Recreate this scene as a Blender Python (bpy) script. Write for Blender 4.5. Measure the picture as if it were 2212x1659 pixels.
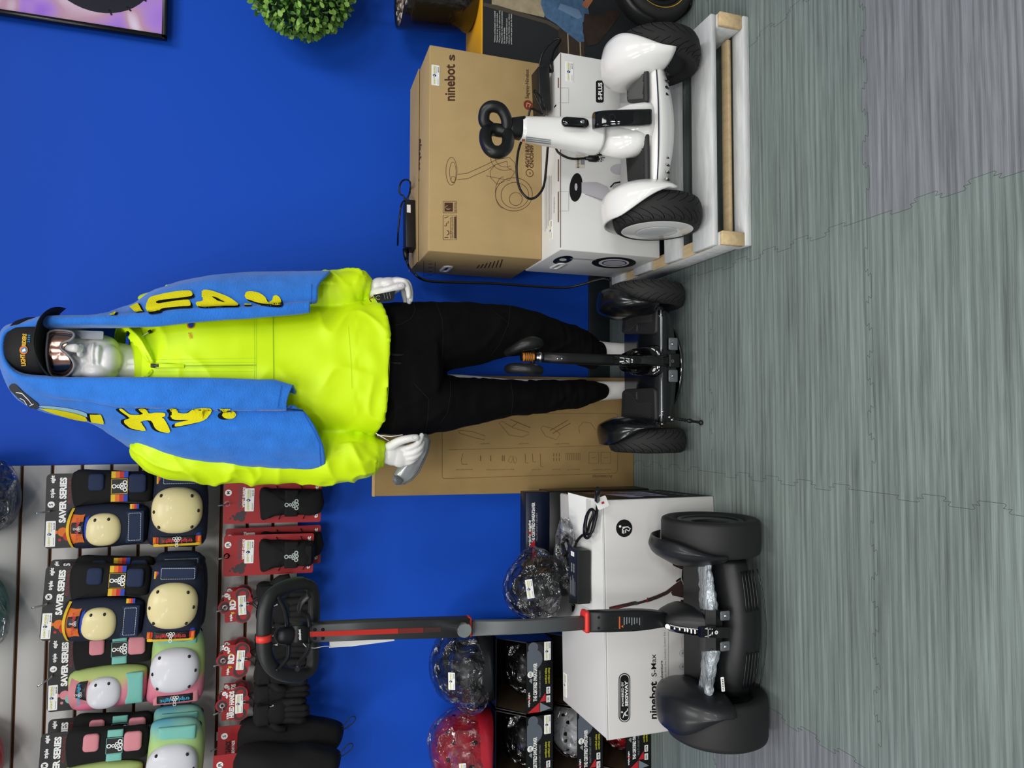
import bpy, bmesh, math, random
from mathutils import Vector, Matrix, noise
from mathutils.bvhtree import BVHTree
random.seed(7)
for o in list(bpy.data.objects): bpy.data.objects.remove(o, do_unlink=True)
SC = bpy.context.scene; COL = SC.collection
PI = math.pi
def V(*a): return Vector(a)

# ------------------------------------------------------------------ camera (the photograph lies on its side: image right = down)
CAM = V(0, -2.45, 1.20)
FPX = 1534.0
PITCH = math.atan(506/FPX); YAW = math.radians(2.9); ROLL = .019
FW = V(math.sin(YAW)*math.cos(PITCH), math.cos(YAW)*math.cos(PITCH), -math.sin(PITCH))
_r = V(math.cos(YAW), -math.sin(YAW), 0); _u = _r.cross(FW)
RT = _r*math.cos(ROLL) + _u*math.sin(ROLL)
UP = _u*math.cos(ROLL) - _r*math.sin(ROLL)
cd = bpy.data.cameras.new('camera'); cam = bpy.data.objects.new('camera', cd); COL.objects.link(cam)
cd.sensor_fit = 'HORIZONTAL'; cd.sensor_width = 36; cd.lens = FPX/2212*36; cd.clip_start = .02
X_, Y_, Z_ = -UP, RT, -FW
cam.matrix_world = Matrix(((X_.x, Y_.x, Z_.x, CAM.x), (X_.y, Y_.y, Z_.y, CAM.y), (X_.z, Y_.z, Z_.z, CAM.z), (0, 0, 0, 1)))
SC.camera = cam

# ------------------------------------------------------------------ world and ceiling light
SC.view_settings.view_transform = 'Standard'; SC.view_settings.look = 'None'
SC.view_settings.gamma = 1; SC.view_settings.exposure = 0.0; SC.view_settings.use_curve_mapping = False
wd = bpy.data.worlds.new('world'); SC.world = wd; wd.use_nodes = True
bg = wd.node_tree.nodes['Background']; bg.inputs[0].default_value = (.80, .86, .90, 1); bg.inputs[1].default_value = .20
def area(name, loc, sx, sy, power, col=(1, .985, .96), rot=(0, 0, 0)):
    ld = bpy.data.lights.new(name, 'AREA'); ld.shape = 'RECTANGLE'; ld.size = sx; ld.size_y = sy; ld.energy = power; ld.color = col
    lo = bpy.data.objects.new(name, ld); lo.location = loc; lo.rotation_euler = rot; COL.objects.link(lo)
for lx in (-2.3, -.4, 1.5):
    for ly, pw in ((-1.75, 22), (-3.9, 42), (-6.2, 58)):
        area('ceiling_panel_light', (lx, ly, 2.85), .6, 1.2, pw)

# ------------------------------------------------------------------ helpers
def ray(px, py): return FW + RT*((1659-py-829.5)/FPX) - UP*((px-1106)/FPX)
def PY(px, py, y): d = ray(px, py); return CAM + d*((y-CAM.y)/d.y)
def PZ(px, py, z=0): d = ray(px, py); return CAM + d*((z-CAM.z)/d.z)
class Plane:
    def __init__(s, p, n): s.p = Vector(p); s.n = Vector(n).normalized(); s.flat = True
    def hit(s, px, py):
        d = ray(px, py); return CAM + d*((s.p-CAM).dot(s.n)/d.dot(s.n)), s.n
class Surf:
    def __init__(s, objs):
        s.flat = False; bm = bmesh.new()
        for o in objs:
            me = o.data.copy(); me.transform(WM.get(o.name, Matrix())); bm.from_mesh(me); bpy.data.meshes.remove(me)
        s.bvh = BVHTree.FromBMesh(bm); bm.free(); s.last = (PY(1000, 800, -.4), V(0, -1, 0))
    def hit(s, px, py):
        d = ray(px, py).normalized(); h = s.bvh.ray_cast(CAM, d)
        if h[0] is None: return s.last
        n = h[1] if h[1].dot(d) < 0 else -h[1]
        s.last = (h[0], n); return s.last

def srgb(h):
    h = h.lstrip('#'); c = [int(h[i:i+2], 16)/255 for i in (0, 2, 4)]
    return [x/12.92 if x <= .04045 else ((x+.055)/1.055)**2.4 for x in c]
MATS = {}
def mat(name, col, rough=.5, metal=0, spec=.5, coat=0, var=0, vscale=8, bump=0, bscale=60, bdist=.002, trans=0, ior=1.45, alpha=1, emit=None, es=1, sheen=0, stretch=None):
    if name in MATS: return MATS[name]
    m = bpy.data.materials.new(name); m.use_nodes = True; nt = m.node_tree; p = nt.nodes['Principled BSDF']
    c = srgb(col) if isinstance(col, str) else list(col)
    p.inputs['Base Color'].default_value = (*c, 1); p.inputs['Roughness'].default_value = rough; p.inputs['Metallic'].default_value = metal
    p.inputs['Specular IOR Level'].default_value = spec; p.inputs['Coat Weight'].default_value = coat
    p.inputs['Transmission Weight'].default_value = trans; p.inputs['IOR'].default_value = ior; p.inputs['Alpha'].default_value = alpha
    p.inputs['Sheen Weight'].default_value = sheen
    if emit: p.inputs['Emission Color'].default_value = (*srgb(emit), 1); p.inputs['Emission Strength'].default_value = es
    if var or bump:
        tc = nt.nodes.new('ShaderNodeTexCoord'); src = tc.outputs['Object']
        if stretch:
            mp = nt.nodes.new('ShaderNodeMapping'); mp.inputs['Scale'].default_value = stretch; nt.links.new(src, mp.inputs[0]); src = mp.outputs[0]
    if var:
        n = nt.nodes.new('ShaderNodeTexNoise'); n.inputs['Scale'].default_value = vscale; n.inputs['Detail'].default_value = 6
        nt.links.new(src, n.inputs['Vector'])
        mr = nt.nodes.new('ShaderNodeMapRange'); mr.inputs[1].default_value = .3; mr.inputs[2].default_value = .7
        mr.inputs[3].default_value = 1-var; mr.inputs[4].default_value = 1+var; nt.links.new(n.outputs[0], mr.inputs[0])
        mx = nt.nodes.new('ShaderNodeVectorMath'); mx.operation = 'SCALE'; mx.inputs[0].default_value = c
        nt.links.new(mr.outputs[0], mx.inputs['Scale']); nt.links.new(mx.outputs[0], p.inputs['Base Color'])
    if bump:
        n = nt.nodes.new('ShaderNodeTexNoise'); n.inputs['Scale'].default_value = bscale; n.inputs['Detail'].default_value = 4
        nt.links.new(src, n.inputs['Vector'])
        b = nt.nodes.new('ShaderNodeBump'); b.inputs['Strength'].default_value = bump; b.inputs['Distance'].default_value = bdist
        nt.links.new(n.outputs[0], b.inputs['Height']); nt.links.new(b.outputs[0], p.inputs['Normal'])
    MATS[name] = m; return m

WM = {}   # world matrix of every object built so far (by name)
def tag(o, label=None, cat=None, group=None, kind=None):
    if label: o['label'] = label
    if cat: o['category'] = cat
    if group: o['group'] = group
    if kind: o['kind'] = kind
    return o
def thing(name, label, cat, loc=(0, 0, 0), rz=0, group=None, M=None):
    o = bpy.data.objects.new(name, None); COL.objects.link(o); o.empty_display_size = .05
    Mx = M if M is not None else Matrix.Translation(loc) @ Matrix.Rotation(rz, 4, 'Z')
    o.matrix_world = Mx; WM[o.name] = Mx.copy()
    return tag(o, label, cat, group)
def recur(o):
    return [c for c in bpy.data.objects if c.parent == o]
def copy_tree(o, parent=None, M=None, label=None, group=None):
    c = o.copy(); COL.objects.link(c); c.parent = parent
    if parent is None:
        c.matrix_world = M; WM[c.name] = M.copy()
        if label: c['label'] = label
        if group: c['group'] = group
    else: WM[c.name] = WM[parent.name].copy()
    for ch in recur(o): copy_tree(ch, c)
    return c

_fc = {}
def text_mesh(s, bold=0., shear=0.):
    k = (s, bold, shear)
    if k not in _fc:
        cu = bpy.data.curves.new('t', 'FONT'); cu.body = s; cu.size = 1; cu.offset = bold; cu.shear = shear; cu.resolution_u = 3
        ob = bpy.data.objects.new('t', cu); COL.objects.link(ob)
        me = bpy.data.meshes.new_from_object(ob); bpy.data.objects.remove(ob); bpy.data.curves.remove(cu)
        vs = [v.co.copy() for v in me.vertices]; fs = [list(p.vertices) for p in me.polygons]; bpy.data.meshes.remove(me)
        xs = [v.x for v in vs] or [0, 1]; _fc[k] = (vs, fs, min(xs), max(xs))
    return _fc[k]

class MB:
    def __init__(s): s.bm = bmesh.new(); s.mats = []; s.sm = []
    def mi(s, m):
        if m not in s.mats: s.mats.append(m)
        return s.mats.index(m)
    def face(s, vs, m, smooth=False):
        try: f = s.bm.faces.new(vs)
        except ValueError: return None
        f.material_index = s.mi(m); f.smooth = smooth; return f
    def poly(s, pts, m, smooth=False): return s.face([s.bm.verts.new(p) for p in pts], m, smooth)
    def box(s, c, d, m, rot=None, bev=0, seg=2):
        """box centred at c with size d, optional 3x3/4x4 rotation and bevel"""
        b = bmesh.new(); bmesh.ops.create_cube(b, size=1)
        for v in b.verts: v.co = V(v.co.x*d[0], v.co.y*d[1], v.co.z*d[2])
        if bev: bmesh.ops.bevel(b, geom=list(b.edges), offset=bev, segments=seg, profile=.5, affect='EDGES')
        M = Matrix.Translation(c) @ (rot.to_4x4() if rot is not None else Matrix())
        s.merge(b, M, m, smooth=bool(bev)); b.free()
    def merge(s, b, M, m, smooth=False):
        mp = {v: s.bm.verts.new(M @ v.co) for v in b.verts}
        for f in b.faces: s.face([mp[v] for v in f.verts], m, smooth)
    def ell(s, c, r, m, rot=None, seg=24, rings=14, half=False):
        M = Matrix.Translation(c) @ (rot.to_4x4() if rot is not None else Matrix()) @ Matrix.Diagonal((*r, 1))
        b = bmesh.new(); bmesh.ops.create_uvsphere(b, u_segments=seg, v_segments=rings, radius=1)
        if half: bmesh.ops.delete(b, geom=[v for v in b.verts if v.co.z < -.01], context='VERTS')
        s.merge(b, M, m, True); b.free()
    def loft(s, rings, m, close=True, cap=True, smooth=True, loop=False):
        vs = [[s.bm.verts.new(p) for p in r] for r in rings]; n = len(rings[0])
        k = len(vs)
        for i in range(k if loop else k-1):
            a, b = vs[i], vs[(i+1) % k]
            for j in range(n if close else n-1): s.face([a[j], a[(j+1) % n], b[(j+1) % n], b[j]], m, smooth)
        if cap and not loop and close:
            s.face(list(reversed(vs[0])), m, False); s.face(vs[-1], m, False)
        return vs
    def tube(s, pts, r, m, seg=8, closed=False, cap=True, flat=1.):
        pts = [Vector(p) for p in pts]; n = len(pts); rings = []
        rr = r if isinstance(r, (list, tuple)) else [r]*n
        t0 = (pts[1]-pts[0]).normalized(); up = V(0, 0, 1) if abs(t0.z) < .9 else V(1, 0, 0); nx = t0.cross(up).normalized()
        for i in range(n):
            if closed: t = (pts[(i+1) % n]-pts[i-1]).normalized()
            else: t = (pts[min(i+1, n-1)]-pts[max(i-1, 0)]).normalized()
            nx = (nx - t*nx.dot(t)).normalized(); ny = t.cross(nx)
            rings.append([pts[i] + (nx*math.cos(2*PI*k/seg) + ny*math.sin(2*PI*k/seg)*flat)*rr[i] for k in range(seg)])
        s.loft(rings, m, cap=cap, loop=closed)
    def cyl(s, a, b, r, m, seg=20, r2=None): s.tube([a, b], [r, r if r2 is None else r2], m, seg)
    def lathe(s, prof, M, m, seg=40, ms=None, closed=False, smooth=True):
        """prof [(radius, height)] spun about local Z of M; ms = material per strip"""
        rings = [[M @ V(r*math.cos(2*PI*k/seg), r*math.sin(2*PI*k/seg), h) for k in range(seg)] for r, h in prof]
        vs = [[s.bm.verts.new(p) for p in r] for r in rings]; K = len(vs)
        for i in range(K if closed else K-1):
            mm = ms[i] if ms else m
            for j in range(seg): s.face([vs[i][j], vs[i][(j+1) % seg], vs[(i+1) % K][(j+1) % seg], vs[(i+1) % K][j]], mm, smooth)
        if not closed:
            if prof[0][0] > 1e-5: s.face(list(reversed(vs[0])), ms[0] if ms else m)
            if prof[-1][0] > 1e-5: s.face(vs[-1], ms[-1] if ms else m)
    def prism(s, pts, M, d, m, smooth=False, mside=None):
        """2-D outline in local XY of M extruded along -Z.. local Z by d"""
        a = [s.bm.verts.new(M @ V(x, y, 0)) for x, y in pts]; b = [s.bm.verts.new(M @ V(x, y, d)) for x, y in pts]
        s.face(list(reversed(a)), m); s.face(b, m); n = len(a)
        for i in range(n): s.face([a[i], a[(i+1) % n], b[(i+1) % n], b[i]], mside or m, smooth)
    def dome(s, pts, M, h, m, p=2., rings=8, back=0, c=None, smooth=True):
        """cushion over a 2-D outline: height h in the middle along local Z"""
        n = len(pts); cx = c[0] if c else sum(q[0] for q in pts)/n; cy = c[1] if c else sum(q[1] for q in pts)/n
        rr = []
        for k in range(rings+1):
            t = k/rings; sc = math.cos(t*PI/2)**(2/p) if k < rings else 0.02; z = h*math.sin(t*PI/2)**(2/p)
            rr.append([M @ V(cx+(x-cx)*sc, cy+(y-cy)*sc, z+back) for x, y in pts])
        if back: rr.insert(0, [M @ V(x, y, 0) for x, y in pts])
        s.loft(rr, m, smooth=smooth)
    def text(s, t, M, h, m, bold=0., shear=0., w=None, align='L', off=.0006):
        """cap height h; w = total width; local X along, local Y up, drawn at local z=off"""
        vs, fs, x0, x1 = text_mesh(t, bold, shear)
        if not vs: return
        sy = h/.70; sx = (w/(x1-x0)) if w else sy*.95; W = (x1-x0)*sx
        ox = {'L': 0, 'C': -W/2, 'R': -W}[align]
        nv = [s.bm.verts.new(M @ V((v.x-x0)*sx+ox, v.y*sy, off)) for v in vs]
        for f in fs: s.face([nv[i] for i in f], m)
    def line(s, pts, M, w, m, off=.0005, closed=False):
        """thin printed line of width w through 2-D points in local XY of M"""
        P = [Vector((*p, 0)) for p in pts]
        if closed: P.append(P[0])
        for a, b in zip(P[:-1], P[1:]):
            d = b-a
            if d.length < 1e-6: continue
            d.normalize(); q = V(-d.y, d.x, 0)*w/2; e = d*w*.4
            s.poly([M @ (x + V(0, 0, off)) for x in (a-e+q, a-e-q, b+e-q, b+e+q)][::-1], m)
    def rect(s, x, y, w, h, M, m, off=.0005): s.poly([M @ V(x, y, off), M @ V(x+w, y, off), M @ V(x+w, y+h, off), M @ V(x, y+h, off)], m)
    def disc(s, x, y, r, M, m, off=.0006, r2=None, n=24, ry=None):
        ry = ry or r
        if r2 is None: s.poly([M @ V(x+r*math.cos(2*PI*k/n), y+ry*math.sin(2*PI*k/n), off) for k in range(n)], m)
        else:
            q = r2/r
            for k in range(n):
                a, b = 2*PI*k/n, 2*PI*(k+1)/n
                s.poly([M @ V(x+u*math.cos(t), y+u*ry/r*math.sin(t), off) for u, t in ((r, a), (r, b), (r2, b), (r2, a))], m)
    # ---- printing at photograph coordinates onto a plane or a surface
    def ppoly(s, S, pts, m, off=.0006): s.poly([(lambda h: h[0]+h[1]*off)(S.hit(*p)) for p in pts], m)
    def pstroke(s, S, pts, w, m, off=.0006, step=5, across=4, taper=True):
        """brush stroke: centre line in photo pixels, width in pixels, laid on the surface"""
        P = [Vector(p) for p in pts]; L = []
        for a, b in zip(P[:-1], P[1:]):
            k = max(1, int((b-a).length/step)) if not S.flat else 1
            for i in range(k): L.append(a.lerp(b, i/k))
        L.append(P[-1]); rows = []
        for i, c in enumerate(L):
            t = (L[min(i+1, len(L)-1)]-L[max(i-1, 0)]).normalized(); q = Vector((-t.y, t.x))
            rows.append([c+q*w*(j/across-.5) for j in range(across+1)])
        if taper and not S.flat:
            t0 = (L[1]-L[0]).normalized(); t1 = (L[-1]-L[-2]).normalized(); q0 = Vector((-t0.y, t0.x)); q1 = Vector((-t1.y, t1.x))
            for f, g in ((.28, .8), (.45, .45)):
                rows.insert(0, [L[0]-t0*w*f+q0*w*g*(j/across-.5) for j in range(across+1)])
                rows.append([L[-1]+t1*w*f+q1*w*g*(j/across-.5) for j in range(across+1)])
        vs = []
        for r in rows:
            rv = []
            for p in r:
                h = S.hit(p.x, p.y); rv.append(s.bm.verts.new(h[0]+h[1]*off))
            vs.append(rv)
        for a, b in zip(vs[:-1], vs[1:]):
            for j in range(across): s.face([a[j], a[j+1], b[j+1], b[j]], m, True)
    def ptext(s, S, t, p0, p1, hpx, m, bold=0., shear=0., off=.0006, flip=False):
        """text whose base line runs p0 -> p1 in photo pixels with cap height hpx (towards image left = up)"""
        vs, fs, x0, x1 = text_mesh(t, bold, shear)
        if not vs: return
        a = Vector(p0); d = (Vector(p1)-a)/(x1-x0); u = Vector((d.y, -d.x)).normalized()*(hpx/.70)
        if flip: u = -u
        nv = []
        for v in vs:
            q = a + d*(v.x-x0) + u*v.y; h = S.hit(q.x, q.y); nv.append(s.bm.verts.new(h[0]+h[1]*off))
        for f in fs: s.face([nv[i] for i in f], m)
    def build(s, name, parent=None, world=True, auto=None, shift=None, fix=True, kind=None):
        """link as ONE object. Geometry is in world space (world=True) or in the parent's local space"""
        bm = s.bm
        if fix: bmesh.ops.recalc_face_normals(bm, faces=bm.faces)
        me = bpy.data.meshes.new(name)
        P = None
        if parent is not None:
            P = WM[parent.name]
            if world: bmesh.ops.transform(bm, matrix=P.inverted(), verts=bm.verts)
        elif shift is not False and bm.verts:
            xs = [v.co for v in bm.verts]
            c = shift or V((min(v.x for v in xs)+max(v.x for v in xs))/2, (min(v.y for v in xs)+max(v.y for v in xs))/2, min(v.z for v in xs))
            P = Matrix.Translation(c); bmesh.ops.transform(bm, matrix=P.inverted(), verts=bm.verts)
        bm.to_mesh(me); bm.free()
        for m in s.mats: me.materials.append(m)
        o = bpy.data.objects.new(name, me); COL.objects.link(o)
        if parent is not None: o.parent = parent; WM[o.name] = P.copy()
        else: o.matrix_world = P if P else Matrix(); WM[o.name] = (P or Matrix()).copy()
        if kind: o['kind'] = kind
        return o
def absorb(o, mb, world=True):
    """add a printed or stitched pattern to the mesh of the part that carries it"""
    bm = bmesh.new(); bm.from_mesh(o.data); Wi = WM[o.name].inverted() if world else Matrix(); me = o.data
    for m in mb.mats:
        if m.name not in [q.name for q in me.materials]: me.materials.append(m)
    idx = [[q.name for q in me.materials].index(m.name) for m in mb.mats]
    mp = {v: bm.verts.new(Wi @ v.co) for v in mb.bm.verts}
    for f in mb.bm.faces:
        try: g = bm.faces.new([mp[v] for v in f.verts])
        except ValueError: continue
        g.material_index = idx[f.material_index]; g.smooth = f.smooth
    bm.to_mesh(me); bm.free(); mb.bm.free(); return o
def remesh(o, voxel, smooth=4, fac=.5, smooth_shade=True):
    """fuse the overlapping pieces of one mesh into a single continuous surface"""
    a = o.modifiers.new('r', 'REMESH'); a.mode = 'VOXEL'; a.voxel_size = voxel; a.use_smooth_shade = smooth_shade
    if smooth: b = o.modifiers.new('s', 'SMOOTH'); b.factor = fac; b.iterations = smooth
    dg = bpy.context.evaluated_depsgraph_get(); me = bpy.data.meshes.new_from_object(o.evaluated_get(dg))
    mats = list(o.data.materials); o.modifiers.clear(); o.data = me
    if not me.materials:
        for m in mats: me.materials.append(m)
    for p in me.polygons: p.use_smooth = True
    return o
def displace(o, fn):
    """push every vertex along its normal by fn(world point, normal)"""
    me = o.data; M = WM[o.name]; ns = [v.normal.copy() for v in me.vertices]
    for v, n in zip(me.vertices, ns): v.co += n*fn(M @ v.co, n)
    me.update()
def cat(P, n, closed=False):
    """Catmull-Rom through points, n samples per span"""
    P = [Vector(p) for p in P]; k = len(P); out = []
    for i in range(k if closed else k-1):
        if closed: a, b, c, d = P[i-1], P[i], P[(i+1) % k], P[(i+2) % k]
        else: a, b, c, d = P[max(i-1, 0)], P[i], P[i+1], P[min(i+2, k-1)]
        for j in range(n):
            t = j/n; out.append(.5*((2*b)+(c-a)*t+(2*a-5*b+4*c-d)*t*t+(3*b-a-3*c+d)*t**3))
    if not closed: out.append(P[-1])
    return out
def samp(P, n):
    """n samples evenly spaced in index over a Catmull curve"""
    L = cat(P, 12); return [L[min(len(L)-1, round(i*(len(L)-1)/(n-1)))].copy() for i in range(n)]
def rrect(w, h, r, n=5, cx=0, cy=0):
    o = []
    for sx, sy, a0 in ((1, 1, 0), (-1, 1, 90), (-1, -1, 180), (1, -1, 270)):
        for k in range(n+1):
            a = math.radians(a0+90*k/n); o.append((cx+sx*(w/2-r)+r*math.cos(a), cy+sy*(h/2-r)+r*math.sin(a)))
    return o
def oval(w, h, n=32, cx=0, cy=0, p=2.):
    o = []
    for k in range(n):
        a = 2*PI*k/n; c, s_ = math.cos(a), math.sin(a)
        o.append((cx+w/2*math.copysign(abs(c)**(2/p), c), cy+h/2*math.copysign(abs(s_)**(2/p), s_)))
    return o
def fr(o, x, z):
    """frame with local X = x, local Y = z direction, local Z = x cross z (outwards)"""
    x = Vector(x).normalized(); z = Vector(z); z = (z-x*z.dot(x)).normalized(); n = x.cross(z)
    return Matrix(((x.x, z.x, n.x, o[0]), (x.y, z.y, n.y, o[1]), (x.z, z.z, n.z, o[2]), (0, 0, 0, 1)))
FRONT = fr((0, 0, 0), (1, 0, 0), (0, 0, 1))   # local XY = world XZ, local Z = towards the camera (-Y)
def nz(p, f, seed=0): return noise.noise(V(p[0]*f+seed*7.1, p[1]*f+seed*3.3, p[2]*f-seed*5.7))
def eight(mb, M, x, y, s, m, w=.12, rot=0, fill=None):
    """stacked-ring emblem: one ring over a triangle of rings"""
    c, si = math.cos(rot), math.sin(rot)
    for dx, dy, r in ((0, .95, .38), (0, .3, .30), (-.3, -.25, .30), (.3, -.25, .30), (-.62, -.75, .36), (.05, -.85, .33), (.66, -.72, .36)):
        X = x+(dx*c-dy*si)*s; Y = y+(dx*si+dy*c)*s
        if fill: mb.disc(X, Y, r*s, M, fill, off=.0008, n=12)
        mb.disc(X, Y, r*s, M, m, off=.0010, r2=(r-w)*s, n=12)
# shared materials
WHITE = mat('printed_white', 'f2f2f0', .5); BLACK = mat('printed_black', '0c0c0d', .5); RED = mat('printed_red', 'c41722', .5)
YEL = mat('printed_yellow', 'c8c428', .5); NAVYP = mat('printed_navy', '1b2f7a', .5); GREYP = mat('printed_grey', '8a8f93', .5)
GUN = mat('black_plastic', '101113', .38); GLOSSB = mat('gloss_black', '060607', .08, coat=.6); RUB = mat('tyre_rubber', '1f1f1f', .75, bump=.15, bscale=300)
GROOVE = mat('tyre_groove', '030303', .95, spec=.1); STEEL = mat('steel', 'c4c6c8', .28, metal=1); DSTEEL = mat('dark_steel', '3a3c3e', .35, metal=1)
def price_tag(mb, M, w, h):
    """shop price sticker lying in local XY of M, lower-left at origin"""
    mb.prism(rrect(w, h, h*.06, 2, w/2, h/2), M, .0012, WHITE)
    L = .0016
    mb.text('LIGHT', M @ Matrix.Translation((w*.05, h*.55, 0)), h*.20, YEL, bold=.03, w=w*.36, off=L)
    mb.text('RIDERS', M @ Matrix.Translation((w*.55, h*.55, 0)), h*.20, YEL, bold=.03, w=w*.40, off=L)
    mb.disc(w*.48, h*.62, h*.15, M, NAVYP, off=L, ry=h*.22); mb.disc(w*.47, h*.66, h*.06, M, WHITE, off=L+.0003)
    mb.text('THE SCOOTER', M @ Matrix.Translation((w*.58, h*.36, 0)), h*.09, NAVYP, w=w*.35, off=L)
    for k in range(6): mb.rect(w*(.06+.05*k), h*.14, w*.035, h*.07, M, GREYP, off=L)
    mb.text('$44.99', M @ Matrix.Translation((w*.66, h*.08, 0)), h*.15, BLACK, bold=.01, w=w*.26, off=L)

# ================================================================== THE ROOM
def floor_mat(name, tint):
    m = bpy.data.materials.new(name); m.use_nodes = True; nt = m.node_tree; p = nt.nodes['Principled BSDF']; L = nt.links.new; N = nt.nodes.new
    tc = N('ShaderNodeTexCoord')
    def noi(sc, detail, dist=0):
        mp = N('ShaderNodeMapping'); mp.inputs['Scale'].default_value = sc; L(tc.outputs['Object'], mp.inputs[0])
        n = N('ShaderNodeTexNoise'); n.inputs['Scale'].default_value = 1; n.inputs['Detail'].default_value = detail; n.inputs['Distortion'].default_value = dist
        n.inputs['Roughness'].default_value = .62; L(mp.outputs[0], n.inputs['Vector']); return n.outputs[0]
    a = noi((3.0, 130, 1), 4, .15); b = noi((14, 520, 1), 2); c = noi((1.6, 16, 1), 3)
    mp = N('ShaderNodeMapping'); mp.inputs['Scale'].default_value = (1.1, 11, 1); L(tc.outputs['Object'], mp.inputs[0])
    w = N('ShaderNodeTexWave'); w.wave_type = 'BANDS'; w.bands_direction = 'Y'; w.inputs['Scale'].default_value = 1.6; w.inputs['Distortion'].default_value = 9
    w.inputs['Detail'].default_value = 2.5; w.inputs['Detail Scale'].default_value = .55; L(mp.outputs[0], w.inputs['Vector'])
    def mixv(x, y, f):
        q = N('ShaderNodeMix'); q.inputs[0].default_value = f; L(x, q.inputs[2]); L(y, q.inputs[3]); return q.outputs[0]
    s = mixv(mixv(mixv(a, w.outputs['Fac'], .13), b, .28), c, .30)
    cr = N('ShaderNodeValToRGB'); L(s, cr.inputs[0]); e = cr.color_ramp
    cols = [(.36, .50), (.46, .78), (.53, 1.0), (.64, 1.34)]
    e.elements[0].position = cols[0][0]; e.elements[1].position = cols[-1][0]
    for q in cols[1:-1]: e.elements.new(q[0])
    for el, (ps, k) in zip(e.elements, cols): el.color = (tint[0]*k, tint[1]*k, tint[2]*k, 1)
    L(cr.outputs[0], p.inputs['Base Color']); p.inputs['Roughness'].default_value = .62; p.inputs['Specular IOR Level'].default_value = .3
    bp = N('ShaderNodeBump'); bp.inputs['Strength'].default_value = .25; bp.inputs['Distance'].default_value = .001; L(s, bp.inputs['Height']); L(bp.outputs[0], p.inputs['Normal'])
    return m
FG = floor_mat('foam_mat_green_grey', (.172, .210, .198)); FV = floor_mat('foam_mat_violet_grey', (.186, .196, .210)); FD = floor_mat('foam_mat_grey', (.164, .198, .189))
SEAM = mat('mat_seam', '39403e', .9)
T = .586; XO = .432; YO = -.668
def tooth(t):   # dovetail profile along a seam, t in tile units -> (shift along, offset across)
    pass
def seam_pts(p0, p1, seed):
    """puzzle edge from p0 to p1"""
    d = (p1-p0); L = d.length; d.normalize(); q = V(-d.y, d.x, 0); n = 10; P = []; a = .0085; st = L/n
    for k in range(1, n-1):
        b = p0+d*st*k; sg = 1 if k % 2 == 0 else -1
        for u, w in ((.13, .0), (.10, .25), (.04, .7), (.10, 1), (.90, 1), (.96, .7), (.90, .25), (.87, 0)):
            P.append(b+d*st*u+q*a*sg*w)
    return [p0]+P+[p1]
mb = MB(); seams = MB(); Ex = {}; Ey = {}
NX, NY = range(-6, 6), range(-7, 3)
gx = lambda i: XO+T*i
gy = lambda j: YO+T*j
for i in NX:
    for j in NY:
        Ex[i, j] = seam_pts(V(gx(i), gy(j), 0), V(gx(i+1), gy(j), 0), i); Ey[i, j] = seam_pts(V(gx(i), gy(j), 0), V(gx(i), gy(j+1), 0), j)
rt = random.Random(3)
tile = {}
for i in list(NX)[:-1]:
    for j in list(NY)[:-1]:
        m = FG
        if (i, j) in ((0, -2), (-3, -1), (1, -3)): m = FV
        elif rt.random() < .22: m = FD
        tile[i, j] = m
        mb.poly([V(gx(i), gy(j), 0), V(gx(i+1), gy(j), 0), V(gx(i+1), gy(j+1), 0), V(gx(i), gy(j+1), 0)], m)
for D_, ox, oy in ((Ex, 0, -1), (Ey, 1, 0)):
    for (i, j), P in D_.items():
        for k in range(8):   # the eight interlocking teeth of a seam
            T8 = P[1+8*k:9+8*k]; sg = 1 if (k+1) % 2 == 0 else -1
            if len(T8) < 8: continue
            if D_ is Ex: src = tile.get((i, j-1) if sg > 0 else (i, j))
            else: src = tile.get((i, j) if sg > 0 else (i-1, j))
            if src: mb.poly([p+V(0, 0, .0002) for p in T8], src)
        for a, b in zip(P[:-1], P[1:]):
            d = b-a
            if d.length < 1e-5: continue
            d.normalize(); q = V(-d.y, d.x, 0)*.00035; z = V(0, 0, .0004)
            mb.poly([a-q+z, b-q+z, b+q+z, a+q+z], SEAM)
for f in mb.bm.faces:
    f.normal_update()
    if f.normal.z < 0: f.normal_flip()
o = mb.build('floor', shift=V(0, 0, 0), fix=False, kind='structure')

BLUE = mat('blue_wall_paint', (.006, .083, .60), .60, spec=.25, bump=.25, bscale=420, bdist=.0006)
mb = MB(); mb.box((0, .05, 1.5), (7, .1, 3.0), BLUE); mb.build('wall_back', kind='structure')
mb = MB(); mb.box((0, -.004, .0445), (7, .008, .087), mat('baseboard_vinyl', '1b2226', .45), bev=.002); mb.build('baseboard_back', kind='structure')

# slat wall panel: boards between brown grooves, hung in front of the blue wall
SLAT = mat('slat_board_grey', 'cfcdca', .55, spec=.3); GRV = mat('slat_groove_brown', '6e4020', .8)
mb = MB(); xr, xl = -.144, -2.4; zs = [1.828-.0777*k for k in range(-4, 9)]   # groove centres
gh = .0095; lastz = 1.130
tops = [2.3]+[z-gh/2 for z in zs]; bots = [z+gh/2 for z in zs]+[lastz]
for a, b in zip(tops, bots):
    mb.box(((xr+xl)/2, -.0135, (a+b)/2), (xr-xl, .013, a-b), SLAT, bev=.0008, seg=1)
mb.box(((xr+xl)/2, -.0035, (2.3+lastz)/2), (xr-xl, .006, 2.3-lastz), GRV)
mb.build('wall_slat_panel', kind='structure')

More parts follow.
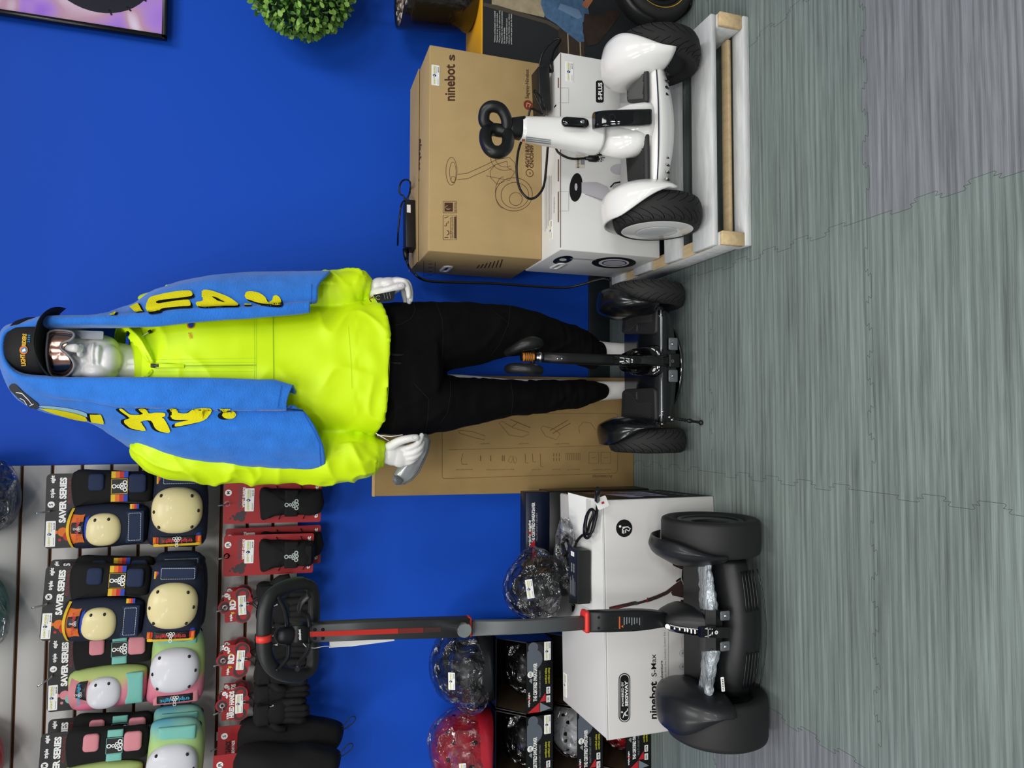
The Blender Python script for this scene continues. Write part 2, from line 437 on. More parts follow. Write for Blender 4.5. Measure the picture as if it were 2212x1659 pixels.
# ================================================================== RIGHT SIDE: PALLET, BOXES
WOODW = mat('whitewashed_wood', 'c9cbcb', .8, var=.13, vscale=9, stretch=(1, 6, 6), bump=.5, bscale=40)
WOODR = mat('raw_pine', 'cdb48a', .8, var=.12, vscale=14, stretch=(6, 1, 6), bump=.4, bscale=50)
PX0, PX1, PYF, PYB, ZT = .462, 1.094, -.862, -.24, .108
pal = thing('wooden_pallet', 'low wooden pallet with patchy white paint standing on the grey floor mats', 'pallet', ((PX0+PX1)/2, (PYF+PYB)/2, 0))
def board(name, c, d, m1, m2):
    """plank: painted faces, raw pine ends"""
    mb = MB(); mb.box(c, d, m1, bev=.002, seg=1)
    mb.bm.faces.ensure_lookup_table(); i2 = mb.mi(m2)
    rr = random.Random(name+str(c))
    for f in mb.bm.faces:
        if rr.random() < .22: f.material_index = i2
    return mb.build(name, pal)
PW = PX1-PX0; PCX = (PX0+PX1)/2
for y0, y1 in ((-.845, -.745), (-.678, -.592), (-.505, -.40), (-.33, PYB)):
    board('deck_board', (PCX, (y0+y1)/2, ZT-.008), (PW, y1-y0, .016), WOODW, WOODW)
for x in (PX0+.018, PX1-.018):
    mb = MB(); mb.box((x, (PYF+PYB)/2+.004, .056), (.036, PYB-PYF-.012, .071), WOODW, bev=.002, seg=1)
    mb.box((x, PYF+.007, .056), (.037, .014, .070), WOODR, bev=.002, seg=1)
    mb.box((x, (PYF+PYB)/2+.02, .0925), (.0372, PYB-PYF-.05, .002), WOODR)
    mb.build('side_beam', pal)
mb = MB(); mb.box((PCX, -.84, .0105), (PW-.002, .05, .020), WOODW, bev=.002, seg=1); mb.build('bottom_board', pal)
mb = MB(); mb.box((PCX, -.795, .026), (PW-.08, .03, .012), WOODR, bev=.002, seg=1); mb.build('bottom_rail', pal)

CARD = mat('brown_cardboard', 'b3986a', .75, spec=.25, var=.05, vscale=12, bump=.15, bscale=200)
CARDL = mat('brown_cardboard_edge', 'c9a878', .8); INK = mat('brown_ink', '4a2a1c', .7); INKR = mat('rust_ink', '7a2e1c', .7)
def box_frame(x, y, yaw, z):  # local X width, local Y depth (away), Z up, origin front-left-bottom
    return Matrix.Translation((x, y, z)) @ Matrix.Rotation(yaw, 4, 'Z')
def face_frames(B, w, d, h):
    R = B.to_3x3(); ax, ay, az = R @ V(1, 0, 0), R @ V(0, 1, 0), V(0, 0, 1)
    return {'F': fr(B @ V(0, 0, 0), ax, az), 'T': fr(B @ V(0, 0, h), ax, ay), 'L': fr(B @ V(0, d, 0), -ay, az), 'R': fr(B @ V(w, 0, 0), ay, az)}
def planes(FF): return {k: Plane(M.translation, M.to_3x3() @ V(0, 0, 1)) for k, M in FF.items()}

# ---- brown balance-scooter carton
B = box_frame(.4885, -.420, .012, .4335); w, d, h = .622, .302, .357; FF = face_frames(B, w, d, h); PP = planes(FF)
t = thing('cardboard_box', 'brown cardboard scooter carton with a line drawing, resting on the white carton', 'box', M=B)
mb = MB(); mb.box(B @ V(w/2, d/2, h/2-.001), (w, d, h-.002), CARD, rot=B.to_3x3(), bev=.003)
F, P = FF['F'], PP['F']
mb.ptext(P, 'ninebot', (982, 218), (982, 139), 22, INK, bold=.022); mb.ptext(P, 's', (982, 131), (982, 118), 17, INK, bold=.02)
mb.ptext(P, 'Segway-Ninebot', (1142, 213), (1142, 150), 7.5, INK, bold=.015)
c, n = P.hit(1141, 227)
lc = F.inverted() @ c; mb.disc(lc.x, lc.y, .0155, F, INKR); mb.line([(lc.x-.007, lc.y+.006), (lc.x+.006, lc.y+.004), (lc.x+.003, lc.y-.008), (lc.x-.006, lc.y-.002)], F, .002, CARDL, off=.001)
mb.ptext(P, '4G/Y18/S/18', (1143, 363), (1143, 298), 8, INK, bold=.03); mb.ptext(P, 'CN/C0409', (1152, 363), (1152, 314), 8, INK, bold=.03)
c, n = P.hit(1144, 374); lc = F.inverted() @ c; mb.disc(lc.x, lc.y, .0125, F, INK, r2=.0105); mb.text('un', F @ Matrix.Translation((lc.x, lc.y-.003, 0)), .006, INK, align='C', bold=.02)
def pl(pts, wd=1.0, S=P, m=INK, closed=False):
    q = list(pts)+([pts[0]] if closed else []); mb.pstroke(S, q, wd, m, across=1, taper=False)
def pell(cx, cy, rx, ry, wd=1., rot=0, S=P, m=INK, a0=0, a1=360, n=30):
    c_, s_ = math.cos(rot), math.sin(rot)
    pl([(cx+rx*math.cos(a)*c_-ry*math.sin(a)*s_, cy+rx*math.cos(a)*s_+ry*math.sin(a)*c_) for a in [math.radians(a0+(a1-a0)*k/n) for k in range(n+1)]], wd, S, m)
# scooter line drawing
pell(975, 370, 12, 30, .8); pell(978, 372, 7, 22, .7); pell(979, 388, 5, 7, .7)
pl([(988, 388), (1010, 386), (1050, 368), (1070, 356), (1095, 348)], .9); pl([(988, 377), (1010, 374), (1050, 356), (1072, 345), (1100, 340)], .9)
pl([(1100, 340), (1112, 352), (1114, 372), (1096, 362), (1095, 348)], .8); pl([(1070, 356), (1058, 370), (1060, 384), (1073, 398), (1090, 392)], .8)
pell(1110, 420, 40, 36, 1.); pell(1112, 422, 30, 28, .9); pell(1114, 430, 14, 14, .9); pell(1088, 416, 18, 34, .8, a0=90, a1=270)
pell(1090, 342, 30, 26, .8, a0=60, a1=300); pell(1092, 342, 22, 19, .7, a0=60, a1=300); pl([(1050, 380), (1100, 390), (1112, 372)], .8)
# certification marks
for (x0, y0, x1, y1) in ((957, 518, 986, 465), (957, 460, 986, 435)):
    pl([(x0, y0), (x0, y1), (x1, y1), (x1, y0)], .9, closed=True)
mb.ppoly(P, [(960, 457), (978, 457), (978, 438), (960, 438)], INK)
pell(968, 448, 6, 4, 1.6, m=CARDL); mb.ptext(P, 'RED FESTIVAL', (985, 458), (985, 437), 4, INK)
pl([(960, 513), (968, 513)], 1.6); pell(965, 503, 4.5, 5, 1.6, a0=-90, a1=90); pl([(960, 488), (964, 488), (964, 482), (968, 482), (968, 478)], 1.4); pl([(960, 471), (968, 468)], 1.4)
mb.ptext(P, 'INTERNATIONAL', (975, 515), (975, 468), 3.2, INK); mb.ptext(P, 'DESIGN EXCELLENCE', (979, 515), (979, 468), 3.2, INK)
mb.ppoly(P, [(981, 515), (985, 515), (985, 468), (981, 468)], INK)
mb.ptext(PP['T'], 'ninebot', (903, 300), (900, 368), 8, INK, bold=.03); mb.ptext(PP['T'], 's', (900, 385), (900, 392), 7, INK, bold=.03)
# side: vent slits and warning marks
for k in range(7): pl([(1030+k*8.2, 579-k*.2), (1036+k*8.2, 572-k*2)], 2.4, PP['L'])
for k in range(4): pl([(925, 570+k*8), (934, 570+k*8)], .9, PP['L'])
pl([(915, 564), (915, 596), (940, 590), (940, 566)], .8, PP['L'])
mb.build('carton_body', t)
mb = MB(); T_ = FF['T']; mb.prism([(0, d*.5), (w, d*.5), (w, d-.001), (0, d-.001)], T_ @ Matrix.Translation((0, 0, -.0005)), .0025, CARD)
mb.rect(0, d*.5-.001, w, .002, T_, INK, off=.0003); mb.build('top_flap', t)
mb = MB(); c, n = PP['L'].hit(964, 580); lc = FF['L'].inverted() @ c; HWH = mat('handle_white_plastic', 'e6e6e4', .4)
mb.lathe([], Matrix(), HWH) if False else None
o_, i_ = rrect(.088, .032, .015, 5), rrect(.060, .013, .006, 5); G = FF['L'] @ Matrix.Translation((lc.x, lc.y, 0)) @ Matrix.Rotation(PI/2, 4, 'Z')
def ring(mb, o_, i_, G, z, m, mi_, zi=0):
    A = [G @ V(x, y, 0) for x, y in o_]; Bq = [G @ V(x*.97, y*.93, z) for x, y in o_]; C = [G @ V(x, y, z) for x, y in i_]; D = [G @ V(x*.95, y*.9, zi) for x, y in i_]
    mb.loft([A, Bq, C, D], m, cap=False); mb.poly([q for q in D], mi_)
G = FF['L'] @ Matrix.Translation((lc.x, lc.y, 0))
ring(mb, o_, i_, G, .004, HWH, BLACK, .0005); tag(mb.build('carry_handle', t), 'white plastic carry handle set in the carton side')
mb = MB(); c, n = PP['F'].hit(949, 186); lc = F.inverted() @ c; price_tag(mb, F @ Matrix.Translation((lc.x, lc.y, 0)), .062, .024); mb.build('price_sticker', t)

# ---- white scooter carton on the pallet
WCART = mat('white_carton', 'dcdcda', .5, spec=.35, var=.02, vscale=5); WEDGE = mat('carton_cut_edge', '6b4a33', .8)
B = box_frame(.4856, -.5698, .0063, .1085); w, d, h = .5856, .307, .3245; FF = face_frames(B, w, d, h); PP = planes(FF); F, P = FF['F'], PP['F']
t = thing('cardboard_box', 'glossy white scooter carton with a printed scooter picture, lying on the pallet', 'box', M=B)
mb = MB(); mb.box(B @ V(w/2, d/2, h/2), (w, d, h), WCART, rot=B.to_3x3(), bev=.003)
mb.ptext(P, 'SEGWAY', (1300, 350), (1300, 240), 11, BLACK, bold=.02)
mb.ppoly(P, [(1287, 219), (1290, 222), (1301, 222), (1304, 219), (1304, 177), (1301, 174), (1290, 174), (1287, 177)][::-1], BLACK)
mb.ptext(P, 'S-PLUS', (1300, 216), (1300, 179), 8, WHITE, bold=.04, off=.0015)
# printed scooter picture
LG, MG = mat('print_light_grey', 'b9b6bc', .5), mat('print_mid_grey', '8d8c92', .5)
def pe(cx, cy, rx, ry, m, off=.001, rot=0, n=28, S=P):
    c_, s_ = math.cos(rot), math.sin(rot)
    mb.ppoly(S, [(cx+rx*math.cos(2*PI*k/n)*c_-ry*math.sin(2*PI*k/n)*s_, cy+rx*math.cos(2*PI*k/n)*s_+ry*math.sin(2*PI*k/n)*c_) for k in range(n)], m, off)
pe(1244, 405, 14, 31, BLACK, .0008, .1); pe(1244, 404, 3, 8, LG, .0012)
mb.ppoly(P, [(1256, 394), (1290, 394), (1312, 404), (1322, 423), (1318, 430), (1300, 436), (1256, 416)], LG, .001)
mb.pstroke(P, [(1264, 420), (1300, 432), (1318, 430)], 1.4, MG, .0014, across=1)
pe(1338, 366, 20, 12, LG, .001); mb.ppoly(P, [(1322, 398), (1350, 386), (1358, 386), (1358, 420), (1325, 415)], LG, .001)
mb.pstroke(P, [(1318, 405), (1326, 396), (1358, 390)], 3, BLACK, .0015, across=1); mb.ppoly(P, [(1340, 360), (1356, 356), (1358, 392), (1350, 394), (1348, 366)], BLACK, .0012)
mb.ppoly(P, [(1243, 364), (1262, 364), (1262, 335), (1243, 335)], mat('label_buff', 'd8d0c0', .6), .0008)
for k in range(9): mb.pstroke(P, [(1246, 362-k*2.6), (1251, 362-k*2.6)], 1.2, BLACK, .0012, across=1, taper=False)
mb.ppoly(P, [(1254, 356), (1262, 356), (1262, 342), (1254, 342)], MG, .0011)
# locking tabs along the top edge
for y0, y1 in ((190, 222), (414, 456)): mb.pstroke(P, [(1206, y0), (1228, y0), (1228, y1), (1206, y1)], 1., LG, .0008, across=1)
mb.pstroke(P, [(1210.5, 115), (1210.5, 535)], 1.6, WEDGE, .0008, across=1)
for y0, y1 in ((168, 190), (414, 480), (344, 392)): mb.pstroke(PP['T'], [(1206.5, y0), (1206.5, y1)], 2.2, WEDGE, .0008, across=1)
mb.ptext(PP['T'], 'WARNING', (1196, 425), (1196, 460), 3, GREYP)
for k in range(5): mb.pstroke(PP['T'], [(1178+k*3.2, 380), (1178+k*3.2, 500-k*6)], .7, GREYP, .0008, across=1, taper=False)
S = PP['L']; pe(1216, 561, 22, 8, BLACK, .001, -.2, S=S); pe(1216, 560, 8, 3, WCART, .0015, S=S)
pe(1326, 567, 48, 12, BLACK, .001, S=S); pe(1326, 567, 33, 8.5, WCART, .0015, S=S); pe(1327, 567, 27, 6.5, NAVYP, .0019, S=S); pe(1327, 567, 24, 5.6, LG, .0023, S=S)
mb.pstroke(S, [(1232, 558), (1262, 560), (1290, 562)], 2, LG, .001, across=1)
mb.build('carton_body', t)
mb = MB(); c, n = PP['L'].hit(1205, 574); L_ = FF['L']; lc = L_.inverted() @ c
ring(mb, o_, i_, L_ @ Matrix.Translation((lc.x, lc.y, 0)), .004, HWH, LG, .0005); mb.build('carry_handle', t)
mb = MB(); c, n = P.hit(1238, 178); lc = F.inverted() @ c; price_tag(mb, F @ Matrix.Translation((lc.x, lc.y, 0)), .060, .024)
T_ = FF['T']; c, n = PP['T'].hit(1188, 520); lc = T_.inverted() @ c; mb.build('price_sticker', t)
mb = MB(); price_tag(mb, T_ @ Matrix.Translation((lc.x, lc.y-.02, 0)), .060, .024); mb.build('price_sticker', t)

# ---- leaning accessory carton behind the mannequin
lean = math.radians(6.0); wA, hA, dA = .40, .905, .095
for_x = -.256; B = Matrix.Translation((for_x, -.192, 0)) @ Matrix.Rotation(-lean, 4, 'X')
CARDD = mat('dark_brown_cardboard', '9c8154', .75, spec=.25, var=.05, vscale=12); LINE = mat('carton_line_print', '6e5232', .8)
t = thing('cardboard_box', 'tall brown accessories carton leaning on the blue wall behind the mannequin', 'box', M=B)
mb = MB(); zA = math.tan(lean)*0
R3 = B.to_3x3(); F = fr(B @ V(0, 0, 0), R3 @ V(1, 0, 0), R3 @ V(0, 0, 1)); P = Plane(F.translation, F.to_3x3() @ V(0, 0, 1))
lf = dA*math.sin(lean)
mb.box(B @ V(wA/2, dA/2, hA/2), (wA, dA, hA), CARDD, rot=R3, bev=.003)
mb.ptext(P, 'Accessories', (1285, 1024), (1323, 1024), 8, LINE, bold=.02, flip=True) if False else mb.ptext(P, 'Accessories', (1323, 1026), (1280, 1026), 7, LINE, bold=.02)
def pl2(pts, wd=.9, closed=False): mb.pstroke(P, list(pts)+([pts[0]] if closed else []), wd, LINE, across=1, taper=False)
pl2([(958, 1034), (955, 1030), (955, 897), (958, 893), (1330, 893), (1334, 897), (1334, 1016), (1330, 1022)], .9, True)
pl2([(970, 972), (1322, 962)], .7)
for x0 in (1272, 1298): pl2([(x0, 977), (x0+21, 977), (x0+21, 1001), (x0, 1001)], .9, True); pl2([(x0+6, 989), (x0+15, 988)], .8)
for k in range(8): pl2([(1222+k*4.1, 979), (1225+k*4.1, 979), (1225+k*4.1, 994), (1222+k*4.1, 994)], .6, True)
for k in range(6): pl2([(1196+(k % 3)*6, 979+(k//3)*10), (1196+(k % 3)*6, 986+(k//3)*10)], 1.6)
for x0, L_ in ((1134, 20), (1150, 18), (1167, 28)): pl2([(x0, 980), (x0+1, 980+L_), (x0+7, 980+L_)], 1.2)
for x0 in (1038, 1060, 1085, 1089): pl2([(x0, 984), (x0, 996)], 2)
pl2([(1097, 996), (1103, 984), (1108, 990), (1104, 1000)], .8, True); pl2([(1110, 1000), (1108, 984), (1116, 990), (1114, 1000)], .8, True)
pl2([(1000, 980), (996, 994), (998, 1003), (1010, 1003)], 1.2)
pl2([(1078, 914), (1100, 940), (1128, 944), (1143, 938), (1143, 934), (1110, 925), (1084, 910)], .9, True); pl2([(1102, 906), (1146, 924)], 1.6); pl2([(1106, 922), (1120, 912)], 1.4)
pl2([(1168, 926), (1178, 942), (1202, 950), (1210, 938), (1196, 926), (1172, 920)], .9, True)
for k in (0, 6): pl2([(1188+k, 930+k), (1226+k, 908+k)], 1.8)
pl2([(1252, 936), (1250, 922), (1260, 912), (1276, 914), (1286, 928), (1296, 928)], .9)
pl2([(990, 930), (1020, 932), (1048, 942), (1046, 950), (1026, 946), (992, 936)], .9, True)
for x0, wd in ((1036, 22), (1120, 22), (1198, 32)): mb.ptext(P, 'Steering bar' if wd == 22 else 'Exhaust lights', (x0+wd, 957), (x0, 958), 3, LINE)
for x0, wd, s_ in ((985, 36, 'Steering wheel quick release'), (1050, 60, 'Base to reinforce the bracket'), (1148, 20, 'Hex wrench'), (1192, 18, 'Screw'), (1226, 26, 'Battery x 6'), (1280, 40, 'Product documents')):
    mb.ptext(P, s_, (x0+wd, 1013), (x0, 1014), 3, LINE)
mb.build('carton_body', t)
mb = MB(); mb.box(B @ V(wA/2, .010, hA-.004), (wA+.002, .020+.004, .012), CARDL, rot=R3, bev=.002, seg=1)
mb.box(B @ V(wA/2, .0235, hA+.0015), (wA, .003, .003), LINE, rot=R3)
mb.build('top_flap', t)

# ---- yellow and black scooter carton at the right
YC = mat('yellow_carton', 'e0a21c', .5, spec=.3, var=.03, vscale=6); DK = mat('carton_charcoal', '26282a', .5); BRK = mat('brick_print', '3a2f28', .6, var=.2, vscale=30)
SAND = mat('sand_wall_print', 'a3957a', .6, var=.15, vscale=40); DEN = mat('denim_print', '4a6a8c', .6, var=.25, vscale=50); TRO = mat('brown_trouser_print', '33261f', .6, var=.2, vscale=40)
SKINP = mat('skin_print', 'a5694a', .6)
B = box_frame(1.135, -.302, .0, 0); w, d, h = .62, .20, .598; FF = face_frames(B, w, d, h); PP = planes(FF); F, P = FF['F'], PP['F']
t = thing('cardboard_box', 'yellow and black kick scooter carton printed with a seated person in denim', 'box', M=B)
mb = MB(); mb.box(B @ V(w/2, d/2, h/2), (w, d, h), YC, rot=B.to_3x3(), bev=.002)
mb.rect(.002, .0, w-.004, h-.004, F, DK, off=.0006)
E_ = PP['F']
mb.ppoly(E_, [(1062, -60), (1062, 12), (1175, 38), (1200, -60)], SAND, .0012)
mb.ppoly(E_, [(1044, -20), (1044, 6), (1075, 12), (1186, 46), (1210, 60), (1205, 66), (1180, 52), (1060, 18), (1044, 14)][::-1], mat('carton_brown_band', '4b4338', .6), .0014)
mb.ppoly(E_, [(1206, 55), (1245, 72), (1262, 88), (1262, 130), (1206, 130)], BRK, .0013)
for x in (1226, 1252): mb.pstroke(E_, [(x, 70), (x+2, 128)], 2.5, SAND, .0017, across=1, taper=False)
mb.ppoly(E_, [(1170, -14), (1168, 10), (1178, 38), (1200, 52), (1222, 70), (1250, 92), (1262, 90), (1258, 50), (1272, 30), (1268, 8), (1240, -14)], DEN, .0018)
mb.ppoly(E_, [(1262, 30), (1258, 70), (1270, 100), (1290, 96), (1320, 60), (1340, 30), (1330, 20), (1290, 34)], TRO, .0022)
mb.ppoly(E_, [(1256, 12), (1268, 20), (1280, 2), (1270, -10)], SKINP, .0024)
mb.ppoly(E_, [(1210, 8), (1250, 22), (1258, 38), (1248, 42), (1205, 20)], mat('denim_light_print', '6b88a6', .6), .0021)
WT = ['*Helmet and backpack not included', '*Casque et sac a dos non inclus', '*The picture is for reference only.', 'Please refer to the actual product', 'for more details.', "*L'image est seulement pour", 'reference. Veuillez vous referer au', 'produit reel pour plus de details.']
for k, s_ in enumerate(WT): mb.ptext(E_, s_, (1070+k*5.1, 92+k*.6), (1070+k*5.1, 92+k*.6-2.05*len(s_)), 3, WHITE, off=.001)
mb.rect(.002, d*.1, .05, .002, FF['T'], mat('yellow_carton_dark', 'b07d10', .6))
mb.build('carton_body', t)

# ================================================================== THE MANNEQUIN
SKIN = mat('mannequin_white_lacquer', 'e6e4e2', .32, spec=.5, coat=.2)
NEON = mat('neon_yellow_nylon', (.70, .98, .004), .42, spec=.4, bump=.10, bscale=900, bdist=.0004)
NEONS = mat('neon_yellow_stitching', (.56, .80, .01), .6)
PANT = mat('black_jersey', '070708', .85, spec=.15); PANTL = mat('black_seam', '161617', .9)
man = thing('mannequin', 'white male mannequin in a neon yellow anorak and black joggers on a round base', 'mannequin', (.166, -.362, 0))
def chain(mb, pts, m, seg=14):
    """tapered tube with rounded ends through (px, py, y, r)"""
    P = [PY(a, b, c) for a, b, c, r in pts]; R = [r for *_, r in pts]
    C = cat([(*p, ) for p in P], 6); n = len(C); RR = []
    for i in range(n):
        t = i/6; k = min(int(t), len(R)-2); RR.append(R[k]+(R[k+1]-R[k])*min(1, t-k))
    mb.tube(C, RR, m, seg); 
    for p, r in ((C[0], RR[0]), (C[-1], RR[-1])): mb.ell(p, (r, r, r), m, seg=seg, rings=8)
HX, HY = .166, -.385
mb = MB()
hc = V(.168, -.375, 1.742)
mb.ell(hc, (.074, .092, .094), SKIN, seg=40, rings=24)
Rz = Matrix.Rotation(math.radians(11), 3, 'Z')
def face(x, y, z): return V(.146+.16*z, -.398, 1.640)+Rz @ V(x, y, z)
mb.ell(face(0, .012, .016), (.066, .068, .078), SKIN, seg=32, rings=20)          # lower face
mb.ell(face(-.002, -.032, -.034), (.040, .032, .026), SKIN)          # chin
for s in (-1, 1):
    mb.ell(face(s*.034, -.010, -.010), (.030, .052, .040), SKIN)    # jaw
    mb.ell(face(s*.034, -.020, .036), (.028, .028, .026), SKIN)    # cheek bones
    mb.ell(face(s*.030, -.046, .088), (.022, .014, .010), SKIN)    # brow
    mb.ell(face(s*.030, -.040, .068), (.015, .013, .010), SKIN)    # eye ball
    mb.ell(face(s*.072, .03, .055), (.008, .018, .030), SKIN)      # ear
    mb.ell(face(s*.0095, -.068, .0225), (.0080, .012, .0070), SKIN)   # nostril wing
mb.tube([face(0, -.050, .085), face(0, -.066, .058), face(0, -.086, .029), face(0, -.074, .018)], [.007, .009, .0110, .008], SKIN, 12); mb.ell(face(0, -.086, .0275), (.0105, .0095, .0095), SKIN)
mb.ell(face(0, -.0600, -.0045), (.029, .0115, .0050), SKIN); mb.ell(face(0, -.0590, -.0160), (.025, .0125, .0062), SKIN)
mb.ell(face(0, -.046, -.002), (.034, .018, .018), SKIN)
# neck, torso, hips
mb.tube([V(.148, -.362, 1.64), V(.134, -.362, 1.57), V(.136, -.358, 1.50), V(.15, -.35, 1.45)], [.054, .056, .066, .10], SKIN, 24)
rings = []
for z, hw, hd, yc in ((1.50, .10, .06, -.35), (1.47, .165, .085, -.35), (1.38, .175, .11, -.36), (1.2, .15, .10, -.36), (1.08, .14, .095, -.36), (.97, .165, .105, -.35), (.86, .16, .10, -.34)):
    rings.append([V(.15+hw*math.cos(2*PI*k/28), yc+hd*math.sin(2*PI*k/28), z) for k in range(28)])
mb.loft(rings, SKIN)
# arms and hands
chain(mb, [(352, 668, -.35, .044), (450, 645, -.358, .040), (570, 638, -.366, .036), (690, 634, -.385, .032), (800, 626, -.40, .028)], SKIN)
chain(mb, [(352, 975, -.35, .050), (450, 990, -.36, .045), (580, 1003, -.37, .039), (700, 998, -.39, .033), (828, 981, -.41, .029)], SKIN)
def hand(pts_palm, fingers, thumb):
    for p in pts_palm: mb.ell(PY(*p[:3]), p[3], SKIN, seg=16, rings=10)
    for f in fingers: chain(mb, f, SKIN, 12)
    chain(mb, thumb, SKIN, 12)
# hand on the right of the photo: palm to the thigh, fingers bent inwards
hand([(806, 625, -.40, (.027, .024, .03)), (822, 622, -.405, (.031, .030, .034)), (840, 618, -.405, (.026, .040, .036)), (857, 612, -.405, (.018, .041, .028))],
     [[(858, 607, -.437, .0105), (873, 609, -.446, .0095), (881, 625, -.452, .0085), (883, 641, -.452, .0072)],
      [(860, 608, -.416, .0110), (879, 611, -.424, .0098), (886, 630, -.428, .0088), (887, 648, -.428, .0074)],
      [(858, 611, -.394, .0105), (877, 616, -.398, .0095), (884, 636, -.402, .0086), (884, 653, -.402, .0072)],
      [(853, 616, -.374, .0098), (868, 622, -.376, .0085), (873, 638, -.380, .0076), (876, 653, -.382, .0064)]],
     [(815, 632, -.425, .0150), (832, 629, -.447, .0135), (850, 623, -.458, .0115), (868, 617, -.462, .0100)])
hand([(832, 981, -.412, (.027, .023, .03)), (848, 979, -.418, (.036, .023, .034)), (864, 983, -.422, (.036, .020, .032)), (877, 984, -.424, (.030, .017, .022))],
     [[(872, 970, -.432, .0110), (887, 966, -.448, .0098), (903, 957, -.456, .0088), (911, 940, -.456, .0074)],
      [(877, 981, -.434, .0108), (894, 977, -.446, .0098), (908, 966, -.448, .0086), (913, 955, -.440, .0074)],
      [(877, 991, -.430, .0102), (894, 987, -.440, .0092), (907, 977, -.440, .0080), (912, 966, -.430, .0070)],
      [(872, 1000, -.424, .0095), (886, 998, -.430, .0084), (899, 989, -.430, .0074), (907, 979, -.422, .0062)]],
     [(842, 965, -.430, .0150), (860, 954, -.452, .0128), (880, 948, -.464, .0112), (899, 945, -.468, .0098)])
# legs and feet
chain(mb, [(880, 720, -.345, .085), (1000, 712, -.335, .075), (1100, 712, -.325, .058), (1200, 735, -.31, .050), (1290, 757, -.295, .033), (1340, 760, -.29, .030), (1362, 760, -.285, .032)], SKIN, 18)
chain(mb, [(880, 865, -.345, .085), (1000, 862, -.335, .075), (1100, 858, -.325, .058), (1200, 852, -.31, .050), (1290, 845, -.295, .033), (1340, 843, -.29, .030), (1362, 843, -.285, .032)], SKIN, 18)
for x, s in ((.215, 1), (.085, -1)):
    mb.ell(V(x, -.275, .045), (.032, .04, .034), SKIN); mb.ell(V(x+s*.006, -.315, .040), (.034, .055, .030), SKIN); mb.ell(V(x+s*.01, -.355, .028), (.040, .038, .018), SKIN)
    for k in range(5): mb.ell(V(x+s*.01+s*(k-2)*.0145, -.388+abs(k-.6)*.007 if s > 0 else -.388+abs(k-.6)*.007, .024), (.0085, .018, .011), SKIN, seg=10, rings=6)
body = mb.build('body', man)
remesh(body, .0022, 8)
SB = Surf([body])
for (a, b, w) in ((864, 617.5, 4.5), (896, 944.5, 4.5)):
    mb = MB(); pts = [(a+w*1.2*math.cos(2*PI*k/16), b+w*math.sin(2*PI*k/16)) for k in range(16)]
    mb.pstroke(SB, pts+[pts[0]], .5, mat('nail_line', 'a9a5a3', .5), .0003, step=1, across=1, taper=False)
    absorb(body, mb)

# ---- base: steel disc and calf rod
mb = MB(); M = Matrix.Translation((.166, -.362, 0))
mb.lathe([(0, .001), (.158, .001), (.163, .003), (.163, .010), (.160, .0125), (0, .0125)], M, mat('polished_base', '8f9295', .08, metal=1), 72)
mb.build('base_plate', man)
mb = MB(); mb.cyl(V(.225, -.23, .01), V(.235, -.262, .30), .006, STEEL, 12); mb.build('support_rod', man)

# ---- joggers
def leg_rings(rows, yc0, yc1, m, mb, dep):
    R = []
    for i, (v, a, b) in enumerate(rows):
        t = i/(len(rows)-1); y = yc0+(yc1-yc0)*t
        A, Bp = PY(v, a, y), PY(v, b, y); c = (A+Bp)/2; hw = (A-Bp).length/2; hd = dep[i] if isinstance(dep, list) else hw*dep
        R.append([c+V(hw*math.cos(2*PI*k/36), hd*math.sin(2*PI*k/36), 0) for k in range(36)])
    mb.loft(R, m)
mb = MB()
leg_rings([(840, 655, 805), (900, 652, 806), (960, 655, 804), (1020, 658, 792), (1070, 659, 779), (1105, 661, 768), (1150, 674, 764), (1200, 690, 770), (1240, 706, 782), (1272, 719, 796), (1283, 728, 799), (1288, 736, 794), (1300, 739, 789)], -.355, -.292, PANT, mb,
          [.115, .115, .108, .095, .088, .084, .076, .070, .064, .060, .054, .046, .042])
leg_rings([(840, 790, 938), (900, 794, 939), (960, 808, 935), (1020, 814, 921), (1070, 819, 908), (1105, 821, 900), (1150, 822, 895), (1200, 823, 889), (1240, 823, 882), (1272, 822, 873), (1283, 823, 870), (1292, 826, 866), (1305, 829, 862)], -.355, -.292, PANT, mb,
          [.115, .115, .108, .095, .085, .078, .072, .068, .062, .058, .053, .046, .042])
leg_rings([(760, 660, 930), (820, 655, 936), (880, 653, 938), (930, 652, 938), (948, 690, 890)], -.36, -.355, PANT, mb, [.105, .115, .118, .112, .07])
pants = mb.build('joggers', man); remesh(pants, .005, 6)
def pw(p, n):
    f = .006*nz((p.x, p.y, p.z*.6), 8, 1)+.004*max(0, 1-abs(nz((p.x+p.z*.6, p.y, p.z*.6), 10, 31))*3)+.0018*nz((p.x, p.y*.6, p.z*2.2), 16, 2)
    if p.z < .52: f += .0042*abs(nz((p.x*.7, p.y*.5, p.z*2.6), 15, 3))*min(1, (.52-p.z)*5)
    if p.z < .24: f *= .3
    return f-.001
displace(pants, pw)
SP = Surf([pants]); mb = MB()
def seam(pts, w=.8, S=SP, m=PANTL, B=None): (B or mb).pstroke(S, pts, w, m, .0012, step=3, across=1, taper=False)
seam([(941, 652), (955, 690), (957, 730), (955, 772)]); seam([(893, 654), (897, 672), (888, 688), (868, 700), (850, 703)]); seam([(1102, 662), (1098, 700), (1078, 745), (1060, 768)])
seam([(972, 812), (973, 850), (967, 890), (950, 915)]); seam([(894, 828), (926, 862), (924, 905), (918, 935)]); seam([(1103, 823), (1108, 860), (1104, 898)])
seam([(1060, 668), (1100, 700)], .6)
absorb(pants, mb)
mb = MB()
for py in (766, 784):
    mb.tube([PY(845, py, -.475), PY(862, py+1, -.478), PY(874, py, -.472)], .0032, PANTL, 8); mb.tube([PY(874, py, -.472), PY(884, py+.5, -.47)], .0016, DSTEEL, 8)
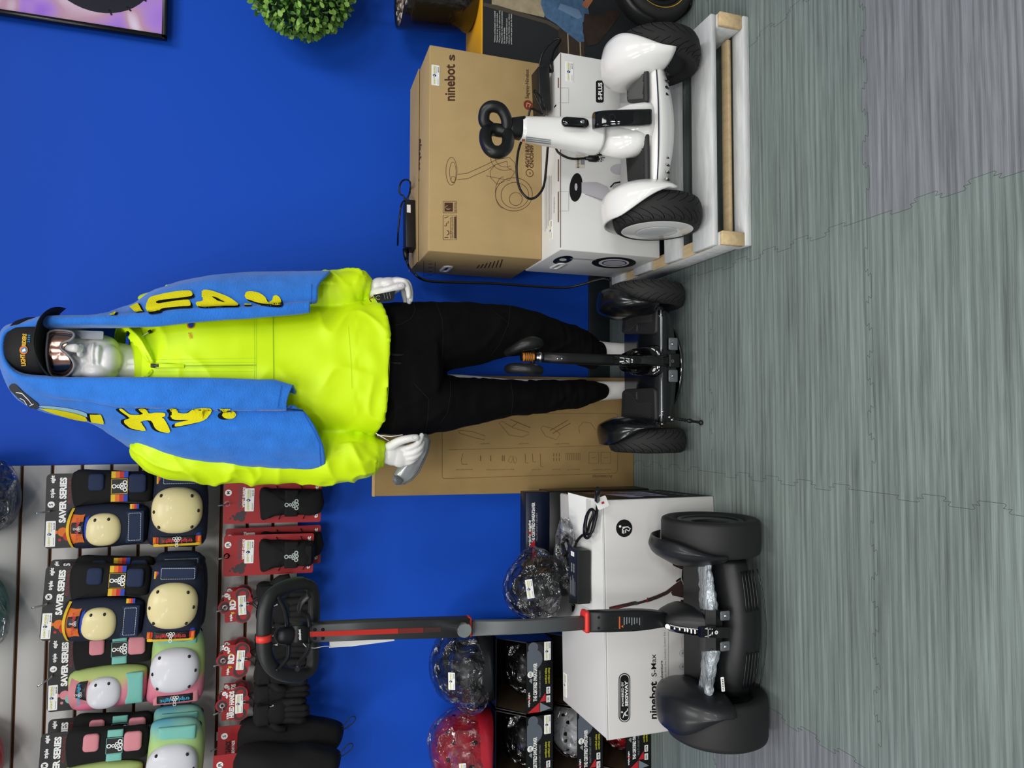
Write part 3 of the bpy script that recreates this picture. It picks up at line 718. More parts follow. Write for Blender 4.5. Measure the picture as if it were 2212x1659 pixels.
mb.build('drawstring', pants)

# ---- anorak
mb = MB(); TJ = []
rows = [(283, 716, 842, .075, -.345), (300, 672, 890, .095, -.35), (322, 645, 960, .112, -.352), (360, 640, 968, .125, -.358), (430, 646, 955, .135, -.362), (520, 655, 945, .135, -.365), (600, 662, 935, .132, -.365), (680, 662, 934, .135, -.365), (740, 656, 938, .138, -.365), (790, 649, 940, .142, -.365), (826, 644, 942, .145, -.365)]
NR = 64
for i, (v, a, b, hd, yc) in enumerate(rows):
    A, Bp = PY(v, a, yc), PY(v, b, yc); c = (A+Bp)/2; hw = (A-Bp).length/2; R = []
    for k in range(NR):
        t = 2*PI*k/NR; cx, sx = math.cos(t), math.sin(t)
        x = hw*math.copysign(abs(cx)**.8, cx); y = hd*math.copysign(abs(sx)**.8, sx); dz = 0
        if i == len(rows)-1: dz = .026*abs(cx)**3
        if i == 0: dz = .02*sx
        if i == 1: dz = .022*sx
        R.append(c+V(x, y, dz))
    TJ.append(R)
mb.loft(TJ, NEON)
def sleeve(rows):
    P = cat([(*PY(v, p, y), ) for v, p, y, r in rows], 8); R = [r for *_, r in rows]; RR = []
    for i in range(len(P)):
        t = i/8; k = min(int(t), len(R)-2); RR.append(R[k]+(R[k+1]-R[k])*min(1, t-k))
    mb.tube(P, RR, NEON, 30)
sleeve([(330, 680, -.35, .055), (352, 668, -.352, .052), (400, 658, -.355, .052), (500, 650, -.362, .053), (620, 643, -.37, .056), (690, 637, -.385, .062), (735, 632, -.39, .064), (760, 622, -.395, .056), (776, 620, -.40, .050), (784, 622, -.40, .043), (790, 624, -.40, .036), (799, 626, -.40, .034)])
sleeve([(330, 940, -.35, .06), (352, 962, -.352, .074), (400, 974, -.355, .076), (500, 982, -.362, .078), (620, 985, -.375, .080), (700, 986, -.385, .080), (755, 986, -.395, .078), (790, 983, -.405, .066), (808, 980, -.41, .052), (816, 979, -.41, .041), (822, 980, -.41, .038), (832, 981, -.412, .036)])
jac = mb.build('anorak', man); remesh(jac, .0048, 6)
def jw(p, n):
    """folds: broad soft waves, sharper creases on sleeves, gathered cuffs and waist"""
    sx = p.x-.15; arm = abs(sx) > .22 or (abs(sx) > .19 and p.z > 1.2)
    f = .008*nz((p.x, p.y, p.z*.55), 5, 4)+.0030*nz((p.x+p.z*.5, p.y, p.z*.8-p.x*.5), 13, 5)
    r = 1-abs(nz((p.x*.8+p.z*.5, p.y, p.z-p.x*.45), 9, 6))*2.4
    f += .0045*max(0, r)**3
    if arm: f += .0075*max(0, 1-abs(nz((p.x+p.z*.35, p.y, p.z*1.1-p.x*.8), 11, 8))*3)**2-.001
    if p.z < 1.0 and abs(sx) < .2: f += .003*nz(p, 26, 9)
    q = PYI(p)
    cuffR = math.hypot(p.x-CR.x, p.y-CR.y) < .075 and abs(p.z-CR.z) < .016; cuffL = math.hypot(p.x-CL.x, p.y-CL.y) < .075 and abs(p.z-CL.z) < .020
    if cuffR or cuffL:
        c = CR if cuffR else CL; a = math.atan2(p.y-c.y, p.x-c.x); f = .0014*math.sin(a*34)
    return f
def PYI(p): return None
CR, CL = PY(793, 625, -.40), PY(824, 980, -.41)
displace(jac, jw)
SJ = Surf([jac]); mb = MB()
def js(pts, w=1, m=NEONS, off=.0015): mb.pstroke(SJ, pts, w, m, off, step=4, across=2, taper=False)
js([(333, 786), (440, 783), (553, 783)], 1.0); js([(333, 796), (440, 794), (553, 795)], 1.0); js([(333, 791), (553, 789)], 3.2, mat('neon_zip_tape', (.34, .55, .01), .6), .001)
js([(333, 777), (553, 774)], .7); js([(333, 803), (553, 802)], .7)
js([(548, 680), (549, 740), (549, 826)], 1); js([(553, 680), (553, 826)], .7)
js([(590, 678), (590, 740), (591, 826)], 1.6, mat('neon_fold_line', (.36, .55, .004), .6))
js([(836, 672), (840, 720), (842, 780), (840, 850), (828, 900)], .8)
js([(752, 705), (757, 770), (760, 840)], .7)
absorb(jac, mb)
mb = MB(); zp = PY(329, 790, -.487); mb.box(PY(331, 790, -.492), (.010, .006, .012), DSTEEL, bev=.002); mb.box(PY(343, 790, -.497), (.006, .0025, .026), DSTEEL, bev=.001)
mb.box(PY(371, 790, -.500), (.009, .002, .058), NEON, bev=.0008); mb.build('zip_puller', jac)
mb = MB(); OR = mat('embroidery_orange', 'e07818', .6)
mb.ptext(SJ, 'LIGHT', (416, 731), (413, 718), 6, OR, bold=.03, off=.003)
def pd(mb, S, cx, cy, rx, ry, m, off, n=18): mb.ppoly(S, [(cx+rx*math.cos(2*PI*k/n), cy+ry*math.sin(2*PI*k/n)) for k in range(n)], m, off)
pd(mb, SJ, 412, 703, 8, 8, mat('embroidery_orange', 'e07818', .6), .0028); pd(mb, SJ, 413, 703, 6, 6, mat('embroidery_blue', '1c3f8f', .6), .0034); mb.ptext(SJ, 'RIDERS', (416, 700), (414, 684), 5, OR, bold=.03, off=.003)
absorb(jac, mb)
# collar
mb = MB(); rows = []
ctl = [((331, 797, -.482), (322, 806, -.492), (312, 815, -.478)), ((322, 815, -.468), (306, 822, -.475), (300, 822, -.46)), ((305, 835, -.43), (290, 842, -.43), (286, 834, -.42)), ((285, 838, -.36), (270, 842, -.35), (266, 832, -.35)), ((272, 800, -.29), (252, 800, -.28), (250, 790, -.295)), ((270, 745, -.28), (248, 742, -.27), (248, 748, -.29)), ((278, 712, -.34), (252, 704, -.34), (250, 716, -.35)),
       ((296, 706, -.42), (266, 704, -.43), (262, 716, -.42)), ((306, 722, -.455), (282, 716, -.475), (272, 728, -.462)), ((318, 748, -.478), (300, 735, -.495), (290, 744, -.482)), ((327, 775, -.484), (316, 762, -.498), (308, 768, -.486)), ((331, 788, -.485), (326, 780, -.494), (322, 782, -.488))]
L3 = [samp([PY(*r[j]) for r in ctl], 60) for j in range(3)]
for j in range(60):
    a, b, c = L3[0][j], L3[1][j], L3[2][j]; n = (b-a).cross(L3[0][min(j+1, 59)]-L3[0][max(j-1, 0)]).normalized()*.0050
    rows.append([a+n, b+n, c+n, c-n, b-n, a-n])
mb.loft(rows, NEON); col = mb.build('collar', jac); remesh(col, .003, 4)
# drawcord end by the collar and hang tag at the waist
mb = MB(); mb.tube([PY(308, 726, -.470), PY(314, 722, -.474), PY(322, 717, -.474)], .0012, WHITE, 6); mb.cyl(PY(321, 718, -.475), PY(327, 715, -.475), .0045, BLACK, 10); mb.build('drawcord', jac)
mb = MB(); P1, P2, P3, P4 = PY(807, 644, -.455), PY(857, 625, -.47), PY(852, 648, -.47), PY(815, 652, -.455)
TAGB = mat('hang_tag_black', '101413', .4)
a, b, c, d_ = PY(806, 637, -.472), PY(854, 628, -.474), PY(850, 649, -.474), PY(816, 654, -.472)
mb.loft([[q+V(0, -.0006, 0) for q in (a, b, c, d_)], [q+V(0, .0006, 0) for q in (a, b, c, d_)]], TAGB, smooth=False)
tp = Plane(a+V(0, -.0006, 0), (b-a).cross(d_-a).normalized()); 
if tp.n.y > 0: tp.n = -tp.n
pts = [(817+5*math.cos(math.radians(40+280*k/12)), 643+4*math.sin(math.radians(40+280*k/12))) for k in range(13)]
mb.pstroke(tp, pts, 1.2, mat('tag_gold', 'a59a66', .5), .0008, across=1)
for k in range(3): mb.pstroke(tp, [(832+k*6, 647-k), (829+k*6, 634-k)], .8, GREYP, .0008, across=1)
mb.tube([PY(806, 641, -.472), PY(798, 646, -.458), PY(802, 652, -.450)], .0014, mat('tag_cord_red', '8a2418', .6), 6); mb.build('hang_tag', jac)
mb = MB(); mb.tube([PY(812, 936, -.452), PY(822, 942, -.458), PY(840, 952, -.455)], .0013, WHITE, 6); mb.tube([PY(815, 940, -.452), PY(845, 943, -.462), PY(870, 939, -.462)], .0013, WHITE, 6); mb.build('hem_cord', jac)

# ---- cap
CAPB = mat('black_twill', '0a0a0b', .7, bump=.12, bscale=700, bdist=.0004)
cap = None
mb = MB(); cc = V(.170, -.382, 1.765); K = 40; tl = Matrix.Rotation(math.radians(-6), 4, 'X') @ Matrix.Rotation(math.radians(5), 4, 'Z'); G = Matrix.Translation(cc+V(-.002, -.002, -.024)) @ tl
prof = [(1.0, -.014), (1.03, .004), (1.03, .028), (1.01, .050), (.93, .068), (.74, .082), (.45, .090), (.12, .093)]
rings = [[G @ V(.079*r*math.cos(2*PI*k/K), .099*r*math.sin(2*PI*k/K)-.003, z) for k in range(K)] for r, z in prof]
mb.loft(rings, CAPB); crown = mb.build('cap', man)
mb = MB(); rows = []
for i in range(21):
    a = PI+PI*(.06+.88*i/20); t = math.sin(PI*i/20)
    inn = G @ V(.0785*math.cos(a), .0985*math.sin(a)-.003, -.010); q = math.cos(a)
    out = G @ V(.083*math.cos(a)*(1.28 if math.cos(a) > .3 else 1.05), .0985*math.sin(a)-.003-.058*t**.6, -.012-.012*q*q-.004)
    mid = (inn+out)/2+V(0, 0, .004)
    rows.append([inn, mid, out, out-V(0, 0, .003), mid-V(0, 0, .0032), inn-V(0, 0, .003)])
mb.loft(rows, CAPB); mb.build('brim', crown)
SCp = Surf([crown]); mb = MB(); YG = mat('embroidery_yellow', 'e3b02a', .6)
mb.ptext(SCp, 'LIGHT', (56, 789), (54, 764), 9, YG, bold=.05, off=.002); mb.ptext(SCp, 'RIDERS', (56, 748), (58, 722), 8, YG, bold=.05, off=.002)
pd(mb, SCp, 52, 756, 9, 9, mat('embroidery_orange', 'e07818', .6), .0022); pd(mb, SCp, 53, 756, 6, 6, mat('embroidery_cyan', '2c8fc8', .6), .0028); mb.ppoly(SCp, [(49, 760), (57, 758), (55, 752), (50, 755)], WHITE, .0032)
mb.ptext(SCp, '2 0 0 5', (65, 740), (66, 724), 5, mat('embroidery_cyan', '2c8fc8', .6), bold=.04, off=.002); absorb(crown, mb)

# ---- wrap-around glasses on the face
FRM = mat('matte_grey_frame', '9b9ca0', .35); LENS = mat('mirrored_bronze_lens', (.50, .30, .24), .13, metal=1)
def lens_shape(off_y, c, rx=.089, ry=.1):
    """outline (photo px, py) pressed onto a curved shield; returns world points"""
    pts = []
    for px, py in c:
        # curved front: vertical cylinder around the head axis
        d = ray(px, py); ax = V(.168, -.385, 0); o2 = V(CAM.x-ax.x, CAM.y-ax.y); dd = V(d.x, d.y)
        a = (dd.x/rx)**2+(dd.y/ry)**2; b = 2*(o2.x*dd.x/rx**2+o2.y*dd.y/ry**2); e = (o2.x/rx)**2+(o2.y/ry)**2-1
        D = max(0, b*b-4*a*e); t = (-b-math.sqrt(D))/(2*a); pts.append(CAM+d*t)
    return pts
oc = [(100, 728), (98, 745), (97, 765), (99, 785), (103, 803), (112, 815), (128, 818), (145, 814), (157, 803), (162, 790), (158, 777), (149, 766), (139, 757), (133, 752), (134, 744), (142, 740), (153, 736), (161, 727), (160, 718), (150, 713), (130, 711), (112, 712), (102, 718)]
ocl = [Vector(p) for p in oc]; cen = Vector((130, 762))
def inset(pts, f): return [(cen.x+(p.x-cen.x)*f, cen.y+(p.y-cen.y)*f) for p in pts]
L2 = [(*p, 0) for p in oc]; O2 = [(p.x, p.y) for p in cat(L2, 4, True)]
def offset_poly(P, d):
    out = []; n = len(P)
    for i in range(n):
        a, b = Vector(P[i-1]), Vector(P[(i+1) % n]); t = (b-a).normalized(); out.append((P[i][0]-t.y*d, P[i][1]+t.x*d))
    return out
inn = offset_poly(O2, -4.5)
if abs(sum(p[0] for p in inn)/len(inn)-130) > 40: inn = O2
area_ = lambda P: abs(sum(P[i-1][0]*P[i][1]-P[i][0]*P[i-1][1] for i in range(len(P))))
if area_(inn) > area_(O2): inn = offset_poly(O2, 4.5)
mb = MB(); A = lens_shape(0, O2); Bn = lens_shape(0, inn, .086, .097); A2 = [p+V(0, .004, 0) for p in A]; Am = [(a+b)/2+V(0, -.004, 0) for a, b in zip(A, Bn)]
mb.loft([A2, A, Am, Bn, [p+V(0, .004, 0) for p in Bn]], FRM, cap=False)
for s, pa, pb in ((1, (108, 713), (110, 702)), (-1, (118, 817), (118, 822))):
    q = PY(pa[0], pa[1], -.44); mb.tube([q, V(.168+s*.080, -.40, q.z), V(.168+s*.082, -.33, q.z-.006)], .005, FRM, 8)
gl = mb.build('wrap_glasses', man)
mb = MB()
# lens: fill the opening with a fine fan following the shield
G2 = []
for f in (1, .8, .6, .4, .2, .03): G2.append(lens_shape(0, [(cen.x+(p[0]-cen.x)*f, cen.y+(p[1]-cen.y)*f) for p in inn], .0845, .0955))
mb.loft(G2, LENS, cap=True); tag(mb.build('lens', gl), 'mirrored bronze shield lens')
mb = MB(); M = fr(PY(224, 714, -.462), PY(166, 712, -.450)-PY(224, 714, -.462), V(1, 0, .0)); mb.prism(rrect(.085, .020, .003, 3, .043, -.012), M, .0025, mat('silver_tag', 'a8adb2', .3, metal=.6))
for k in range(4): mb.disc(.028+k*.011, -.012, .004, M, WHITE, off=.0032, r2=.0022)
mb.build('silver_tag', gl)

# ---- beach towel draped over the mannequin's head
TB = mat('towel_blue_terry', (.030, .20, .72), .95, spec=.15, sheen=.35, var=.10, vscale=30, bump=.6, bscale=260, bdist=.003)
TY = mat('towel_yellow_print', 'e6dc22', .95, spec=.1, bump=.5, bscale=260, bdist=.003); TK = mat('towel_black_print', '16181c', .95, spec=.1); TL = mat('towel_pale_print', '9cc6d8', .95, spec=.1)
T0 = [  # rows from the left bottom up over the head and down the right; columns from the turned front edge to behind the head
 [(640, 846, -.500), (631, 836, -.528), (619, 880, -.534), (655, 886, -.516), (697, 958, -.505), (701, 1012, -.43), (688, 1006, -.32), (690, 970, -.255)],
 [(585, 834, -.505), (585, 827, -.530), (580, 880, -.536), (590, 886, -.519), (600, 945, -.508), (600, 1009, -.43), (600, 1004, -.31), (600, 960, -.24)],
 [(500, 828, -.505), (500, 823, -.530), (500, 878, -.536), (500, 884, -.520), (500, 930, -.510), (500, 1000, -.43), (500, 996, -.30), (500, 950, -.225)],
 [(380, 826, -.500), (380, 821, -.528), (380, 876, -.530), (380, 880, -.516), (380, 925, -.500), (385, 986, -.42), (385, 980, -.29), (385, 920, -.215)],
 [(280, 824, -.485), (280, 820, -.515), (280, 872, -.512), (280, 876, -.495), (285, 914, -.460), (294, 965, -.37), (286, 955, -.27), (290, 880, -.22)],
 [(200, 823, -.470), (200, 820, -.500), (200, 862, -.490), (200, 866, -.472), (200, 890, -.440), (200, 912, -.37), (205, 900, -.29), (210, 800, -.26)],
 [(112, 815, -.455), (110, 820, -.485), (112, 848, -.474), (110, 858, -.455), (105, 874, -.425), (98, 888, -.37), (105, 876, -.29), (120, 790, -.26)],
 [(48, 808, -.440), (44, 813, -.470), (44, 828, -.455), (44, 838, -.440), (42, 850, -.420), (38, 858, -.37), (44, 850, -.29), (60, 785, -.262)],
 [(18, 782, -.430), (13, 784, -.462), (10, 790, -.448), (9, 793, -.435), (7, 796, -.42), (6, 800, -.37), (12, 798, -.30), (40, 775, -.268)],
 [(10, 750, -.430), (5, 748, -.460), (2, 748, -.446), (1, 748, -.432), (0, 748, -.42), (0, 748, -.37), (6, 752, -.30), (40, 765, -.268)],
 [(20, 722, -.430), (15, 716, -.460), (13, 714, -.446), (12, 712, -.432), (11, 711, -.42), (10, 710, -.37), (16, 716, -.30), (46, 755, -.268)],
 [(58, 712, -.440), (56, 704, -.465), (54, 700, -.455), (54, 698, -.442), (54, 697, -.43), (54, 696, -.37), (58, 704, -.30), (70, 750, -.264)],
 [(94, 710, -.445), (94, 700, -.480), (93, 690, -.478), (92, 687, -.460), (92, 686, -.44), (90, 686, -.39), (94, 694, -.31), (100, 740, -.262)],
 [(135, 708, -.450), (132, 700, -.492), (132, 688, -.492), (131, 685, -.470), (131, 684, -.45), (130, 684, -.40), (132, 692, -.32), (135, 738, -.262)],
 [(200, 706, -.455), (200, 699, -.500), (200, 687, -.502), (200, 684, -.480), (200, 683, -.46), (200, 683, -.41), (200, 690, -.32), (200, 738, -.262)],
 [(252, 706, -.460), (252, 700, -.508), (252, 684, -.510), (250, 680, -.486), (250, 678, -.46), (248, 675, -.41), (252, 680, -.30), (255, 730, -.235)],
 [(300, 704, -.480), (300, 702, -.515), (300, 681, -.516), (300, 678, -.496), (300, 668, -.475), (298, 654, -.42), (302, 660, -.28), (305, 710, -.225)],
 [(345, 702, -.490), (345, 700, -.520), (345, 678, -.522), (345, 675, -.502), (345, 655, -.485), (342, 629, -.43), (346, 634, -.27), (350, 690, -.215)],
 [(440, 692, -.495), (440, 690, -.522), (440, 669, -.525), (440, 666, -.506), (440, 640, -.488), (440, 603, -.44), (440, 608, -.29), (440, 650, -.225)],
 [(560, 684, -.500), (560, 682, -.526), (560, 665, -.530), (560, 662, -.508), (560, 632, -.490), (560, 593, -.44), (560, 598, -.31), (560, 640, -.24)],
 [(664, 674, -.495), (669, 671, -.520), (671, 654, -.524), (685, 650, -.506), (689, 616, -.490), (713, 590, -.45), (704, 596, -.33), (700, 630, -.26)],
]
NRW, NCL = 168, 56
cols = [samp([PY(*T0[i][j]) for i in range(len(T0))], NRW) for j in range(8)]
grid = [samp([cols[j][i] for j in range(8)], NCL) for i in range(NRW)]
mb = MB(); vs = [[mb.bm.verts.new(p) for p in r] for r in grid]
for i in range(NRW-1):
    for j in range(NCL-1): mb.face([vs[i][j], vs[i][j+1], vs[i+1][j+1], vs[i+1][j]], TB, True)
bmesh.ops.recalc_face_normals(mb.bm, faces=mb.bm.faces)
mb.bm.normal_update()
N0 = {v: v.normal.copy() for v in mb.bm.verts}
for v in mb.bm.verts:
    p = v.co; k = .35 if p.z > 1.62 else 1
    f = .005*nz((p.x*2.2, p.y*1.4, p.z*.30), 11, 11)+.0022*nz((p.x*2.5, p.y*2, p.z*.6), 26, 12)
    if p.x < .1 and p.z < 1.35: f += .006*max(0, 1-abs(nz((p.x*1.6, 0, p.z*.5+p.x*.4), 12, 14))*3)
    v.co += V(0, -1, 0)*abs(f)*k if N0[v].y > -.2 and N0[v].y < .2 else (N0[v] if N0[v].y < 0 else -N0[v])*abs(f)*k
tw = mb.build('beach_towel', fix=False); tag(tw, 'bright blue terry towel with yellow brush letters draped over the head of the mannequin', 'towel')
md = tw.modifiers.new('s', 'SOLIDIFY'); md.thickness = .007; md.offset = 0
dg = bpy.context.evaluated_depsgraph_get(); me = bpy.data.meshes.new_from_object(tw.evaluated_get(dg)); tw.modifiers.clear(); tw.data = me
ST = Surf([tw]); mb = MB(); mbk = MB()
def pfill(B, S, poly, m, off, st=2.2):
    """fill an outline given in photo pixels with small faces lying on the cloth"""
    L = [(p.x, p.y) for p in cat([(*q, 0) for q in poly], 3, True)] if len(poly) > 6 else poly
    x0, x1 = min(p[0] for p in L), max(p[0] for p in L); n = max(2, int((x1-x0)/st)); cols_ = []
    for k in range(n+1):
        x = x0+.05+(x1-x0-.1)*k/n; ys = []
        for a, b in zip(L, L[1:]+L[:1]):
            if (a[0] <= x) != (b[0] <= x): ys.append(a[1]+(b[1]-a[1])*(x-a[0])/(b[0]-a[0]))
        ys.sort(); cols_.append((x, [(ys[i], ys[i+1]) for i in range(0, len(ys)-1, 2)]))
    def hv(x, y): h = S.hit(x, y); return B.bm.verts.new(h[0]+h[1]*off)
    for (xa, A_), (xb, B_) in zip(cols_[:-1], cols_[1:]):
        for a0_, a1_ in A_:
            for b0_, b1_ in B_:
                if min(a1_, b1_) < max(a0_, b0_): continue
                lo, hi = (a0_, b0_), (a1_, b1_)
                if len(A_) < len(B_): lo = (max(a0_, b0_-.5), b0_); hi = (min(a1_, b1_+.5), b1_)
                if len(A_) > len(B_): lo = (a0_, max(b0_, a0_-.5)); hi = (a1_, min(b1_, a1_+.5))
                q = max(1, int((hi[0]-lo[0]+hi[1]-lo[1])/2/3)); V0 = [hv(xa, lo[0]+(hi[0]-lo[0])*t/q) for t in range(q+1)]; V1 = [hv(xb, lo[1]+(hi[1]-lo[1])*t/q) for t in range(q+1)]
                for t in range(q): B.face([V0[t], V0[t+1], V1[t+1], V1[t]], m, True)
def c1(p): return [(x/3.77, 560+y/3.77) for x, y in p]
def c2(p): return [(440+x/3.19, 560+y/3.19) for x, y in p]
def glyph(p, sh=(4, 4)):
    pfill(mbk, ST, [(a+sh[0], b+sh[1]) for a, b in p], TK, .0022); pfill(mb, ST, p, TY, .0036)
glyph(c1([(1215, 330), (1290, 298), (1440, 268), (1545, 262), (1567, 280), (1558, 306), (1440, 325), (1292, 345), (1290, 368), (1400, 350), (1530, 335), (1553, 360), (1550, 385), (1450, 390), (1320, 405), (1300, 425), (1195, 432)]))
glyph([(424, 654), (437, 651), (435, 637), (438, 629), (449, 628), (462, 631), (487, 640), (507, 651), (515, 662), (484, 663), (440, 665), (426, 663)], (3, 2)); pfill(mbk, ST, [(456, 642), (468, 645), (488, 655), (470, 651)], TK, .0050)
glyph([(529, 637), (537, 631), (559, 634), (573, 643), (579, 654), (589, 649), (590, 641), (598, 639), (605, 645), (608, 654), (603, 660), (575, 659), (556, 655), (543, 650), (531, 646)]); glyph([(528, 657), (543, 658), (543, 661), (528, 661)], (0, 2))
glyph(c1([(1060, 395), (1125, 362), (1165, 432), (1105, 440)]), (4, 0)); glyph([(236, 682), (252, 674), (248, 682)], (5, 0))
pfill(mb, ST, [(88, 880), (117, 882), (159, 890), (186, 899), (186, 908), (149, 901), (111, 889), (92, 882)], TY, .0036); pfill(mbk, ST, [(84, 876), (120, 877), (165, 884), (190, 893), (190, 900), (150, 891), (110, 884)], TL, .0020)
glyph([(195, 893), (220, 894), (228, 915), (198, 910)], (-7, -1))
glyph(c1([(975, 1215), (1000, 1210), (1050, 1252), (1095, 1262), (1165, 1255), (1130, 1214), (1190, 1212), (1215, 1250), (1270, 1245), (1340, 1248), (1358, 1268), (1330, 1285), (1350, 1310), (1392, 1400), (1320, 1398), (1270, 1370), (1235, 1310), (1155, 1318), (1195, 1388), (1080, 1372), (1040, 1345), (1018, 1325), (1020, 1300), (1060, 1285), (1000, 1240)]), (-8, 1))
glyph(c1([(1385, 1215), (1440, 1215), (1452, 1245), (1520, 1252), (1560, 1228), (1600, 1213), (1722, 1213), (1710, 1260), (1660, 1310), (1560, 1337), (1440, 1357), (1425, 1342), (1450, 1326), (1540, 1306), (1430, 1305), (1392, 1282), (1400, 1250)]), (-7, 3))
glyph([(440, 882), (456, 882), (456, 892), (446, 905), (438, 906)], (-3, 2)); glyph([(474, 882), (498, 882), (493, 889), (487, 891)], (-5, 2)); glyph([(495+15*math.cos(k*.5236), 896+8.5*math.sin(k*.5236)) for k in range(12)], (-10, 2))
absorb(tw, mbk); absorb(tw, mb)
mb = MB(); GK = mat('towel_charcoal_print', '3a3e44', .95)
mb.pstroke(ST, [(30, 836), (46, 852), (66, 868), (76, 876)], 17, GK, .0026, step=3, across=5); 
for pts in ([(38, 846), (50, 848), (64, 862), (70, 870)], [(46, 858), (54, 862), (60, 872)], [(66, 874), (74, 870)]): mb.pstroke(ST, pts, 1.8, WHITE, .0040, step=2, across=1)
absorb(tw, mb)
mb = MB(); HEM = mat('towel_hem_stitch', (.016, .115, .50), .95)
for pts in ([(608, 834), (600, 880)], [(648, 874), (660, 900), (680, 935), (690, 958), (693, 1006)], [(673, 614), (672, 648)]): mb.pstroke(ST, pts, 1.3, HEM, .002, step=4, across=1)
absorb(tw, mb)

# ---- white-framed shield glasses held by the hand on the left of the photo
gg = thing('shield_glasses', 'silver grey shield glasses pinched in the mannequin hand in front of the leaning carton', 'glasses', PY(895, 985, -.40))
GP = mat('silver_shield', 'b4b6b8', .25, metal=.5); GD = mat('smoke_grey_tip', '5c5f61', .3)
o = [(921, 937), (929, 950), (925, 975), (914, 1000), (904, 1020), (890, 1036), (872, 1046), (858, 1048), (849, 1040), (850, 1028), (856, 1012), (862, 1000), (880, 985), (900, 962), (912, 942)]
L3 = [(p.x, p.y) for p in cat([(*q, 0) for q in o], 3, True)]
def shell(L3, y0, bow, th, m, name, par):
    mb = MB(); rr = []
    cx = sum(a for a, b in L3)/len(L3); cy = sum(b for a, b in L3)/len(L3)
    for f in (1, .85, .6, .35, .08): rr.append([PY(cx+(a-cx)*f, cy+(b-cy)*f, y0-bow*(1-f*f)) for a, b in L3])
    back = [[p+V(0, th, 0) for p in r] for r in rr]
    mb.loft([back[-1]]+back[::-1][1:]+rr, m); return mb.build(name, par)
shell(L3, -.395, .018, .004, GP, 'shield', gg)
shell([(a, b) for a, b in [(849, 1040), (852, 1026), (862, 1030), (872, 1038), (866, 1046), (856, 1048)]], -.409, .004, .004, GD, 'nose_tip', gg)
mb = MB(); mb.tube([PY(929, 950, -.396), PY(925, 975, -.398), PY(914, 1000, -.400), PY(904, 1020, -.400), PY(890, 1036, -.398), PY(872, 1046, -.396)], .0022, GD, 8); mb.build('rim', gg)

# ================================================================== BALANCE SCOOTERS
def axis_frame(c, s=1):
    """local Z along world +X*s, through c"""
    return Matrix(((0, 0, s, c[0]), (1, 0, 0, c[1]), (0, s, 0, c[2]), (0, 0, 0, 1)))
def tyre_profile(R, w, flat):
    if flat: return [(R*.70, -w*.42), (R*.80, -w*.5), (R*.93, -w*.5), (R*.985, -w*.46), (R, -w*.38), (R, w*.38), (R*.985, w*.46), (R*.93, w*.5), (R*.80, w*.5), (R*.70, w*.42)]
    return [(R*.66, -w*.36), (R*.76, -w*.48), (R*.86, -w*.5), (R*.93, -w*.44), (R*.975, -w*.30), (R, -w*.10), (R, w*.10), (R*.975, w*.30), (R*.93, w*.44), (R*.86, w*.5), (R*.76, w*.48), (R*.66, w*.36)]
def wheel(par, c, R, w, s, flat=False, hubm=None, hubm2=None, tread=26, hub=.68):
    """s = +1 when the outer face looks to +x; c = centre of the tyre"""
    G = axis_frame(c, s); prof = tyre_profile(R, w, flat); mb = MB(); mb.lathe(prof, G, RUB, 72, closed=True)
    if not flat:
        def pt(a, t, e=.0012):   # t in -1..1 across the tread
            z = t*w*.47; r = R
            for (r0, z0), (r1, z1) in zip(prof[:-1], prof[1:]):
                if z0 <= z <= z1: r = r0+(r1-r0)*(z-z0)/max(1e-6, z1-z0)
            r += e
            return G @ V(r*math.cos(a), r*math.sin(a), z)
        for k in range(tread):
            a0 = 2*PI*k/tread
            for sg in (-1, 1):
                P = [(a0+(.10 if sg > 0 else .22)+.30*(j/9)**1.8, sg*(.96-.78*j/9)) for j in range(10)]
                for (a, t), (a2, t2) in zip(P[:-1], P[1:]):
                    d = .015; mb.poly([pt(a, t), pt(a+d, t), pt(a2+d, t2), pt(a2, t2)], GROOVE)
                P = [(a0+(.16 if sg > 0 else .05)+.2*(j/5)**1.8, sg*(1.0-.35*j/5)) for j in range(6)]
                for (a, t), (a2, t2) in zip(P[:-1], P[1:]): mb.poly([pt(a, t), pt(a+.012, t), pt(a2+.012, t2), pt(a2, t2)], GROOVE)
    o = mb.build('tyre', par)
    mb = MB(); hm = hubm or GUN; h2 = hubm2 or hm; H = R*hub
    mb.lathe([(H+.002, -w*.36), (H, -w*.30), (R*.2, -w*.30), (R*.2, w*.30), (H*.6, w*.36)], G, GUN, 48)
    if flat:
        mb.lathe([(H+.002, w*.40), (H*.97, w*.44), (H*.86, w*.42), (H*.84, w*.36), (H*.60, w*.34), (H*.56, w*.42), (0, w*.46)], G, hm, 48)
        for k in range(22):
            a = 2*PI*k/22; c_, s_ = math.cos(a), math.sin(a); mb.box(G @ V(H*.71*c_, H*.71*s_, w*.375), (w*.03, .010 if abs(c_) < 2 else 0, .002), STEEL if k % 5 == 0 else GUN, rot=(G.to_3x3() @ Matrix.Rotation(a, 3, 'Z') @ Matrix(((0, 1, 0), (0, 0, 1), (1, 0, 0)))), bev=0)
        for k in range(9):
            a = math.radians(-60+120*k/8); p0, p1 = G @ V(H*.35*math.cos(a), H*.35*math.sin(a), -w*.46), G @ V(H*.9*math.cos(a+.15), H*.9*math.sin(a+.15), -w*.34); mb.tube([p0, p1], .0016, DSTEEL, 6)
    else:
        mb.lathe([(H*1.24, w*.40), (H*1.23, w*.47), (H*1.10, w*.505), (H*.76, w*.53), (H*.74, w*.535)], G, hm, 64)
        mb.lathe([(H*.74, w*.53), (H*.70, w*.515), (H*.66, w*.53)], G, GLOSSB, 64)
        mb.lathe([(H*.66, w*.53), (H*.62, w*.545), (H*.3, w*.56), (0.0, w*.562)], G, h2, 64)
    mb.build('hub', o); return o
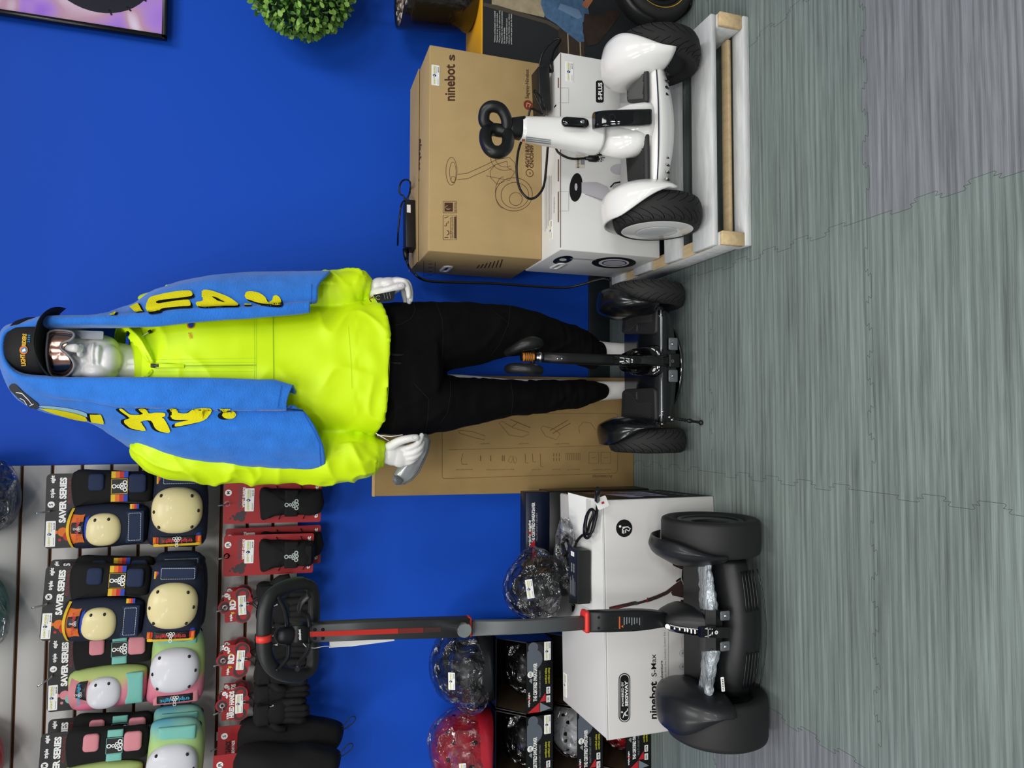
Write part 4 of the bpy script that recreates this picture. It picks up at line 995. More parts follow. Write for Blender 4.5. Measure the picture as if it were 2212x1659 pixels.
def fender(par, c, R, w, s, m, rows=None, name='fender', bul=.0, a0=12, a1=165, blade=False, lift=.014, th=.004, tip=.0):
    """shell over the inner top of the wheel; s = outward x direction"""
    G = []; n = 30
    for i in range(n+1):
        a = math.radians(a0+(a1-a0)*i/n); t = min(1, max(0, (i/n-.02)/.42)); e = t*t*(3-2*t); e2 = 1 if i/n < .8 else 1-((i/n-.8)/.2)**2*.5
        rad = V(0, -math.cos(a), math.sin(a)); C = V(*c); k = math.sin(PI*min(1, i/n*1.05))**.6 if not blade else math.sin(PI*min(1, i/n*1.0))**.8
        inn = -w*.5-.010; row = []
        pts = [(R*.30, inn-.002), (R*.62, inn-.006-bul*k*.8), (R*.88, inn-.002-bul*k*.9), (R+lift*.7+.006*k, inn+.010-bul*k*.45), (R+lift+.010*k, inn+w*.22), (R+lift+.012*k, inn+w*.22+(w*.62+tip)*e*.5), (R+lift+.004*k, inn+w*.22+(w*.72+tip)*e)]
        if blade: pts = pts[2:]
        for r, ax in pts: row.append(C+rad*r+V(s*ax, 0, 0))
        cr = samp(row, 16 if not blade else 14)
        G.append(cr+[p-(rad*th)+V(s*th*.3, 0, 0) for p in reversed(cr)])
    mb = MB(); mb.loft(G, m); return mb.build(name, par)
def pbox(mb, quad_f, quad_b, m, smooth=False):
    mb.loft([quad_f, quad_b], m, smooth=smooth)

# ---- black scooter on the floor in front of the mannequin
BLKP = mat('satin_black_shell', '0e1013', .22, coat=.3); PADR = mat('foot_rubber', '1b1b1c', .6)
t = thing('balance_scooter', 'black two-wheeled balance scooter on the floor before the mannequin feet, short knee bar', 'scooter', (.156, -.50, 0))
R_, w_ = .118, .072
for s in (-1, 1): wheel(t, (.156+s*.222, -.500, R_), R_, w_, s, hubm=BLKP)
for s in (-1, 1): fender(t, (.156+s*.212, -.494, R_), R_, w_*1.05, s, BLKP, bul=.010, lift=.022)
mb = MB()   # chassis under the pads
sec = []
for x in [-.165+.33*k/16 for k in range(17)]:
    q = abs(x)/.165; zf = .135-.0*q; zb = .072+.018*q*q
    sec.append([V(.156+x, yy, zz) for yy, zz in ((-.598, zf-.004), (-.606, zf-.020), (-.596, zb), (-.50, zb-.012), (-.41, zb), (-.395, .13), (-.40, .142))])
mb.loft(sec, BLKP); mb.build('chassis', t)
mb = MB(); L_ = [V(.156+x, -.6065, .1275-.002*abs(x)*6) for x in [-.16+.32*k/24 for k in range(25)]]
SILV = mat('silver_trim', 'b8babd', .3, metal=.8)
for side in ((-1, -.165, -.035), (1, .04, .165)):
    mb = MB(); mb.tube([V(.156+side[1]+(side[2]-side[1])*k/8, -.606, .128) for k in range(9)], .0022, SILV, 8); mb.build('trim_strip', t)
PADL = mat('foot_rubber_rib', '343434', .38)
def footpad(c4, thick, slant, name='foot_pad', words=True):
    """c4 = front-left, front-right, back-right, back-left world corners of the pad surface"""
    fl, fr_, br, bl = c4; n = (fr_-fl).cross(bl-fl).normalized()
    def at(u, v): return (fl*(1-u)+fr_*u)*(1-v)+(bl*(1-u)+br*u)*v
    out = rrect(1, 1, .13, 5, .5, .5); mb = MB(); 
    ring = lambda sc, z: [at(.5+(x-.5)*sc, .5+(y-.5)*sc)+n*z for x, y in out]
    mb.loft([ring(1.03, -thick), ring(1.03, -.003), ring(.99, .003), ring(.94, .004), ring(.92, .0025)], PADR)
    W = (fr_-fl).length
    for k in range(-6, 24):
        y0 = k*.062
        P = []
        for j in range(13):
            u = j/12; v = y0+(u*slant if slant > 0 else (1-u)*-slant)
            if .08 < v < .92 and .08 < u < .92 and not (words and ((u < .34) if slant < 0 else (u > .66)) and .12 < v < .72): P.append((u, v))
        if len(P) > 1:
            for (u, v), (u2, v2) in zip(P[:-1], P[1:]): mb.loft([[at(u, v-.012)+n*.0024, at(u, v)+n*.0064, at(u, v+.012)+n*.0024], [at(u2, v2-.012)+n*.0024, at(u2, v2)+n*.0064, at(u2, v2+.012)+n*.0024]], PADL, close=False, cap=False, smooth=False)
    if words:
        u0 = .10 if slant < 0 else .70
        o_ = at(u0, .50); M = fr(o_+n*.0030, fr_-fl, bl-fl); mb.text('ninebot', M, .011, mat('embossed_grey', '4a4b4d', .5), w=W*.22, off=.0004, bold=.02)
    return mb.build(name, t)
footpad((PY(1418, 912, -.592), PY(1416, 838, -.592), PY(1345, 842, -.415), PY(1343, 915, -.415)), .02, .7)
footpad((PY(1418, 722, -.592), PY(1420, 657, -.592), PY(1350, 672, -.415), PY(1343, 720, -.415)), .02, -.7)
mb = MB()   # gloss centre hump and display spine
def lofty(mb, secs, m, n=20, p=3.):
    """secs: (centre world, half width x, half depth along given vector) rounded sections"""
    R = []
    for c, hw, d, hd in secs:
        d = Vector(d).normalized(); R.append([c+V(1, 0, 0)*hw*math.copysign(abs(math.cos(2*PI*k/n))**(2/p), math.cos(2*PI*k/n))+d*hd*math.copysign(abs(math.sin(2*PI*k/n))**(2/p), math.sin(2*PI*k/n)) for k in range(n)])
    mb.loft(R, m)
lofty(mb, [(V(.172, -.585, .10), .050, (0, 1, .2), .018), (V(.172, -.575, .14), .048, (0, 1, .2), .035), (V(.172, -.540, .170), .040, (0, 1, .5), .045), (V(.173, -.50, .178), .030, (0, 1, .8), .035)], GLOSSB)
mb.build('centre_cover', t)
mb = MB(); lofty(mb, [(PY(1440, 779, -.607), .017, (0, 1, .1), .010), (PY(1412, 779, -.606), .017, (0, 1, .1), .012), (PY(1370, 779, -.590), .0165, (0, 1, .2), .022), (PY(1340, 779, -.570), .016, (0, 1, .2), .028), (PY(1318, 779, -.548), .013, (0, 1, .3), .024)], GLOSSB)
M = fr(PY(1352, 779, -.609), V(1, 0, 0), V(0, .2, 1)); mb.disc(0, 0, .008, M, STEEL, r2=.0065, off=.003); mb.disc(0, 0, .0015, M, WHITE, off=.004, n=10); mb.build('display_spine', t)
mb = MB(); mb.box(PY(1455, 779, -.612), (.040, .014, .034), GUN, bev=.003); 
M = fr(PY(1453, 780, -.6195), V(1, 0, 0), V(0, 0, 1)); mb.disc(0, 0, .0045, M, STEEL, r2=.0030, off=.0005); mb.build('charge_port_cover', t)
CLR = mat('clear_grey_bracket', '6b6e72', .2, alpha=.75)
for a, b in ((745, 1446), (822, 1446)): mb = MB(); mb.box(PY(b+8, a-2 if a < 780 else a-10, -.608), (.036, .004, .030), CLR, bev=.003); q = PY(b+7, a-2 if a < 780 else a-10, -.612); mb.ell(q, (.004, .003, .004), STEEL, seg=10, rings=6); mb.build('bracket', t)
mb = MB()   # stem
P = [PY(1340, 778, -.548), PY(1290, 777, -.540), PY(1230, 775, -.535), PY(1172, 772, -.530)]
rings = []
for i, (c, hw, hd) in enumerate(((P[0], .017, .016), (P[1], .0165, .016), (P[2], .016, .015), (P[3], .014, .014))): rings.append([c+V(hw*x*1., hd*y, 0) for x, y in rrect(2, 2, .7, 4)])
mb.loft(rings, GUN); mb.build('stem', t)
for v in (1204, 1213): mb = MB(); q = PY(v, 775, -.548); mb.ell(q+V(0, -.003, 0), (.0035, .0025, .0035), STEEL, seg=12, rings=6); mb.build('bolt', t)
mb = MB(); a, b = PY(1173, 772, -.530), PY(1157, 771, -.529); mb.tube([a, a.lerp(b, .3), a.lerp(b, .31), a.lerp(b, .65), a.lerp(b, .66), b], [.013, .013, .0155, .0155, .0125, .0125], STEEL, 24); mb.build('steel_collar', t)
mb = MB(); a, b = PY(1157, 771, -.529), PY(1126, 771, -.527); mb.tube([a, b], .0125, GUN, 20)
OL = mat('orange_caution_label', 'c9781c', .5); a2, b2 = a.lerp(b, .15), a.lerp(b, .95); mb.tube([a2, b2], .0129, OL, 20, cap=False)
for k in range(4): q = a2.lerp(b2, .2+.18*k); mb.tube([q, q+(b2-a2).normalized()*.0022], .0132, BLACK, 20, cap=False)
mb.build('neck', t)
KP = mat('knee_pad_rubber', '141516', .38, bump=.08, bscale=250)
def kneepad(pts, m=KP):
    mb = MB(); C = [PY(a, b, y) for a, b, y, r in pts]; L = cat(C, 6); RR = []
    for i in range(len(L)):
        q = i/6; k = min(int(q), len(pts)-2); RR.append(pts[k][3]+(pts[k+1][3]-pts[k][3])*min(1, q-k))
    mb.tube(L, RR, m, 20, flat=1.0); mb.ell(L[0], (RR[0],)*3, m, seg=20, rings=10); mb.ell(L[-1], (RR[-1],)*3, m, seg=20, rings=10); o = mb.build('knee_pad', t); remesh(o, .004, 6)
kneepad([(1163, 741, -.550, .016), (1150, 741, -.555, .021), (1132, 745, -.550, .018), (1112, 754, -.530, .014), (1096, 762, -.500, .011)])
kneepad([(1163, 800, -.545, .016), (1148, 798, -.552, .018), (1128, 796, -.545, .016), (1108, 796, -.525, .016), (1098, 797, -.505, .014)])
mb = MB(); mb.tube([PY(1150, 745, -.535), PY(1152, 771, -.530), PY(1150, 796, -.535)], .007, GUN, 10); mb.build('pad_bracket', t)
# kickstand on the left
mb = MB(); c = PY(1434, 893, -.598); mb.box(c, (.060, .006, .010), GUN, bev=.002); mb.box(PY(1440, 905, -.602), (.016, .006, .045), GUN, bev=.002)
for a, b in ((1446, 901), (1452, 907), (1431, 889), (1430, 916)): q = PY(a, b, -.606); mb.ell(q, (.0042, .004, .0042), STEEL, seg=12, rings=8)
mb.build('stand_bracket', t)
mb = MB(); a, b = PY(1452, 903, -.604), PZ(1514, 913, .006); L = [a.lerp(b, k/20) for k in range(21)]
mb.tube(L, [(.0055 if k in (5, 7, 9, 11) else .0035) if k < 12 else (.007 if k < 14 else .0042) for k in range(21)], GUN, 14); mb.ell(b, (.008, .008, .006), GUN, seg=14, rings=8); mb.build('kickstand', t)

# ---- white scooter standing on the pallet
WSH = mat('glossy_white_shell', 'e9e8e6', .16, spec=.5, coat=.4)
t = thing('balance_scooter', 'glossy white two-wheeled balance scooter standing on the wooden pallet', 'scooter', (.772, -.760, ZT))
R_, w_ = .120, .082
ZA = ZT+R_
for s in (-1, 1): wheel(t, (.772+s*.222, -.760, ZA), R_, w_, s, hubm=WSH, hubm2=mat('hub_light_grey', 'cfd0d2', .2), hub=.69)
for s in (-1, 1): fender(t, (.772+s*.216, -.752, ZA), R_, w_*1.0, s, WSH, bul=.026 if s > 0 else .020, lift=.018, a0=6, tip=.002)
mb = MB(); sec = []
for x in [-.175+.35*k/24 for k in range(25)]:
    q = abs(x)/.175; zt = .274+.004*q; zb = .205+.030*q**2; yf = -.838+.012*q*q
    sec.append([V(.772+x, yy, zz) for yy, zz in ((-.66, zt+.010), (yf+.012, zt), (yf, zt-.006), (yf-.004, zt-.020), (yf+.010, zb+.008), (yf+.028, zb), (-.74, zb-.01), (-.68, zb+.02))])
mb.loft(sec, WSH); mb.build('chassis', t)
mb = MB()
for sg in (-1, 1):
    for k in range(5):
        x = .772+sg*(.085+.019*k); mb.tube([V(x, -.8335+.0002*k, .240), V(x, -.8245, .228)], .0032, GLOSSB, 8)
absorb([o for o in bpy.data.objects if o.parent == t and o.name.startswith('chassis')][0], mb)
mb = MB(); mb.tube([V(.772-.165+.33*k/30, -.8405+.012*(abs(-1+2*k/30))**2, .267) for k in range(31)], .0018, mat('deep_seam', '23283a', .4), 6); mb.build('trim_seam', t)
PADR_old = PADR; PADR = mat('foot_rubber_grey', '2b2b2c', .6)
footpad((PY(1397, 407, -.822), PY(1396, 284, -.822), PY(1352, 305, -.700), PY(1358, 400, -.700)), .008, .35, words=False)
footpad((PY(1396, 222, -.822), PY(1394, 112, -.822), PY(1357, 150, -.700), PY(1356, 222, -.700)), .008, -.35, words=False)
PADR = PADR_old
mb = MB(); xs = PY(1400, 253, -.83).x
lofty(mb, [(V(xs, -.800, .272), .052, (0, 1, 0), .030), (V(xs, -.790, .300), .050, (0, 1, .2), .042), (V(xs-.002, -.770, .335), .048, (0, 1, .2), .050), (V(xs-.006, -.745, .365), .040, (0, 1, .2), .044), (V(xs-.010, -.725, .380), .026, (0, 1, .2), .030)], WSH, 28)
lofty(mb, [(PY(1392, 308, -.775), .036, (0, 1, 0), .045), (PY(1350, 308, -.770), .040, (0, 1, .2), .052), (PY(1318, 304, -.755), .036, (0, 1, .3), .048), (PY(1296, 298, -.740), .024, (0, 1, .3), .032)], WSH, 28, 2.2)
mb.build('centre_hump', t)
mb = MB(); mb2 = V
spine = [PY(1408, 251, -.846), PY(1380, 252, -.850), PY(1340, 253, -.838), PY(1305, 255, -.815), PY(1285, 258, -.790)]
rings = []
for i, c in enumerate(cat(spine, 5)):
    rings.append([c+V(.0215*x, .010*y+.008, .0) for x, y in rrect(2, 2, .6, 4)])
mb.loft(rings, GLOSSB); M = fr(PY(1322, 254, -.842), V(1, 0, 0), V(0, .35, 1)); mb.disc(0, 0, .009, M, DSTEEL, r2=.0070, off=.0015); mb.build('display_spine', t)
mb = MB()
stem = [(1292, 295, -.735, .047, .044), (1270, 294, -.730, .047, .044), (1240, 290, -.722, .044, .040), (1200, 286, -.712, .039, .034), (1160, 282, -.706, .035, .029), (1124, 278, -.702, .031, .025)]
rings = []
for v, p, y, hw, hd in stem:
    c = PY(v, p, y); rings.append([c+V(hw*x, hd*yy, 0) for x, yy in oval(2, 2, 32, p=2.6)])
rings = [samp([r[k] for r in rings], 16) for k in range(32)]; rings = [[rings[k][i] for k in range(32)] for i in range(16)]
mb.loft(rings, WSH); o = mb.build('stem', t); S_ = Surf([o]); mb = MB()
mb.ppoly(S_, [(1127, 305), (1134, 305), (1134, 300), (1127, 300)], mat('label_orange', 'c8602a', .5), .0008)
for k in range(3): mb.ppoly(S_, [(1136, 305-k*4), (1190, 312-k*4), (1190, 309.5-k*4), (1136, 302.5-k*4)], GREYP, .0008)
absorb(o, mb)
mb = MB(); M = fr(PY(1242, 266, -.775), V(1, 0, 0), V(0, .15, 1)); mb.dome(rrect(.026, .074, .012, 5), M, .014, GLOSSB, p=3); mb.dome(oval(.014, .018, 14, 0, -.016), M @ Matrix.Translation((0, 0, .009)), .006, STEEL); mb.build('tail_light', t)
mb = MB(); lofty(mb, [(PY(1130, 278, -.702), .031, (0, 1, 0), .025), (PY(1118, 277, -.702), .028, (0, 1, 0), .024), (PY(1104, 277, -.702), .026, (0, 1, 0), .022), (PY(1094, 277, -.702), .022, (0, 1, 0), .02)], KP, 28); mb.build('stem_neck', t)
def loop(c_pts, r, name):
    mb = MB(); L = cat([PY(*p) for p in c_pts], 6, True); mb.tube(L, r, KP, 18, closed=True); o = mb.build(name, t); return o
loop([(1092, 280, -.712), (1094, 258, -.722), (1082, 236, -.728), (1062, 230, -.726), (1048, 240, -.715), (1046, 262, -.704), (1060, 276, -.700), (1078, 284, -.705)], .0150, 'knee_pad')
loop([(1096, 290, -.715), (1096, 314, -.735), (1082, 328, -.745), (1062, 326, -.742), (1050, 308, -.728), (1050, 286, -.712), (1064, 280, -.704), (1082, 282, -.708)], .0165, 'knee_pad')
mb = MB(); mb.tube([PY(1096, 284, -.708), PY(1080, 282, -.706), PY(1066, 280, -.702)], [.02, .017, .012], KP, 14); mb.build('pad_joint', t)

# ---- big black scooter with steering column at the left
t = thing('balance_scooter', 'large black balance scooter with tall steering column and wheel in front of the white carton', 'scooter', (-.53, -.85, 0))
SAT = mat('satin_black', '131416', .42, bump=.05, bscale=500); SLV = mat('plastic_wrap', 'a9b0b6', .16, metal=.25, spec=.8, var=.55, vscale=16, stretch=(1.2, 2, 2), bump=1, bscale=38, bdist=.012)
R_ = .125; cR, cL = V(-.300, -.842, R_), V(-.742, -.862, R_)
RUB2 = RUB; RUB = mat('smooth_tyre', '1c1c1d', .6, bump=.12, bscale=400)
wheel(t, cR, R_, .088, 1, flat=True); wheel(t, cL, R_, .110, -1, flat=True); RUB = RUB2
FSAT = mat('satin_fender', '17191d', .40, coat=.08)
fender(t, cR+V(0, .004, 0), R_, .080, 1, FSAT, blade=True, a0=16, a1=150, bul=.020, lift=.022, tip=-.030)
fender(t, cL+V(0, .004, 0), R_, .10, -1, FSAT, blade=False, a0=14, a1=150, bul=.016, lift=.018, tip=-.010)
mb = MB(); sec = []
for k in range(25):
    x = -.685+.335*k/24; q = abs(x+.515)/.17; yf = -.965+.03*q**2
    sec.append([V(x, yy, zz) for yy, zz in ((-.76, .155), (yf+.045, .150), (yf+.012, .120), (yf, .085), (yf+.012, .058+.03*q**3), (yf+.05, .042+.02*q*q), (-.80, .045), (-.75, .09))])
mb.loft(sec, SAT)
for k in range(5): # ribbed front grille
    z = .108-.010*k
    for x0, x1 in ((-.66, -.57), (-.47, -.375)): mb.tube([V(x0+(x1-x0)*j/6, -.968+.03*(abs(x0+(x1-x0)*j/6+.515)/.17)**2+.002*k-(.001), z) for j in range(7)], .0022, GUN, 6)
mb.build('chassis', t)
mb = MB(); mb.tube([V(x, -.9775+.03*(abs(x+.515)/.17)**2, .060+.01*(abs(x+.515)/.17)**2) for x in [-.66+.29*k/16 for k in range(17)]], .0016, DSTEEL, 6); mb.build('trim_line', t)
def wrapped(pb, pt, ends, name='foot_pad'):
    """foot bar in crinkled plastic: rows of photo pixels (rear top, front top, front bottom) at both ends"""
    mb = MB(); A, Bq = ends; R = []
    for k in range(29):
        f = k/28; row = [Vector(a).lerp(Vector(b), f) for a, b in zip(A, Bq)]
        pts = samp([PY(*p) for p in row], 9); R.append([p+V(0, -.0035*nz((f*9, i*.9, 0), 1.3, 3), .0035*nz((f*7, i*1.2, 0), 1.7, 5)) for i, p in enumerate(pts)]+[pts[-1]+V(0, .06, 0), pts[0]+V(0, .01, -.03)])
    mb.loft(R, SLV); return mb.build(name, t)
wrapped(0, 0, ([(1505, 1201, -.800), (1518, 1201, -.905), (1528, 1201, -.93), (1534, 1204, -.93)], [(1508, 1318, -.800), (1524, 1318, -.945), (1545, 1318, -.965), (1552, 1318, -.96)]))
wrapped(0, 0, ([(1512, 1406, -.800), (1528, 1406, -.950), (1545, 1406, -.965), (1556, 1406, -.96)], [(1509, 1526, -.800), (1518, 1530, -.905), (1528, 1530, -.93), (1534, 1528, -.93)]))
mb = MB()
def pz(v, p, y): return PY(v, p, y)
# centre shoulders beside the console
for a, b in ((1318, 1352), (1376, 1406)):
    rr = []
    for p_ in (a, b): rr.append([PY(1506, p_, -.80), PY(1524, p_, -.945), PY(1546, p_, -.968), PY(1560, p_, -.965), PY(1560, p_, -.86), PY(1520, p_, -.78)])
    mb.loft(rr, SAT, smooth=False)
mb.build('shoulder_block', t)
mb = MB(); secs = []   # tear-drop console
for v, a, b, y, hd in ((1426, 1338, 1350, -.83, .012), (1440, 1330, 1358, -.835, .035), (1460, 1322, 1370, -.84, .050), (1485, 1317, 1376, -.85, .065), (1511, 1316, 1380, -.86, .080), (1520, 1320, 1378, -.87, .078)):
    A, Bq = PY(v, a, y-hd*.7), PY(v, b, y-hd*.7); c = (A+Bq)/2+V(0, hd*.7, 0); secs.append((c, (A-Bq).length/2, (0, 1, 0), hd))
lofty(mb, secs, SAT, 28, 2.4); mb.build('console', t)
SC_ = Surf([bpy.data.objects[-1]]) if False else None
mb = MB(); co = [o for o in bpy.data.objects if o.name.startswith('console')][0]; S_ = Surf([co])
for i, v in enumerate(range(1436, 1510, 4)): pass
mb.pstroke(S_, [(1432, 1351), (1450, 1356), (1480, 1361), (1509, 1365)], 13, GLOSSB, .0015, step=3, across=5)
for v, h in ((1447, 7), (1458, 4), (1469, 5), (1480, 6), (1494, 8), (1502, 8)):
    mb.pstroke(S_, [(v, 1354+(v-1447)*.17-h*.5), (v, 1354+(v-1447)*.17+h*.5)], 3.0, WHITE, .003, step=2, across=2, taper=False)
pd(mb, S_, 1443, 1352, 4.5, 4.5, WHITE, .003); pd(mb, S_, 1486, 1360, 2, 4, WHITE, .003)
absorb(co, mb)
mb = MB(); L = cat([PY(1511, 1365, -.958), PY(1528, 1365, -.975), PY(1550, 1366, -.985), PY(1577, 1366, -.985)], 5)
mb.loft([[p+V(.0125*x, .006*y, 0) for x, y in rrect(2, 2, .5, 3)] for p in L], GLOSSB); M = fr(PY(1547, 1366, -.993), V(1, 0, 0), V(0, 0, 1)); mb.disc(0, 0, .0045, M, WHITE, r2=.0022, off=.001); mb.disc(0, 0, .0020, M, GREYP, off=.001, n=12)
mb.rect(-.010, .020, .020, .004, M, SILV, off=.001); mb.build('power_button_strip', t)
for p_ in (1330, 1396):
    mb = MB(); c = PY(1566, p_, -.975); mb.box(c, (.022, .004, .026), CLR, bev=.003); mb.ell(c+V(0, -.003, 0), (.0048, .003, .0048), STEEL, seg=12, rings=6); mb.build('clear_bracket', t)
mb = MB(); M = fr(PY(1561, 1478, -.955), V(1, 0, .08), V(0, .2, 1)); mb.prism(rrect(.034, .008, .001, 1), M, .001, WHITE)
for k in range(7): mb.rect(-.014+k*.004, -.002, .0018, .004, M, BLACK, off=.0014)
mb.build('serial_label', t)
# column
def boxcol(rows, m, mb, rad=.28):
    R = []
    for v, a, b, y, d in rows:
        A, Bq = PY(v, a, y), PY(v, b, y); c = (A+Bq)/2; hw = (Bq-A).length/2; ax = (A-Bq).normalized()
        R.append([c+ax*hw*x+V(0, d/2*(yy)+d/2, 0) for x, yy in rrect(2, 2, rad, 3)])
    mb.loft(R, m)
mb = MB(); boxcol([(1268, 1323, 1367, -.868, .026), (1320, 1321, 1367, -.870, .026), (1370, 1319, 1365, -.874, .028), (1400, 1320, 1362, -.872, .03), (1425, 1323, 1358, -.862, .035), (1450, 1326, 1354, -.85, .03)], SAT, mb); o = mb.build('lower_column', t); S_ = Surf([o]); mb = MB()
mb.ppoly(S_, [(1336, 1332), (1336, 1358), (1389, 1356), (1389, 1330)], mat('warning_label_black', '17181a', .5), .0007)
mb.ppoly(S_, [(1336.5, 1332), (1336.5, 1358), (1339.5, 1358), (1339.5, 1332)], mat('label_orange', 'c8602a', .5), .001)
for k in range(7): mb.pstroke(S_, [(1348+k*5.5, 1333+k*.2), (1348+k*5.5, 1350-(k % 3)*2)], 2, GREYP, .001, across=1, taper=False)
mb.ppoly(S_, [(1341, 1353), (1346, 1356), (1346, 1350)], mat('label_orange', 'c8602a', .5), .001)
for v in (1293, 1328):
    for p_ in (1334, 1357): pd(mb, S_, v, p_, 3, 3, GLOSSB, .001, 12)
absorb(o, mb)
CR_ = mat('coral_red_collar', 'd8342c', .4)
mb = MB(); boxcol([(1264, 1327, 1364, -.868, .030), (1268, 1322, 1369, -.872, .034), (1274, 1322, 1369, -.872, .034)], CR_, mb); mb.build('red_collar', t)
mb = MB(); boxcol([(1012, 1343, 1375, -.860, .018), (1140, 1341, 1370, -.862, .018), (1270, 1333, 1361, -.866, .018)], mat('anodised_grey', '5c6062', .42, metal=.2), mb, .2); mb.build('inner_column', t)
mb = MB(); boxcol([(1014, 1335, 1378, -.866, .028), (1019, 1335, 1377, -.866, .028)], CR_, mb); mb.build('red_collar', t)
mb = MB(); boxcol([(668, 1350, 1389, -.866, .028), (800, 1343, 1383, -.866, .028), (1016, 1336, 1378, -.866, .028)], mat('dark_anodised', '37393b', .42, metal=.1), mb, .15); o = mb.build('outer_column', t); S_ = Surf([o]); mb = MB()
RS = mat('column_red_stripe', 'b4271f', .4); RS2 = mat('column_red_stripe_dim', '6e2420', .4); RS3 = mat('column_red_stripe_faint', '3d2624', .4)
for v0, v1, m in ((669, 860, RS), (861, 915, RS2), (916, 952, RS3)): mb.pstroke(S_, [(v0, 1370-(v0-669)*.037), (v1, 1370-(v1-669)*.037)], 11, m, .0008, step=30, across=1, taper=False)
for v in (680, 697):
    for p_ in (1360, 1379): pd(mb, S_, v, p_, 3.6, 3.6, GLOSSB, .0008, 14); pd(mb, S_, v, p_, 1.6, 1.6, DSTEEL, .0012, 10)
absorb(o, mb)
mb = MB(); c = PY(999, 1357, -.868); G = fr(c, V(1, 0, 0), V(0, 0, 1)); K = []
mb.lathe([(.013, -.002), (.013, .006), (.0160, .007), (.0165, .018), (.0150, .021), (0, .0215)], G, STEEL, 32, smooth=False); mb.build('clamp_knob', t)
mb = MB(); boxcol([(626, 1352, 1390, -.878, .040), (666, 1351, 1389, -.872, .034)], SAT, mb, .1); o = mb.build('column_head', t); S_ = Surf([o]); mb = MB()
mb.ptext(S_, 'ninebot', (650, 1382), (649, 1359), 5.5, WHITE, bold=.04, off=.0012); mb.pstroke(S_, [(627, 1371), (637, 1371)], 11, RS, .0008, step=20, across=1, taper=False); mb.pstroke(S_, [(660, 1370), (666, 1370)], 11, RS, .0008, step=20, across=1, taper=False)
absorb(o, mb)
mb = MB(); mb.tube([PY(596, 1372, -.868), PY(604, 1372, -.874), PY(622, 1371, -.872), PY(628, 1371, -.860)], [.010, .019, .022, .018], SAT, 20, flat=.8); mb.build('wheel_boss', t)
LTH = mat('grip_leather', '1a1b1c', .5, bump=.12, bscale=300)
wc = [(570, 1380), (570, 1345), (574, 1312), (586, 1288), (608, 1272), (636, 1262), (660, 1262), (674, 1272), (678, 1296), (678, 1330), (677, 1375), (676, 1415), (674, 1438), (664, 1452), (642, 1459), (614, 1456), (592, 1445), (577, 1424), (571, 1402)]
mb = MB(); L = cat([PY(a, b, -.900+.0007*(a-570)) for a, b in wc], 5, True); mb.tube(L, [.0148 if p.z > 1.14 else .0125 for p in L], LTH, 18, closed=True); ring_ = mb.build('steering_wheel', t)
mb = MB(); mb.tube([PY(570, 1371.5, -.905), PY(570, 1385, -.905)], .0153, CR_, 20); mb.build('red_band', ring_)
mb = MB()
for sgn, e in ((-1, [(622, 1350, -.875), (616, 1318, -.885), (606, 1296, -.892), (600, 1286, -.897)]), (1, [(624, 1392, -.875), (622, 1420, -.885), (606, 1440, -.892), (596, 1450, -.897)])):
    mb = MB(); mb.tube(cat([PY(*q) for q in e], 4), .0085, SAT, 12, flat=.5)
    q = PY(*e[0]); mb.box(q, (.008, .006, .012), DSTEEL, bev=.001); mb.build('spoke', ring_)
for e in ([(668, 1352, -.868), (664, 1330, -.872), (648, 1320, -.880), (652, 1300, -.892), (668, 1284, -.90)], [(668, 1390, -.868), (664, 1408, -.876), (650, 1428, -.885), (642, 1446, -.897)]):
    mb = MB(); mb.tube(cat([PY(*q) for q in e], 4), .010, SAT, 12, flat=.5); mb.build('lower_spoke', ring_)
# white tag hanging behind the column
g = MB(); M0 = PY(712, 1395, -.835); a, b, c, d_ = PY(712, 1394, -.836), PY(711, 1399, -.838), PY(760, 1396, -.836), PY(852, 1384, -.832)
g.loft([[p+V(0, -.0008, 0) for p in (a, b, c, d_, PY(850, 1372, -.83), PY(712, 1372, -.832))], [p+V(0, .0008, 0) for p in (a, b, c, d_, PY(850, 1372, -.83), PY(712, 1372, -.832))]], WHITE, smooth=False)
g.tube([PY(655, 1390, -.86), PY(662, 1398, -.855), PY(680, 1400, -.85), PY(700, 1396, -.84), PY(714, 1396, -.837)], .001, WHITE, 6)
tg = g.build('paper_tag'); tag(tg, 'white paper tag on a string hanging behind the steering column', 'tag')

# ================================================================== LEFT: WHITE CARTON, HELMET BOXES, CHARGERS
B = box_frame(-.8551, -.7012, .0378, 0); w, d, h = .6327, .3164, .3509; FF = face_frames(B, w, d, h); PP = planes(FF); F, P = FF['F'], PP['F']
WC2 = mat('white_carton_grey', 'd2d0ce', .5, spec=.35, var=.02, vscale=5)
t = thing('cardboard_box', 'large white scooter carton with pill-shaped black emblem, on the floor beside the helmet boxes', 'box', M=B)
mb = MB(); mb.box(B @ V(w/2, d/2, h/2), (w, d, h), WC2, rot=B.to_3x3(), bev=.005)
def pl3(pts, wd=1., m=BLACK, closed=False, off=.0008, S=None): mb.pstroke(S or P, list(pts)+([pts[0]] if closed else []), wd, m, off, across=1, taper=False)
def pill(cv, y0, y1, hw, m, off):
    n = 10; pts = [(cv-hw*math.cos(PI*k/n), y0-hw*math.sin(PI*k/n)+hw) for k in range(n+1)]+[(cv+hw*math.cos(PI*k/n), y1+hw*math.sin(PI*k/n)-hw) for k in range(n+1)]
    mb.ppoly(P, pts, m, off)
pill(1348.5, 1454, 1560, 12.5, BLACK, .0008); pill(1348.5, 1456, 1558, 10.5, WHITE, .0011); pill(1348.5, 1457.5, 1556.5, 9.3, BLACK, .0014)
mb.ptext(P, 'POWERED BY', (1347, 1525), (1346, 1472), 4.5, WHITE, bold=.02, off=.0018); mb.ptext(P, 'SEGWAY', (1356, 1525), (1355, 1470), 6, WHITE, bold=.04, off=.0018)
